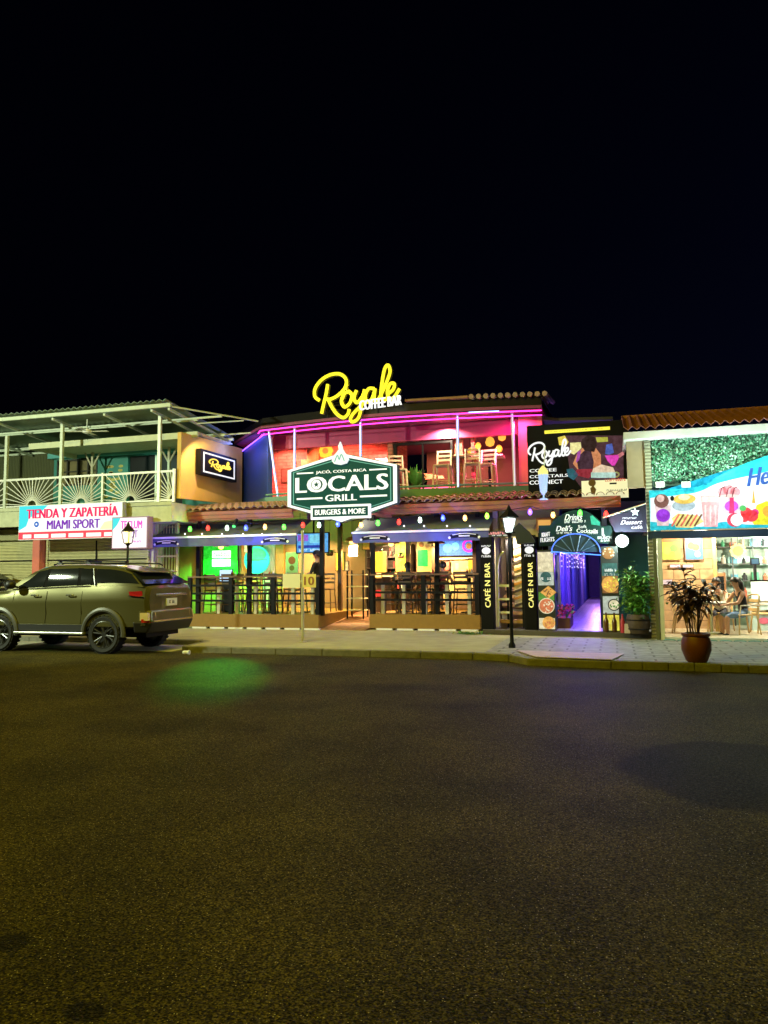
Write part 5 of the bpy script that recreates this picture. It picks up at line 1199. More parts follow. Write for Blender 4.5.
bpoly('photo_backdrop', PB('bar', (.10, .035, .06), .5), [(300, 195), (620, 195), (625, 470), (390, 480), (330, 400)], 0)
bpoly('photo_light', PB('yellow', (.9, .68, .10), .7), [(262, 205), (300, 195), (322, 230), (310, 250), (270, 248)], .001)
bpoly('photo_light', PB('lamp', (1, .85, .4), .8), [(330, 235), (388, 232), (392, 265), (352, 300), (330, 290)], .002)
bpoly('photo_light', PB('lime', (.6, .62, .08), .6), [(470, 205), (536, 203), (538, 228), (478, 232)], .001)
bpoly('photo_shoulder', PB('skin', (.85, .32, .16), .6), [(372, 285), (400, 262), (470, 262), (498, 300), (500, 360), (470, 380), (370, 380), (345, 350)], .002)
bpoly('photo_dress', PB('dress', (.06, .02, .05), .6), [(385, 300), (410, 275), (445, 280), (460, 340), (455, 378), (375, 380), (368, 340)], .003)
bpoly('photo_arm', PB('violet', (.45, .08, .55), .6), [(370, 285), (390, 275), (380, 330), (362, 345)], .004)
bpoly('photo_hair', PB('hair', (.03, .008, .012), .5), [(395, 215), (430, 192), (466, 205), (476, 250), (462, 285), (410, 278), (390, 250)], .005)
bpoly('photo_seat', PB('red', (.35, .02, .05), .6), [(368, 380), (460, 378), (470, 400), (430, 430), (350, 410)], .004)
bpoly('photo_jeans', PB('jeans', (.02, .14, .22), .6), [(310, 380), (345, 375), (375, 410), (350, 440), (318, 420)], .004)
bpoly('photo_glass', PB('magenta', (.85, .05, .6), .75), [(520, 305), (602, 300), (592, 330), (575, 360), (560, 360), (535, 335)], .003)
bpoly('photo_bottle', PB('blue', (.08, .14, .65), .65), [(528, 245), (560, 238), (570, 290), (545, 300), (522, 295)], .003)
bpoly('photo_bar_top', PB('pink', (.75, .25, .3), .6), [(590, 300), (625, 278), (626, 300), (600, 318)], .003)
lamp('billboard_light', (-.9, 18.3, 5.6), (.9, .95, 1), 5, .1)
# cream board with the cup cut-out
SY = 18.75
t = thing('cream_sign', 'small cream board with a coffee cup cut-out above it on the porch roof', 'sign', (-.15, SY, 3.4))
p, q = at(582, 499, SY), at(628, 479, SY)
mb = MB(); mb.box(p.x, q.x, SY, SY + .04, p.z, q.z); mb.build('board', E('cream_lit', (.92, .88, .52), .85), t)
c = lambda x, y: (lambda v: (v.x, v.z))(at(540 + x / 7.68, 410 + y / 7.68, SY))
mb = MB(); mb.prism([c(392, 520), c(392, 480), c(580, 478), c(580, 520)], SY, SY + .04); mb.build('cup', E('cup_teal', (.5, .75, .75), .8), t)
mb = MB(); mb.prism([c(398, 480), c(408, 450), c(470, 418), c(560, 440), (c(578, 478))], SY - .002, SY + .035); mb.build('cream_top', E('cup_cream', (.9, .65, .5), .8), t)
mb = MB(); mb.tube([(c(580 + 28 * math.sin(k * math.pi / 6), 478 + 18 - 18 * math.cos(k * math.pi / 6))[0], SY + .015, c(580, 478 + 18 - 18 * math.cos(k * math.pi / 6))[1]) for k in range(7)], .022, 6); mb.build('cup_handle', WHITE, t)
mb = MB(); mb.disc(*c(400, 560), .09, SY - .004, SY - .001, 12); mb.prism([c(385, 600), c(410, 580), c(432, 610), c(420, 650), c(395, 645)], SY - .006, SY - .002); mb.build('picture', M('cup_brown', (.2, .11, .05), .6), t)
mb = MB(); mb.scribble(c(480, 0)[0], c(640, 0)[0], c(0, 572)[1], c(0, 552)[1], SY - .001, 10); mb.build('lettering', E('red_letter', (.75, .12, .06), .7), t)
mb = MB(); mb.box(c(515, 0)[0], c(568, 0)[0], SY - .004, SY - .001, c(0, 594)[1], c(0, 582)[1]); mb.scribble(c(490, 0)[0], c(650, 0)[0], c(0, 645)[1], c(0, 632)[1], SY - .001, 12); mb.build('lettering', BLACK, t)
# cocktail glass ornament on the porch edge
q = at(544, 508, 18.35)
t = thing('glass_ornament', 'tall lit cocktail glass ornament standing on the porch edge', 'ornament', (q.x, 18.35, 3.4))
mb = MB(); mb.lathe([(.10, .0), (.10, .02), (.02, .05), (.02, .12), (.085, .2), (.12, .62)], (q.x, 18.35, 3.4), 14); mb.build('glass', E('ornament_blue', (.45, .62, .95), .8), t, smooth=True)
mb = MB(); mb.lathe([(.118, .60), (.125, .70), (.07, .78), (.015, .84)], (q.x, 18.35, 3.4), 12); mb.build('fruit', E('ornament_yellow', (.95, .82, .25), .9), t)
mb = MB(); mb.bar((q.x + .02, 18.35, 4.1), (q.x + .07, 18.35, 4.72), .014, 6); mb.build('straw', WHITE, t)
# sail shaped dark sign right of the passage
SQ = 18.3
t = thing('slanted_sign', 'dark slanted board with white script next to the ice cream sign', 'sign', tuple(at(632, 530, SQ)))
s_ = lambda x, y: (lambda v: (v.x, v.z))(at(600 + x / 7.31, 500 + y / 7.31, SQ))
mb = MB(); mb.prism([s_(60, 130), s_(345, 30), s_(352, 235), s_(110, 235)], SQ, SQ + .06); mb.build('board', M('slant_navy', (.02, .022, .06), .5), t)
mb = MB(); a, b = s_(150, 180), s_(300, 145); mb.text('Dessert', a[0], b[0], a[1], b[1], SQ - .004, .03, shear=.1); a, b = s_(165, 140), s_(270, 125); mb.scribble(a[0], b[0], a[1], b[1], SQ - .003, 9); a, b = s_(230, 212), s_(310, 185); mb.text('café', a[0], b[0], a[1], b[1], SQ - .004, .03); mb.build('lettering', E('slant_white', (.85, .85, 1), .9), t)
mb = MB(); mb.tube([(s_(20, 130)[0], SQ - .02, s_(20, 130)[1]), (s_(345, 22)[0], SQ - .02, s_(345, 22)[1])], .02, 6); mb.build('edge_bar', WHITE, t)
q = at(635, 512, SQ - .05)
t = thing('star_light', 'white star shaped lamp hanging on the slanted sign', 'lamp', tuple(q))
mb = MB(); mb.prism([(q.x + rr * math.sin(math.pi * k / 5), q.z + rr * math.cos(math.pi * k / 5)) for k in range(10) for rr in ((.10 if k % 2 == 0 else .04),)], SQ - .07, SQ - .03); mb.build('star', E('star_glow', (.8, 1, .9), 2), t)
q = at(622, 541, 18.2)
t = thing('globe_lamp', 'big pale glowing globe lamp above the fries pillar', 'lamp', tuple(q))
mb = MB(); mb.ball(q, .15, 16); mb.build('globe', E('globe_glow', (.82, 1, .92), 3.0), t, smooth=True)
mb = MB(); mb.bar((q.x, q.y + .1, q.z + .1), (q.x, 18.46, q.z + .25), .02, 6); mb.build('arm', DARKM, t)
lamp('globe_light', (q.x, q.y - .3, q.z), (.8, 1, .88), 55, .16, t)
# round planting of red flowers in the passage
random.seed(5)
t = thing('flower_planter', 'low planter of red flowers along the passage left side', 'planter', (-1.25, 19.3, .25))
mb = MB(); mb.box(-1.38, -1.08, 18.9, 20.3, .25, .5); mb.build('box', M('planter_brown', (.2, .09, .05), .7), t)
mb = MB(); 
for k in range(160):
    c_ = Vector((random.uniform(-1.38, -1.04), random.uniform(18.9, 20.3), random.uniform(.5, .8))); d = Vector((random.uniform(-1, 1), random.uniform(-1, 1), random.uniform(-1, 1))).normalized() * .05; e = d.orthogonal().normalized() * .035
    mb.add([c_ - d, c_ + e, c_ + d, c_ - e], [(0, 1, 2, 3)], 0 if k % 3 else 1)
mb.build('flowers', [M('petal_red', (.55, .03, .06), .5), LEAF], t)
# ================================================================ ICE CREAM SHOP (right building)
ice = thing('ice_cream_shop', 'bright ice cream shop with red corrugated roof and white eave', 'shop', (3.0, 17.8, .12))
YF = 17.7
mb = MB(); mb.box(.36, 12, 17.36, 17.42, 4.60, 4.76); mb.box(.30, .36, 17.36, 19.6, 4.60, 4.76); mb.build('eave_board', M('eave_white', (.72, .74, .76), .5, var=.15), ice)
mb = MB(); rz = lambda y: 4.78 + (y - 17.25) * .31
x = .30; k = 0; vs = []; fs = []
while x < 12:
    dz = .085 * (math.cos(k * math.pi / 2) * .5 + .5)
    for y in (17.22, 18.4, 19.6): vs.append((x, y, rz(y) + dz))
    x += .0475; k += 1
for i in range(k - 1):
    for j in range(2): fs.append((i * 3 + j, i * 3 + j + 1, i * 3 + j + 4, i * 3 + j + 3))
mb.add(vs, fs); o = mb.build('roof', M('roof_red', (.40, .15, .15), .5, .0, var=.4, scale=2.5), ice, smooth=False); q = o.modifiers.new('s', 'SOLIDIFY'); q.thickness = .012
mb = MB(); mb.box(.3, 12, 19.6, 19.72, 5.3, 5.60); mb.build('ridge', MATS['roof_red'], ice)
mb = MB(); mb.box(.36, .75, YF + .12, YF + .3, 3.55, 4.62); mb.build('end_column', M('end_tan', (.34, .25, .16), .75), ice)
mb = MB(); mb.box(.75, .88, YF + .05, YF + .25, .12, 4.6); mb.build('end_post', stripes('end_post', (.45, .42, .30), (.2, .18, .12), 'Z', 26, .6), ice)
mb = MB(); mb.box(.75, 12, YF + .3, YF + .5, 2.66, 4.9); mb.build('upper_wall', M('ice_upper', (.10, .10, .10), .7), ice)
mb = MB(); mb.box(.36, 12, 17.43, YF + .3, 4.62, 4.66); mb.build('soffit', WHITE, ice)
mb = MB(); mb.box(.75, 12, YF - .02, YF + .1, 2.36, 2.52); mb.build('door_beam', M('beam_navy', (.02, .04, .07), .5), ice)
mb = MB(); mb.box(.78, 12, YF + .1, 22.2, 2.62, 2.66); mb.build('shop_ceiling', M('shop_ceiling', (.72, .70, .60), .7), ice)
mb = MB(); mb.slab([(.99, 17.62), (12, 17.62), (12, 22.2), (.99, 22.2)], .125, .18); mb.build('shop_floor', bricks('shop_tiles', (.62, .55, .38), (.58, .50, .33), (.4, .34, .22), .4, .4, .01, .35), ice)
# teal mosaic sill of the shop floor
mb = MB(); mb.box(.99, 12, 17.56, 17.62, .125, .182); mb.build('sill', M('sill_white', (.7, .72, .66), .5), ice)
mb = MB(); x = 1.1
while x < 6: mb.tube([(x + .11 * math.cos(a * math.pi / 6 + math.pi), 17.45, .127 + 0) if False else (x + .11 * math.cos(a * math.pi / 6), 17.40 + .10 * math.sin(a * math.pi / 6), .128) for a in range(7)], .018, 4); x += .28
mb.build('mosaic_band', M('mosaic_teal', (.08, .28, .26), .5), ice)
# posts
mb = MB(); mb.box(.93, 1.02, 17.52, 17.61, .12, 2.36); mb.build('shop_post', M('post_cream', (.72, .70, .45), .5), ice)
mb = MB(); mb.box(.84, .91, 17.50, 17.58, .12, 2.36); mb.build('shop_post', M('post_olive', (.12, .12, .04), .5), ice, label='dark olive shop post')
mb = MB(); mb.box(2.30, 2.38, 19.6, 19.7, .18, 2.62); mb.build('inner_column', M('bamboo', (.55, .38, .14), .6, var=.4, scale=12), ice)
# back walls
mb = MB(); mb.box(.99, 2.45, 20.4, 20.5, .18, 2.62); mb.build('shop_wall', bricks('bamboo_wall', (.52, .34, .17), (.44, .28, .14), (.20, .12, .06), .62, .26, .010, .6, rot=(R(90), 0, 0)), ice, label='tan panelled wall with the picture menus')
mb = MB(); mb.box(2.45, 9, 22.0, 22.1, .18, 2.62); mb.build('shop_wall', M('mint_wall', (.55, .72, .60), .6, var=.15), ice, label='mint back wall')
mb = MB(); mb.box(.95, 1.03, 17.7, 20.4, .18, 2.62); mb.build('shop_wall', M('grey_tan_wall', (.5, .42, .3), .6), ice, label='tan end wall')
lamp('shop_light', (2.0, 19.2, 2.52), (1, .86, .58), 70, .12); lamp('shop_light', (3.6, 19.2, 2.52), (1, .92, .70), 75, .12); lamp('shop_light', (4.2, 21.2, 2.5), (.85, 1, .85), 70, .12); lamp('shop_light', (5.5, 18.8, 2.5), (1, .95, .8), 80, .12)
for x, y, lab in ((2.0, 19.2, 'flat round ceiling lamp above the picture menus'), (3.6, 19.2, 'flat round ceiling lamp above the seated pair')):
    t = thing('ceiling_lamp', lab, 'lamp', (x, y, 2.58)); mb = MB(); mb.lathe([(.16, .0), (.17, .05)], (x, y, 2.565), 18); mb.build('diffuser', E('diffuser', (1, .95, .8), 4), t)
    mb = MB(); mb.lathe([(.18, .0), (.18, .02)], (x, y, 2.598), 18); mb.build('rim', WHITE, t)
# ivy wall
random.seed(3)
IV = [M('ivy_green', (.05, .22, .12), .4, var=.5, scale=10), M('ivy_light', (.30, .50, .38), .4, var=.4, scale=10), M('ivy_dark', (.006, .035, .016), .5)]
mb = MB(); mb.box(.90, 7, YF + .16, YF + .29, 3.56, 4.6); mb.m = 0
t = thing('ivy_panel', 'wide green artificial ivy panel between the roof and the ice cream sign', 'ivy panel', (3, YF + .2, 3.5))
mb.build('backing', IV[2], t)
mb = MB()
for i in range(9500):
    x = random.uniform(.90, 5.2); z = random.uniform(3.66, 4.60); y = YF + random.uniform(.02, .15)
    c_ = Vector((x, y, z)); a = random.uniform(0, 6.28); s = random.uniform(.019, .038)
    d = Vector((math.cos(a), random.uniform(-.6, .3), math.sin(a))).normalized(); n_ = Vector((random.uniform(-.5, .5), -1, random.uniform(-.2, .9))).normalized(); e = d.cross(n_).normalized()
    mb.add([c_ - d * s, c_ + e * s * .6, c_ + d * s, c_ - e * s * .6], [(0, 1, 2, 3)], random.choice((0, 0, 1, 2, 2)))
lv = mb.build('leaves', IV, t); lv['kind'] = 'stuff'
# ice cream sign with wave
t = thing('ice_cream_sign', 'lit sky blue wave shaped sign with painted sundaes, fruit and brush lettering', 'sign', (3.0, YF - .1, 2.54))
SGY = YF - .12
sg = lambda x, y: (lambda v: (v.x, v.z))(at(610 + x / 4.861, 390 + y / 4.861, SGY))
top = catmull([sg(190, 488)[::1] + (0,), sg(400, 482) + (0,), sg(470, 448) + (0,), sg(560, 400) + (0,), sg(650, 360) + (0,), sg(768, 318) + (0,), sg(900, 285) + (0,), sg(1100, 260) + (0,)], 6)
top = [(v.x, v.y) for v in top]; xl, xr = top[0][0], top[-1][0]; zb = sg(190, 682)[1]
mb = MB(); mb.prism(top + [(xr, zb), (xl, zb)], SGY, SGY + .1); mb.build('board', E('ice_cyan', (.02, .52, .66), .85), t)
wv = catmull([sg(196, 525) + (0,), sg(410, 500) + (0,), sg(520, 455) + (0,), sg(640, 425) + (0,), sg(770, 395) + (0,), sg(1000, 330) + (0,)], 5)
wl = catmull([sg(1000, 630) + (0,), sg(700, 655) + (0,), sg(560, 640) + (0,), sg(440, 665) + (0,), sg(300, 650) + (0,), sg(196, 640) + (0,)], 5)
top2 = []
mb = MB(); mb.prism([(v.x, v.y) for v in wv] + [(v.x, v.y) for v in wl], SGY - .006, SGY - .001); mb.build('white_wave', E('ice_white', (.80, .86, .90), .85), t)
mb = MB(); mb.prism([(a_[0], a_[1] - .012) for a_ in top[2:-1]] + [(v.x, v.y) for v in catmull([sg(900, 330) + (0,), sg(660, 390) + (0,), sg(540, 425) + (0,), sg(430, 470) + (0,)], 5)], SGY - .008, SGY - .002); mb.build('blue_wave', E('ice_blue', (.02, .62, .82), .85), t)
IE = lambda n, c, s_=.85: E('ice_' + n, c, s_)
def ip(nm, mt, pts_, d=.010): mb = MB(); mb.prism([sg(*p_) for p_ in pts_], SGY - d - .004, SGY - .002); return mb.build(nm, mt, t)
def idisc(nm, mt, x, y, r, d=.012, rz_=None): mb = MB(); c_ = sg(x, y); mb.disc(c_[0], c_[1], r / 4.861 * .0225 * 1.0, SGY - d - .004, SGY - .002, 16, (rz_ or r) / 4.861 * .0225); return mb.build(nm, mt, t)
ip('cup', IE('lilac', (.75, .55, .60)), [(218, 560), (298, 560), (285, 660), (230, 660)]); idisc('berry', IE('purple', (.30, .03, .65)), 258, 610, 32, .016); idisc('cream_top', IE('choc', (.18, .07, .06)), 250, 540, 34, .016); idisc('cream_top', IE('rose2', (.75, .45, .45)), 245, 528, 18, .020)
idisc('bowl', IE('bowlgrey', (.42, .50, .58)), 358, 562, 52, .012, 26); idisc('scoop', IE('caramel', (.85, .50, .10)), 362, 530, 50, .016, 24); idisc('scoop', IE('vanilla', (.95, .80, .45)), 360, 522, 26, .020, 14); idisc('spoon', BLACK, 302, 527, 9, .02, 12)
ip('waffle_row', IE('waffle', (.92, .72, .25)), [(300, 625), (330, 600), (430, 610), (455, 640), (400, 670), (320, 668)])
for k in range(6):
    x = 318 + k * 22; ip('waffle_stick', IE('brown', (.22, .08, .02), .7) if k % 2 else IE('cherry', (.85, .15, .10)), [(x - 22, 660), (x - 14, 664), (x + 22, 606), (x + 14, 603)], .016)
ip('milkshake', IE('shake', (.90, .42, .42)), [(440, 515), (535, 515), (522, 665), (458, 665)], .016)
for x in (463, 488, 512): ip('shake_line', IE('shakelight', (.95, .66, .62)), [(x - 4, 560), (x + 4, 560), (x + 3, 655), (x - 3, 655)], .022)
ip('shake_top', IE('shakelight', (.95, .66, .62)), [(442, 520), (533, 520), (530, 545), (445, 545)], .02)
for x, y, r in ((548, 495, 22), (578, 488, 26), (608, 495, 22)): idisc('scoop', IE('pinkscoop', (.90, .32, .36)), x, y, r, .016)
for x in (545, 578, 607): mb = MB(); a_ = [sg(x - 14, 520), sg(x - 4, 478), sg(x + 12, 470)]; mb.tube([(v[0], SGY - .022, v[1]) for v in a_], .010, 5); mb.build('sauce', IE('sauce', (.20, .03, .05), .6), t)
idisc('sundae_cup', IE('paleglass', (.80, .62, .70)), 590, 560, 50, .012, 42); idisc('sundae_fruit', IE('violet2', (.62, .08, .70)), 590, 565, 30, .016, 26); ip('sundae_stem', IE('crimson', (.80, .03, .14)), [(582, 515), (600, 515), (604, 600), (578, 600)], .02); idisc('cream_top', IE('rose3', (.92, .55, .50)), 578, 516, 40, .022, 8)
idisc('ball', IE('redball', (.75, .04, .08)), 606, 632, 34, .016, 32); idisc('ball', IE('ballwhite', (.88, .86, .86)), 616, 632, 27, .02, 28)
for x, y, r in ((660, 595, 24), (688, 612, 28), (652, 622, 20), (705, 595, 16)): idisc('strawberry', IE('straw%d' % (x % 2), (.88, .05, .06) if x % 2 == 0 else (.80, .04, .25)), x, y, r, .018)
idisc('leaf', IE('leafy', (.1, .5, .12)), 645, 575, 14, .02)
ip('pineapple', IE('pine', (.98, .82, .03)), [(690, 640), (712, 560), (760, 540), (860, 560), (880, 655), (700, 655)], .014); ip('pineapple_top', IE('pineorange', (.95, .42, .05)), [(690, 550), (696, 480), (706, 550)], .014)
idisc('orange', IE('pineorange', (.95, .42, .05)), 770, 590, 26, .02)
a_, b_ = sg(668, 470), sg(1010, 372); mb = MB(); mb.text('Heladería', a_[0], b_[0], a_[1], a_[1] + .40, SGY - .016, .035, shear=.06, slope=.14); mb.build('lettering', IE('navy', (.03, .10, .42)), t)
# floodlights that wash the ivy
for i, (px, lab) in enumerate(((660, 'small white floodlight at the left foot of the ivy panel'), (686, 'small white floodlight under the ivy above the wave sign'))):
    q = at(px, 486, YF - .15); t = thing('floodlight', lab, 'floodlight', tuple(q), group='floodlights under the ivy')
    mb = MB(); mb.hexa([(q.x - .09, q.y - .05, q.z - .04), (q.x + .09, q.y - .05, q.z - .04), (q.x + .09, q.y + .03, q.z + .0), (q.x - .09, q.y + .03, q.z + .0)], [(q.x - .09, q.y - .07, q.z + .06), (q.x + .09, q.y - .07, q.z + .06), (q.x + .09, q.y + .01, q.z + .10), (q.x - .09, q.y + .01, q.z + .10)]); mb.build('housing', WHITE, t)
    mb = MB(); mb.bar((q.x, q.y, q.z - .02), (q.x, YF + .16, q.z - .10), .012, 5); mb.build('bracket', STEEL, t)
for x in (1.2, 2.4, 3.6): lamp('ivy_light', (x, 17.05, 3.95), (.70, 1, .80), 26, .08)
lamp('ice_sign_light', (2.4, 16.6, 3.0), (.50, .70, 1), 30, .15)
# picture menus and notices on the tan wall
def smallpic(nm, lab, px0, py0, px1, py1, Y, face, items, cat='poster', group=None):
    t, x0, x1, z0, z1 = panel(nm, lab, cat, px0, py0, px1, py1, Y, face, .03, M('pic_frame', (.22, .12, .06), .5), .02, group)
    blobs(t, x0, x1, z0, z1, Y - .008, items); return t, x0, x1, z0, z1
t, x0, x1, z0, z1 = smallpic('menu_poster', 'green and yellow fruit menu poster on the tan shop wall', 661, 537, 681, 560, 20.3, M('pg', (.30, .50, .06), .5), [(.3, .4, .22, M('pp1', (.75, .65, .08), .5)), (.65, .5, .22, M('pp2', (.12, .40, .05), .5)), (.55, .25, .15, M('pp3', (.70, .30, .05), .5))], group='menu posters')
mb = MB(); mb.box(x0 + .03, x1 - .03, 20.285, 20.29, z1 - .14, z1 - .05); mb.build('banner', M('pp4', (.60, .14, .05), .5), t)
t, x0, x1, z0, z1 = smallpic('menu_poster', 'blue menu poster with an orange dish on the tan shop wall', 684, 537, 704, 560, 20.3, M('pb', (.04, .16, .42), .5), [(.35, .62, .2, M('pp5', (.85, .50, .05), .5)), (.6, .55, .2, M('pp6', (.80, .40, .06), .5)), (.68, .25, .16, M('pp7', (.75, .75, .75), .5))], group='menu posters')
mb = MB(); mb.scribble(x0 + .06, x1 - .06, z1 - .14, z1 - .06, 20.289, 9); mb.build('lettering', M('pp8', (.55, .06, .08), .5), t)
for (a, b, c_, d, lab) in ((669, 564, 681, 568, 'flat violet notice under the green fruit poster'), (682, 564, 694, 568, 'flat grey notice under the blue dish poster'), (662, 579, 673, 585, 'pale violet notice low on the tan shop wall')):
    smallpic('wall_notice', lab, a, b, c_, d, 20.33, M('notice' + lab[5], (.40, .36, .52), .5), [], 'notice', 'wall notices')
# shelf, screens and glass counter
t = thing('back_shelf', 'white wire shelf with bottles and dark boxes at the back of the ice cream shop', 'shelf', (3.2, 21.7, .18))
mb = MB()
for x in (2.5, 3.0, 3.5, 4.0): mb.box(x, x + .03, 21.6, 21.63, .18, 2.5)
for z in (.9, 1.35, 1.8, 2.25): mb.box(2.5, 4.03, 21.6, 21.95, z, z + .025)
mb.build('frame', M('shelf_dark', (.10, .10, .09), .5), t)
random.seed(9)
cols = [M('g1', (.10, .45, .22), .4), M('g2', (.70, .65, .5), .4), M('g3', (.03, .03, .03), .4), M('g4', (.60, .15, .08), .4), M('g5', (.1, .3, .4), .4)]
for z in (.925, 1.375, 1.825, 2.275):
    for k in range(6):
        x = 2.56 + k * .25; h = random.uniform(.12, .28); mb = MB(); r_ = random.uniform(.04, .07)
        if k % 2: mb.lathe([(r_, 0), (r_, h * .65), (r_ * .4, h * .8), (r_ * .4, h)], (x, 21.75, z), 8)
        else: mb.box(x - .08, x + .08, 21.66, 21.84, z, z + h)
        g = mb.build('jar' if k % 2 else 'box', cols[(k * 3 + int(z * 10)) % 5], t)
t = thing('glass_counter', 'glass ice cream display counter with teal base at the right of the shop', 'counter', (4.4, 20.2, .18))
mb = MB(); mb.box(3.15, 6.5, 19.9, 20.7, .18, .85); mb.build('base', M('counter_teal', (.42, .58, .56), .4, var=.2), t)
mb = MB(); mb.box(3.15, 6.5, 19.85, 19.9, .62, .68); mb.box(3.15, 6.5, 19.86, 20.7, .86, .90); mb.box(3.15, 6.5, 19.95, 20.7, 1.36, 1.40); mb.build('trim', CHROME, t)
mb = MB(); mb.box(3.16, 6.49, 19.92, 19.935, .90, 1.36); mb.build('glass', M('counter_glass', (.62, .78, .76), .12, var=.1), t)
mb = MB()
for k in range(6): mb.disc(3.4 + k * .45, .42, .12, 19.888, 19.898, 12, .08)
mb.build('picture', M('counter_pic', (.55, .12, .2), .5, var=.6, scale=8), t)
t, x0, x1, z0, z1 = panel('till_screen', 'dark till monitor on the glass counter', 'monitor', 750, 558, 760, 565, 20.3, E('till_blue', (.05, .12, .2), .5), .04, BLACK)
mb = MB(); mb.box((x0 + x1) / 2 - .03, (x0 + x1) / 2 + .03, 20.31, 20.37, 1.40, z0); mb.build('stand', BLACK, t)
q = at(738, 551, 21.5)
t = thing('yellow_sunflower', 'round yellow decoration hanging in the ice cream shop', 'decoration', tuple(q))
mb = MB(); mb.disc(q.x, q.z, .13, q.y - .02, q.y, 12); mb.build('disc', M('sun_yellow', (.75, .55, .08), .5), t)
for k in range(10):
    a = k * math.pi / 5; mb = MB(); mb.disc(q.x + .16 * math.cos(a), q.z + .16 * math.sin(a), .05, q.y - .015, q.y - .003, 8); mb.build('petal', M('sun_petal', (.80, .68, .25), .5), t)
mb = MB(); mb.bar((q.x, q.y - .01, q.z + .15), (q.x, q.y - .01, 2.62), .006, 4); mb.build('cord', BLACK, t)
t = thing('wood_cabinet', 'small brown wood cabinet with a dark glass front behind the seated pair', 'cabinet', tuple(at(720, 600, 20.2)))
a, b = at(714, 573, 20.2), at(727, 600, 20.2)
mb = MB(); mb.box(a.x, b.x, 20.2, 20.55, .18, a.z); mb.build('body', M('cab_wood', (.32, .15, .06), .5), t, bevel=.01)
mb = MB(); mb.box(a.x + .05, b.x - .05, 20.185, 20.197, a.z - .5, a.z - .08); mb.build('door', GLASSD, t)

# rattan chairs and table
RAT = M('rattan', (.55, .38, .16), .6, var=.35, scale=14)
def rattan_chair(label, x, y, z, rz):
    t = thing('rattan_chair', label, 'chair', (x, y, z), rz, group='rattan chairs at the ice cream shop', local=True)
    mb = MB(); mb.box(-.23, .23, -.22, .22, .43, .46); mb.build('seat', RAT, t, bevel=.01)
    for sx in (-1, 1):
        mb = MB(); mb.bar((sx * .2, -.2, .43), (sx * .24, -.25, 0), .018, 6); mb.build('leg', RAT, t)
        mb = MB(); mb.tube([(sx * .24, .27, 0), (sx * .22, .2, .44), (sx * .23, .27, .86)], .018, 6); mb.build('leg', RAT, t)
        mb = MB(); mb.tube([(sx * .24, -.22, .43), (sx * .27, -.2, .66), (sx * .27, .1, .67), (sx * .23, .25, .66)], .016, 6); mb.build('armrest', M('chair_tube', (.72, .70, .62), .4), t)
    mb = MB(); mb.tube([(-.23, .27, .86), (-.12, .31, .90), (.12, .31, .90), (.23, .27, .86)], .018, 6)
    for zz in (.56, .66, .76): mb.hexa([(-.22, .235 + (zz - .5) * .15, zz - .035), (.22, .235 + (zz - .5) * .15, zz - .035), (.22, .255 + (zz - .5) * .15, zz - .035), (-.22, .255 + (zz - .5) * .15, zz - .035)], [(-.22, .235 + (zz - .43) * .15, zz + .035), (.22, .235 + (zz - .43) * .15, zz + .035), (.22, .255 + (zz - .43) * .15, zz + .035), (-.22, .255 + (zz - .43) * .15, zz + .035)])
    mb.build('backrest', RAT, t); return t
PXc, PYc = 2.78, 18.75
rattan_chair('rattan armchair under the woman with the black top and denim shorts', PXc, PYc, .18, R(-68))
rattan_chair('rattan armchair under the second guest behind the table', 2.40, 19.55, .18, R(-20))
rattan_chair('empty rattan armchair at the right edge of the shop', 3.32, 19.3, .18, R(-80))
rattan_chair('empty rattan armchair left of the table behind the purple plant', 1.55, 18.9, .18, R(80))
t = thing('cafe_table', 'small round white café table between the seated pair and the plant', 'table', (2.12, 18.85, .18))
mb = MB(); mb.lathe([(.33, .70), (.34, .715), (.33, .73)], (2.12, 18.85, .18), 24); mb.build('tabletop', WHITE, t, smooth=True)
mb = MB(); mb.bar((2.12, 18.85, .2), (2.12, 18.85, .88), .03, 8); mb.build('leg', STEEL, t)
mb = MB(); mb.lathe([(.2, 0), (.19, .025), (.04, .04)], (2.12, 18.85, .18), 16); mb.build('base', STEEL, t)
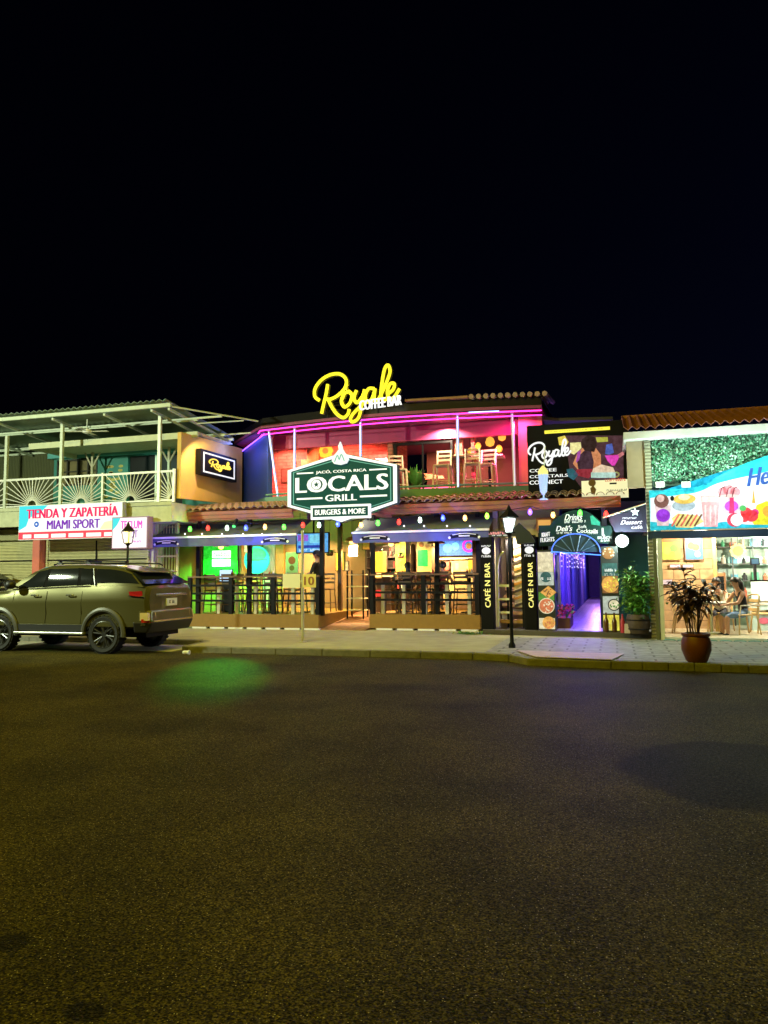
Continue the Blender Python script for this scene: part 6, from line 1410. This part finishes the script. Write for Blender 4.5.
# seated people
def seated(name_label, x, y, z, rz, cloth, legs_m, long, lean=.12):
    t = thing('person', name_label, 'person', (x, y, z), rz, local=True)
    J = {'pelvis': ((0, .02, .56), (.16, .13)), 'waist': ((0, .02 - lean * .1, .72), (.135, .105)), 'chest': ((0, .0 - lean * .4, .93), (.16, .115)), 'neckb': ((0, -.02 - lean * .6, 1.08), (.075, .07)), 'neck': ((0, -.04 - lean * .7, 1.15), .05), 'head': ((0, -.06 - lean * .8, 1.25), (.08, .095)), 'crown': ((0, -.055 - lean * .8, 1.33), (.07, .08))}
    Ed = [('pelvis', 'waist'), ('waist', 'chest'), ('chest', 'neckb'), ('neckb', 'neck'), ('neck', 'head'), ('head', 'crown')]
    for s in (1, -1):
        n = lambda k: side_n(s, k); xx = s * .17
        J.update({n('sh'): ((xx, -lean * .5, 1.04), .055), n('el'): ((xx * 1.45, -.12 - lean, .80), .042), n('wrist'): ((xx * .9, -.36 - lean, .76), .027),
                  n('hip'): ((s * .10, -.02, .53), .09), n('knee'): ((s * .12, -.46, .50), .062), n('ank'): ((s * .11, -.44, .09), .042), n('toe'): ((s * .12, -.60, .045), (.042, .032))})
        Ed += [('chest', n('sh')), (n('sh'), n('el')), (n('el'), n('wrist')), ('pelvis', n('hip')), (n('hip'), n('knee')), (n('knee'), n('ank')), (n('ank'), n('toe'))]
        hand(J, Ed, s, J[n('wrist')][0], (-.1 * s, -1, -.05), (0, 0, 1), .010)
    def asg(a, b):
        if any(k in b for k in ('head', 'crown', 'neck', 'wrist', 'palm', 'f0', 'f1', 'f2', 'f3', 'th', 'el', 'ank')): return 0
        if 'toe' in b: return 3
        if 'knee' in b or 'hip' in b: return 2
        return 1
    person_mesh('body', J, Ed, [SKIN, cloth, legs_m, CLOTHB], asg, 'pelvis', t, None)
    head_parts(t, J['head'][0], (0, -1, -.15), HAIR, long); return t
seated('woman in a black top and denim shorts with long dark hair in a rattan armchair', PXc, PYc, .10, R(-68), CLOTHB, DENIM, True)
seated('guest with dark hair in a pale top leaning over the café table', 2.40, 19.5, .10, R(-20), M('pale_top', (.6, .55, .45), .8), M('dark_skirt', (.03, .03, .04), .8), True, .3)

gx, gy = -5.05, 19.85
seated('guest in a dark red top sitting at the right deck table', -4.5, 19.8, .58, R(180), M('wine_top', (.22, .03, .04), .8), DENIM, False)
seated('guest in black sitting sideways at the right deck table', -5.5, 20.0, .58, R(200), CLOTHB, M('khaki', (.22, .17, .09), .8), True)
# ================================================================ PLANTS
def leaf(mb, base, d, L, wd, droop, m=0, n=5):
    d = Vector(d).normalized(); side = d.cross(Vector((0, 0, 1)));
    side = side.normalized() if side.length > .05 else Vector((1, 0, 0))
    vs = []; p = Vector(base)
    for i in range(n + 1):
        t_ = i / n; ww = wd * math.sin(math.pi * min(.97, .12 + .86 * t_)) ; up_ = d.cross(side)
        vs += [p - side * ww + Vector((0, 0, ww * .35)), p, p + side * ww + Vector((0, 0, ww * .35))]
        d = (d + Vector((0, 0, -droop / n))).normalized(); p = p + d * L / n
    fs = []
    for i in range(n):
        for j in range(2): fs.append((i * 3 + j, i * 3 + j + 1, i * 3 + j + 4, i * 3 + j + 3))
    mb.add(vs, fs, m)
random.seed(21)
q = ground(697, 662, .124)
t = thing('potted_plant', 'dark purple leaved plant in a round terracotta pot on the kerb', 'potted plant', tuple(q))
mb = MB(); mb.lathe([(.14, 0), (.17, .03), (.235, .20), (.235, .33), (.205, .42), (.225, .44), (.225, .475), (.19, .475), (.17, .43)], q, 24); mb.build('pot', M('pot_terracotta', (.16, .045, .03), .45, var=.3), t, smooth=True)
mb = MB(); mb.lathe([(.185, .40), (.05, .43)], q, 14); mb.build('soil', M('soil', (.04, .03, .02), .9), t)
sm = MB(); lm = MB()
for k in range(17):
    a = random.uniform(0, 6.28); r_ = random.uniform(.0, .14); lean = random.uniform(.03, .40); h = random.uniform(.75, 1.60) * (1 - lean * .6)
    b = q + Vector((r_ * math.cos(a), r_ * math.sin(a), .42)); e = q + Vector((math.cos(a) * lean, math.sin(a) * lean, .42 + h * .78)); mid = b.lerp(e, .5) + Vector((0, 0, .08))
    sm.tube([b, mid, e], .009, 5)
    for j in range(13):
        aa = j * 2.4 + k; tt = random.uniform(-.35, 1); el = .1 + .9 * tt
        base = mid.lerp(e, max(0, min(1, .45 + .55 * tt)))
        leaf(lm, base, (math.cos(aa), math.sin(aa), el), random.uniform(.18, .32), random.uniform(.026, .046), random.uniform(.4, 1.5), 1 if random.random() < .2 else 0)
sm.build('stems', BARK, t); lm.build('leaves', [LEAFP, M('leaf_wine', (.24, .11, .12), .4, var=.5)], t)
q = Vector((.47, 17.75, .248))
t = thing('potted_tree', 'bright green leafy shrub in a dark wooden barrel by the shop post', 'potted tree', tuple(q))
mb = MB(); mb.lathe([(.21, 0), (.25, .10), (.265, .22), (.25, .34), (.225, .42), (.20, .42), (.19, .37)], q, 20); mb.build('barrel', M('barrel_wood', (.07, .045, .03), .6, var=.4, scale=14), t, smooth=True)
mb = MB()
for z, r_ in ((.10, .255), (.30, .262)): mb.tube([(q.x + r_ * math.cos(a * math.pi / 12), q.y + r_ * math.sin(a * math.pi / 12), q.z + z) for a in range(24)], .012, 5, closed=True)
mb.build('hoop', DARKM, t)
sm = MB(); lm = MB()
for k in range(12):
    a = random.uniform(0, 6.28); lean = random.uniform(.05, .30); h = random.uniform(.6, 1.12)
    b = q + Vector((.05 * math.cos(a), .05 * math.sin(a), .36)); e = q + Vector((math.cos(a) * lean, math.sin(a) * lean, .36 + h)); sm.tube([b, b.lerp(e, .5) + Vector((random.uniform(-.04, .04), 0, .03)), e], .010, 5)
    for j in range(120):
        tt = random.random(); base = b.lerp(e, .15 + .85 * tt) + Vector((random.gauss(0, .11), random.gauss(0, .10), random.gauss(0, .06))); aa = random.uniform(0, 6.28)
        leaf(lm, base, (math.cos(aa), math.sin(aa), random.uniform(-.3, .7)), random.uniform(.09, .16), random.uniform(.024, .04), random.uniform(.3, 1.2), random.choice((0, 0, 1)), 3)
sm.build('trunk', BARK, t); lm.build('leaves', [LEAF, LEAFL], t)
q = ground(468, 634, .12); t = thing('weed', 'clump of green weeds at the foot of the right deck corner', 'weed', tuple(q)); lm = MB()
for k in range(90):
    a = random.uniform(0, 6.28); b = q + Vector((random.gauss(0, .20), random.gauss(0, .10), 0)); leaf(lm, b, (math.cos(a), math.sin(a), random.uniform(.4, 1.6)), random.uniform(.1, .26), .014, 1.1, 0, 3)
lm.build('leaves', [LEAF], t)
q = at(664, 611, 17.9)
t = thing('drink_bottle', 'red capped bottle and white bag beside the barrel shrub', 'bottle', (.12, 17.75, .248))
mb = MB(); mb.lathe([(.05, 0), (.055, .03), (.05, .26), (.02, .36), (.02, .42)], (.14, 17.78, .248), 12); mb.build('bottle', M('red_plastic', (.45, .03, .06), .35), t, smooth=True)
mb = MB(); mb.hexa([(.17, 17.6, .249), (.30, 17.6, .249), (.30, 17.72, .249), (.17, 17.72, .249)], [(.18, 17.62, .46), (.27, 17.62, .46), (.27, 17.70, .46), (.18, 17.70, .46)]); mb.build('bag', M('bag_white', (.6, .5, .5), .6), t, bevel=.01)
# ================================================================ PARKED SUV
PAINT = M('paint_grey_green', (.125, .116, .042), .28, .5, var=.05, scale=2, spec=.6)
PAINT.node_tree.nodes['Principled BSDF'].inputs['Coat Weight'].default_value = 1.0; PAINT.node_tree.nodes['Principled BSDF'].inputs['Coat Roughness'].default_value = .02
PLAST = M('black_plastic', (.014, .014, .015), .5)
TYRE = M('tyre_rubber', (.010, .010, .010), .75, bump=.4, bscale=60)
RIM = M('rim_dark', (.10, .10, .10), .3, .8)
def build_suv(label, loc, rz):
    t = thing('parked_suv', label, 'suv', loc, rz, local=True)
    # lower body: ring of points per station along the length
    ST = [(-2.40, .66, 1.34, .80, .74), (-2.33, .55, 1.40, .88, .80), (-2.05, .52, 1.43, .925, .87), (-1.75, .52, 1.43, .935, .88), (-1.3725, .52, 1.42, .94, .88), (-.9, .52, 1.40, .925, .875), (-.3, .52, 1.375, .92, .87), (.35, .52, 1.355, .92, .87), (.85, .52, 1.34, .925, .865), (1.1, .52, 1.325, .93, .86), (1.3725, .52, 1.31, .935, .85), (1.7, .52, 1.28, .93, .83), (2.05, .52, 1.22, .90, .78), (2.28, .50, 1.10, .84, .70), (2.40, .55, .95, .72, .60)]
    mb = MB(); ring = []
    for x, zb, zt, wd, wt in ST:
        h = zt - zb
        half = [(wd - .10, zb), (wd - .02, zb + .05), (wd - .012, zb + .14), (wd - .035, zb + h * .36), (wd, zb + h * .62), (wd - .005, zb + h * .72), (wd - .035, zb + h * .90), (wt, zt - .008), (wt - .06, zt + .012)]
        pts = [(x, 0, zb)] + [(x, y, z) for y, z in half] + [(x, 0, zt + .035)] + [(x, -y, z) for y, z in half[::-1]]
        ring.append(pts)
    n = len(ring[0]); vs = [p for r_ in ring for p in r_]; fs = []
    for i in range(len(ST) - 1):
        for j in range(n): fs.append((i * n + j, (i + 1) * n + j, (i + 1) * n + (j + 1) % n, i * n + (j + 1) % n))
    fs += [tuple(range(n)), tuple((len(ST) - 1) * n + j for j in range(n - 1, -1, -1))]
    mb.add(vs, fs)
    b = mb.build('body', PAINT, t, smooth=True)
    bm = bmesh.new(); bm.from_mesh(b.data); bmesh.ops.recalc_face_normals(bm, faces=bm.faces); bm.to_mesh(b.data); bm.free()
    cut = MB()
    for x in (-1.3725, 1.3725):
        for s in (1, -1):
            a, c = (.60, 1.2) if s > 0 else (-1.2, -.60)
            k = 28; vs = [(x + .475 * math.cos(2 * math.pi * j / k), y, .42 + .475 * math.sin(2 * math.pi * j / k)) for y in (a, c) for j in range(k)]
            cut.add(vs, [tuple(range(k)), tuple(range(2 * k - 1, k - 1, -1))] + [(j, k + j, k + (j + 1) % k, (j + 1) % k) for j in range(k)])
    co = cut.build('cutter_tmp', PLAST); bm = bmesh.new(); bm.from_mesh(co.data); bmesh.ops.recalc_face_normals(bm, faces=bm.faces); bm.to_mesh(co.data); bm.free()
    md = b.modifiers.new('wells', 'BOOLEAN'); md.operation = 'DIFFERENCE'; md.object = co; md.solver = 'EXACT'
    try: md.material_mode = 'TRANSFER'
    except Exception: pass
    nm = baked(b); b.modifiers.clear(); b.data = nm; bpy.data.objects.remove(co)
    try: nm.set_sharp_from_angle(angle=R(32))
    except Exception: pass
    # cabin
    CB = [(-2.30, 1.42, .86, -1.90, 1.69, .68), (-2.16, 1.43, .868, -1.70, 1.765, .70), (-1.58, 1.425, .872, -1.40, 1.825, .715), (-.62, 1.395, .868, -.56, 1.865, .725), (.28, 1.36, .865, .20, 1.855, .72), (.55, 1.35, .863, .42, 1.82, .705), (1.32, 1.335, .83, .60, 1.765, .68)]
    mb = MB(); rg = []
    for xb, zb, wb, xt, zt, wt in CB:
        f = lambda v: (xb + (xt - xb) * v, zb - .03 + (zt - zb + .03) * v, wb + (wt - wb) * v)
        side = [f(0), f(.25), f(.5), f(.75), f(.93)]
        top_ = [(xt + (xb - xt) * .0, zt + .012, wt - .07), (xt, zt + .03, wt - .22)]
        half = [(x, w_ + .018 * math.sin(math.pi * i / 4), z) for i, (x, z, w_) in enumerate(side)] + [(x, w_, z) for x, z, w_ in top_]
        rg.append(half + [(xt, 0, zt + .042)] + [(x, -y, z) for x, y, z in half[::-1]])
    n = len(rg[0]); vs = [p for r_ in rg for p in r_]; fs = []
    for i in range(len(CB) - 1):
        for j in range(n - 1): fs.append((i * n + j, (i + 1) * n + j, (i + 1) * n + j + 1, i * n + j + 1))
    fs += [tuple(range(n)), tuple((len(CB) - 1) * n + j for j in range(n - 1, -1, -1))]
    mb.add(vs, fs); cb = mb.build('cabin', PAINT, t, smooth=True)
    bm = bmesh.new(); bm.from_mesh(cb.data); bmesh.ops.recalc_face_normals(bm, faces=bm.faces); bm.to_mesh(cb.data); bm.free()
    # glass: patches slightly proud of the cabin
    def interp(xp, v):
        """point on side surface at belt-parameter xp (x at the belt) and height v"""
        for A, B in zip(CB[:-1], CB[1:]):
            if A[0] <= xp <= B[0]: k = (xp - A[0]) / (B[0] - A[0]); q = [A[i] + (B[i] - A[i]) * k for i in range(6)]; break
        else: q = CB[-1]
        xb, zb, wb, xt, zt, wt = q
        return xb + (xt - xb) * v, wb + (wt - wb) * v + .018 * math.sin(math.pi * min(1, v / .93)) + .016, zb - .03 + (zt - zb + .03) * v
    def side_glass(x0, x1, v0, v1, s, slant0=0, slant1=0, nx=6, nz=4):
        mb = MB(); vs = []; fs = []
        for i in range(nx + 1):
            for j in range(nz + 1):
                v = v0 + (v1 - v0) * j / nz; a = x0 + slant0 * (v - v0); c = x1 + slant1 * (v - v0)
                x, y, z = interp(a + (c - a) * i / nx, v); vs.append((x, s * y, z))
        for i in range(nx):
            for j in range(nz): fs.append((i * (nz + 1) + j, (i + 1) * (nz + 1) + j, (i + 1) * (nz + 1) + j + 1, i * (nz + 1) + j + 1))
        mb.add(vs, fs); return mb
    for s in (1, -1):
        side_glass(.26, 1.12, .16, .86, s, 0, -.62).build('window', GLASSD, t, smooth=True)
        side_glass(-.66, .18, .16, .88, s).build('window', GLASSD, t, smooth=True)
        side_glass(-1.02, -.74, .16, .87, s, -.10, 0).build('window', GLASSD, t, smooth=True)
        side_glass(-2.27, -1.12, .22, .88, s, 0.0, -.08).build('window', GLASSD, t, smooth=True)
        for a_, b_ in ((.14, .30), (-.78, -.62), (-1.16, -.98)):
            g_ = side_glass(a_, b_, .14, .89, s, nx=2); g_.v = [(v[0], v[1] - s * .004, v[2]) for v in g_.v]; g_.build('pillar_trim', M('pillar_black', (.008, .008, .008), .7, spec=.03), t, smooth=True)
        mb = MB(); pa = [Vector((interp(x, .10)[0], s * (interp(x, .10)[1] + .002), interp(x, .10)[2])) for x in (-.98, -.5, 0, .5, 1.15)]; pa += []
        mb.tube(pa, .010, 6); mb.build('window_trim', CHROME, t)
        mb = MB(); pa = [Vector((interp(-1.07 + .0, v)[0] - .06 * (1 - v) + 0.0, s * (interp(-1.07, v)[1] + .003), interp(-1.07, v)[2])) for v in (.1, .5, .9)]; mb.tube(pa, .012, 6); mb.build('window_trim', CHROME, t)
        for x, nmx in ((.40, 'door'), (-.52, 'door')):
            mb = MB(); mb.tube([(x - .10, s * .935, 1.225), (x - .07, s * .965, 1.23), (x + .07, s * .965, 1.23), (x + .10, s * .935, 1.225)], .016, 6); mb.build('door_handle', CHROME, t)
        mb = MB()                                                # door shut lines
        for x in (1.02, .14, -.78):
            mb.tube([(x, s * .917, .62), (x, s * .892, .80), (x - .01, s * .921, 1.06), (x - .02, s * .918, 1.15), (x - .02, s * .888, 1.31)], .006, 4)
        mb.build('door_gap', BLACK, t)
        mb = MB(); mb.tube([(.94, s * .86, 1.40), (.95, s * .98, 1.42)], .025, 6); mb.ball((.95, s * 1.06, 1.46), .115, 12, .85); m_ = mb.build('wing_mirror', PLAST, t, smooth=True)
        mb = MB(); mb.hexa([(-.86, s * .90, .46), (.88, s * .90, .46), (.88, s * .93, .46), (-.86, s * .93, .46)], [(-.86, s * .90, .60), (.88, s * .90, .60), (.88, s * .935, .60), (-.86, s * .935, .60)]); mb.build('sill_trim', PLAST, t)
        mb = MB(); mb.box(-.92, .90, min(s * .90, s * 1.0), max(s * .90, s * 1.0), .40, .445); mb.build('running_board', M('step_alu', (.42, .42, .40), .35, .6), t, bevel=.01)
        # flares, wheels
        for x in (-1.3725, 1.3725):
            mb = MB(); vs = []; fs = []; k = 22
            for j in range(k + 1):
                a = -.12 + (math.pi + .24) * j / k
                for r_, y in ((.465, .90), (.465, .965), (.50, .975), (.545, .955), (.555, .92)): vs.append((x + r_ * math.cos(a), s * y, .42 + r_ * math.sin(a)))
            for j in range(k):
                for q in range(4): fs.append((j * 5 + q, (j + 1) * 5 + q, (j + 1) * 5 + q + 1, j * 5 + q + 1))
            mb.add(vs, fs); mb.build('fender_flare', M('flare_grey', (.07, .07, .06), .45), t, smooth=True)
            wprof = [(.28, -.12), (.36, -.135), (.395, -.10), (.40, -.05), (.40, .05), (.395, .10), (.36, .135), (.28, .12)]
            mb = MB(); cy = s * .80
            vs = []; fs = []; k = 36
            for r_, d in wprof:
                for j in range(k): a = 2 * math.pi * j / k; vs.append((x + r_ * math.cos(a), cy + d, .40 + r_ * math.sin(a)))
            for i in range(len(wprof) - 1):
                for j in range(k): fs.append((i * k + j, i * k + (j + 1) % k, (i + 1) * k + (j + 1) % k, (i + 1) * k + j))
            mb.add(vs, fs)
            for j in range(26):                                  # tread blocks
                a = 2 * math.pi * j / 26; da = .07
                for d0, d1, sh in ((-.13, -.03, 0), (.03, .13, .10)):
                    P4 = [(x + r_ * math.cos(a + q + sh), cy + d, .40 + r_ * math.sin(a + q + sh)) for r_ in (.395, .407) for q, d in ((-da, d0), (da, d0), (da, d1), (-da, d1))]
                    mb.hexa(P4[:4], P4[4:])
            wh = mb.build('wheel', TYRE, t, smooth=False)
            mb = MB(); yo = cy + s * .10
            mb.v = []; k = 28
            ringp = [(.29, s * .122), (.275, s * .13), (.262, s * .11), (.255, s * .03)]
            vs = [(x + r_ * math.cos(2 * math.pi * j / k), cy + d, .40 + r_ * math.sin(2 * math.pi * j / k)) for r_, d in ringp for j in range(k)]; fs = []
            for i in range(3):
                for j in range(k): fs.append((i * k + j, i * k + (j + 1) % k, (i + 1) * k + (j + 1) % k, (i + 1) * k + j))
            fs.append(tuple(3 * k + j for j in range(k))); mb.add(vs, fs)
            for j in range(6):
                a = j * math.pi / 3 + .3; c_, s_ = math.cos(a), math.sin(a)
                for da in (-.16, .16):
                    c2, s2 = math.cos(a + da), math.sin(a + da)
                    mb.tube([(x + .05 * c_, cy + s * .085, .40 + .05 * s_), (x + .27 * c2, cy + s * .105, .40 + .27 * s2)], .018, 6)
            mb.tube([(x, cy + s * .04, .4), (x, cy + s * .105, .4)], .06, 12); mb.build('rim', RIM, wh, smooth=True)
        mb = MB(); mb.tube([(-1.75, s * .63, 1.865), (-1.65, s * .64, 1.905), (.05, s * .64, 1.92), (.18, s * .63, 1.885)], .018, 6); mb.build('roof_rail', DARKM, t)
        # tail lamps, reflectors
        mb = MB(); mb.hexa([(-2.30, s * .875, 1.16), (-2.02, s * .945, 1.22), (-2.02, s * .91, 1.20), (-2.35, s * .60, 1.17)], [(-2.26, s * .868, 1.31), (-1.98, s * .925, 1.30), (-1.98, s * .89, 1.30), (-2.345, s * .60, 1.29)]); tl = mb.build('tail_light', M('lens_red', (.30, .012, .015), .12, spec=.8), t)
        mb = MB(); mb.hexa([(-2.34, s * .89, 1.165), (-2.0, s * .955, 1.205), (-2.0, s * .94, 1.205), (-2.34, s * .85, 1.165)], [(-2.34, s * .89, 1.185), (-2.0, s * .953, 1.222), (-2.0, s * .94, 1.222), (-2.34, s * .85, 1.185)]); mb.build('lamp_trim', CHROME, tl)
        mb = MB(); mb.hexa([(-2.42, s * .87, .70), (-2.26, s * .915, .70), (-2.26, s * .88, .70), (-2.465, s * .64, .70)], [(-2.40, s * .865, .86), (-2.25, s * .91, .86), (-2.25, s * .875, .86), (-2.45, s * .64, .86)]); rl = mb.build('reverse_light', M('lens_amber', (.62, .50, .26), .15, var=.3), t)
        mb = MB(); mb.hexa([(-2.445, s * .78, .66), (-2.31, s * .933, .66), (-2.31, s * .91, .66), (-2.45, s * .70, .66)], [(-2.44, s * .78, .73), (-2.30, s * .93, .73), (-2.30, s * .91, .73), (-2.448, s * .70, .73)]); mb.build('reflector', M('lens_red2', (.45, .03, .02), .15), rl)
        mb = MB(); mb.hexa([(2.10, s * .60, 1.0), (2.30, s * .84, 1.0), (2.24, s * .86, 1.0), (2.06, s * .7, 1.0)], [(2.12, s * .60, 1.12), (2.24, s * .86, 1.13), (2.05, s * .9, 1.14), (2.0, s * .7, 1.14)]); mb.build('headlight', M('lens_clear', (.6, .6, .6), .1), t)
    # rear: glass, spoiler, chrome bar, plate, bumper
    mb = MB(); mb.hexa([(-2.335, .84, 1.46), (-2.335, -.84, 1.46), (-2.28, -.85, 1.46), (-2.28, .85, 1.46)], [(-1.965, .69, 1.69), (-1.965, -.69, 1.69), (-1.90, -.70, 1.69), (-1.90, .70, 1.69)]); mb.build('rear_window', GLASSD, t)
    mb = MB(); mb.hexa([(-2.12, .66, 1.70), (-2.12, -.66, 1.70), (-1.70, -.68, 1.77), (-1.70, .68, 1.77)], [(-2.11, .66, 1.725), (-2.11, -.66, 1.725), (-1.70, -.68, 1.818), (-1.70, .68, 1.818)]); mb.build('spoiler', PAINT, t, bevel=.012)
    mb = MB(); mb.box(-2.425, -2.33, -.60, .60, 1.20, 1.245); mb.build('chrome_bar', CHROME, t, bevel=.008)
    mb = MB(); mb.box(-2.418, -2.395, -.20, .20, .98, 1.14); pl = mb.build('number_plate', M('plate_white', (.75, .75, .72), .4), t)
    mb = MB(); mb.scribble(0, .3, 1.03, 1.10, 0, 6); mb.v = [(-2.4185 - (.002 if v[1] < -.001 else 0), .15 - v[0], v[2]) for v in mb.v]; mb.build('plate_marks', DARKM, pl)
    mb = MB(); mb.hexa([(-2.36, .80, .44), (-2.36, -.80, .44), (-2.1, -.90, .44), (-2.1, .90, .44)], [(-2.47, .80, .66), (-2.47, -.80, .66), (-2.1, -.945, .68), (-2.1, .945, .68)]); mb.build('rear_bumper', PLAST, t, bevel=.03)
    mb = MB(); mb.box(-2.475, -2.40, -.74, .74, .66, .70); mb.build('bumper_strip', CHROME, t, bevel=.008)
    mb = MB(); mb.hexa([(-2.47, .80, .665), (-2.47, -.80, .665), (-2.2, -.9, .665), (-2.2, .9, .665)], [(-2.44, .78, .90), (-2.44, -.78, .90), (-2.2, -.88, .92), (-2.2, .88, .92)]); mb.build('bumper_top', PAINT, t, bevel=.03)
    mb = MB()
    for x in (-.75, .0):
        mb.box(x - .03, x + .03, -.70, .70, 1.955, 1.98)
        for s in (1, -1): mb.hexa([(x - .07, s * .62, 1.89), (x + .07, s * .62, 1.89), (x + .07, s * .67, 1.89), (x - .07, s * .67, 1.89)], [(x - .03, s * .63, 1.955), (x + .03, s * .63, 1.955), (x + .03, s * .66, 1.955), (x - .03, s * .66, 1.955)])
    mb.build('roof_bar', DARKM, t)
    mb = MB(); mb.hexa([(1.34, .68, 1.37), (1.34, -.68, 1.37), (1.30, -.68, 1.37), (1.30, .68, 1.37)], [(.69, .58, 1.75), (.69, -.58, 1.75), (.65, -.58, 1.75), (.65, .58, 1.75)]); mb.build('windscreen', GLASSD, t)
    mb = MB(); mb.box(-2.2, 2.2, -.6, .6, .33, .50); mb.box(-1.42, -1.32, -.75, .75, .36, .46); mb.box(1.32, 1.42, -.75, .75, .36, .46); mb.build('underbody', BLACK, t)
    mb = MB(); mb.box(2.36, 2.43, -.5, .5, .72, .92); mb.build('grille', PLAST, t)
    return t
suv = build_suv('grey green suv with roof bars parked along the kerb in front of the shutters', (-11.6725, 14.17, 0), R(180))
dk = copy_tree(suv)
dk['label'] = 'dark suv mostly cut off at the left edge near the shutters'
tail = at(6, 590, 16.9); dk.location = (tail.x - 3.1, 17.0, .12)
DPAINT = M('paint_black', (.012, .012, .014), .25, .2)
for ch in dk.children_recursive:
    for s in ch.material_slots:
        if s.material is PAINT: s.link = 'OBJECT'; s.material = DPAINT
t = dk
mb = MB(); zz = 1.18
pth = [(-2.42, .3, .95), (-2.5, .3, 1.30), (-2.62, .3, 1.36), (-2.72, .3, 1.16), (-2.80, .3, 1.18), (-2.92, .3, 1.38), (-3.0, .3, 1.36), (-3.02, .3, 1.16)]
mb.tube([Vector(p) for p in catmull(pth, 5)], .025, 6); mb.tube([Vector((p[0], -.3, p[2])) for p in catmull(pth, 5)], .025, 6); mb.bar((-2.5, -.35, 1.3), (-2.5, .35, 1.3), .02, 6)
mb.build('bike_carrier', DARKM, dk)

# ================================================================ STREET FURNITURE
lantern('black street lantern with a pale glowing head on the paved sidewalk by the café columns', -2.01, 15.09, 2.82, (.85, 1, .92), 40, 3.0)
t = thing('sign_post', 'pale steel pole carrying a white and a yellow plate on the sidewalk', 'sign post', (-6.72, 15.47, .12))
mb = MB(); mb.bar((-6.72, 15.47, .12), (-6.73, 15.47, 2.62), .032, 10); mb.lathe([(.09, 0), (.09, .012), (.04, .02)], (-6.72, 15.47, .122), 12); mb.build('pole', M('pole_zinc', (.55, .52, .36), .45, .4), t)
mb = MB(); mb.box(-7.19, -6.765, 15.42, 15.435, 1.33, 1.645); mb.build('plate', M('plate_cream', (.82, .80, .72), .5, var=.05), t)
mb = MB(); mb.box(-6.70, -6.385, 15.42, 15.435, 1.335, 1.635); pl = mb.build('plate', M('plate_yellow', (.80, .66, .22), .5, var=.06), t, label='yellow plate with digits')
mb = MB(); mb.text('10', -6.66, -6.43, 1.39, 1.58, 15.416, .04); mb.build('lettering', M('plate_ink', (.30, .12, .05), .5), pl)
mb = MB(); mb.box(-6.80, -6.64, 15.437, 15.45, 1.45, 1.50); mb.build('bracket', STEEL, t)
q = ground(186, 655, 0); t = thing('crumpled_cup', 'small crumpled white paper cup lying on the road near the kerb', 'litter', tuple(q))
mb = MB(); mb.lathe([(.03, -.07), (.042, -.02), (.038, .03), (.05, .07)], (0, 0, 0), 9); mb.v = [(q.x + v[2] * 1.0, q.y + v[1] + .01 * math.sin(v[2] * 90), q.z + .052 + v[0]) for v in mb.v]; mb.build('cup', M('cup_paper', (.7, .68, .6), .6), t)
mb = MB(); mb.lathe([(.051, .0), (.051, .01)], (0, 0, 0), 9); mb.v = [(q.x + .07 + v[2], q.y + v[1], q.z + .052 + v[0]) for v in mb.v]; mb.build('rim', WHITE, t)
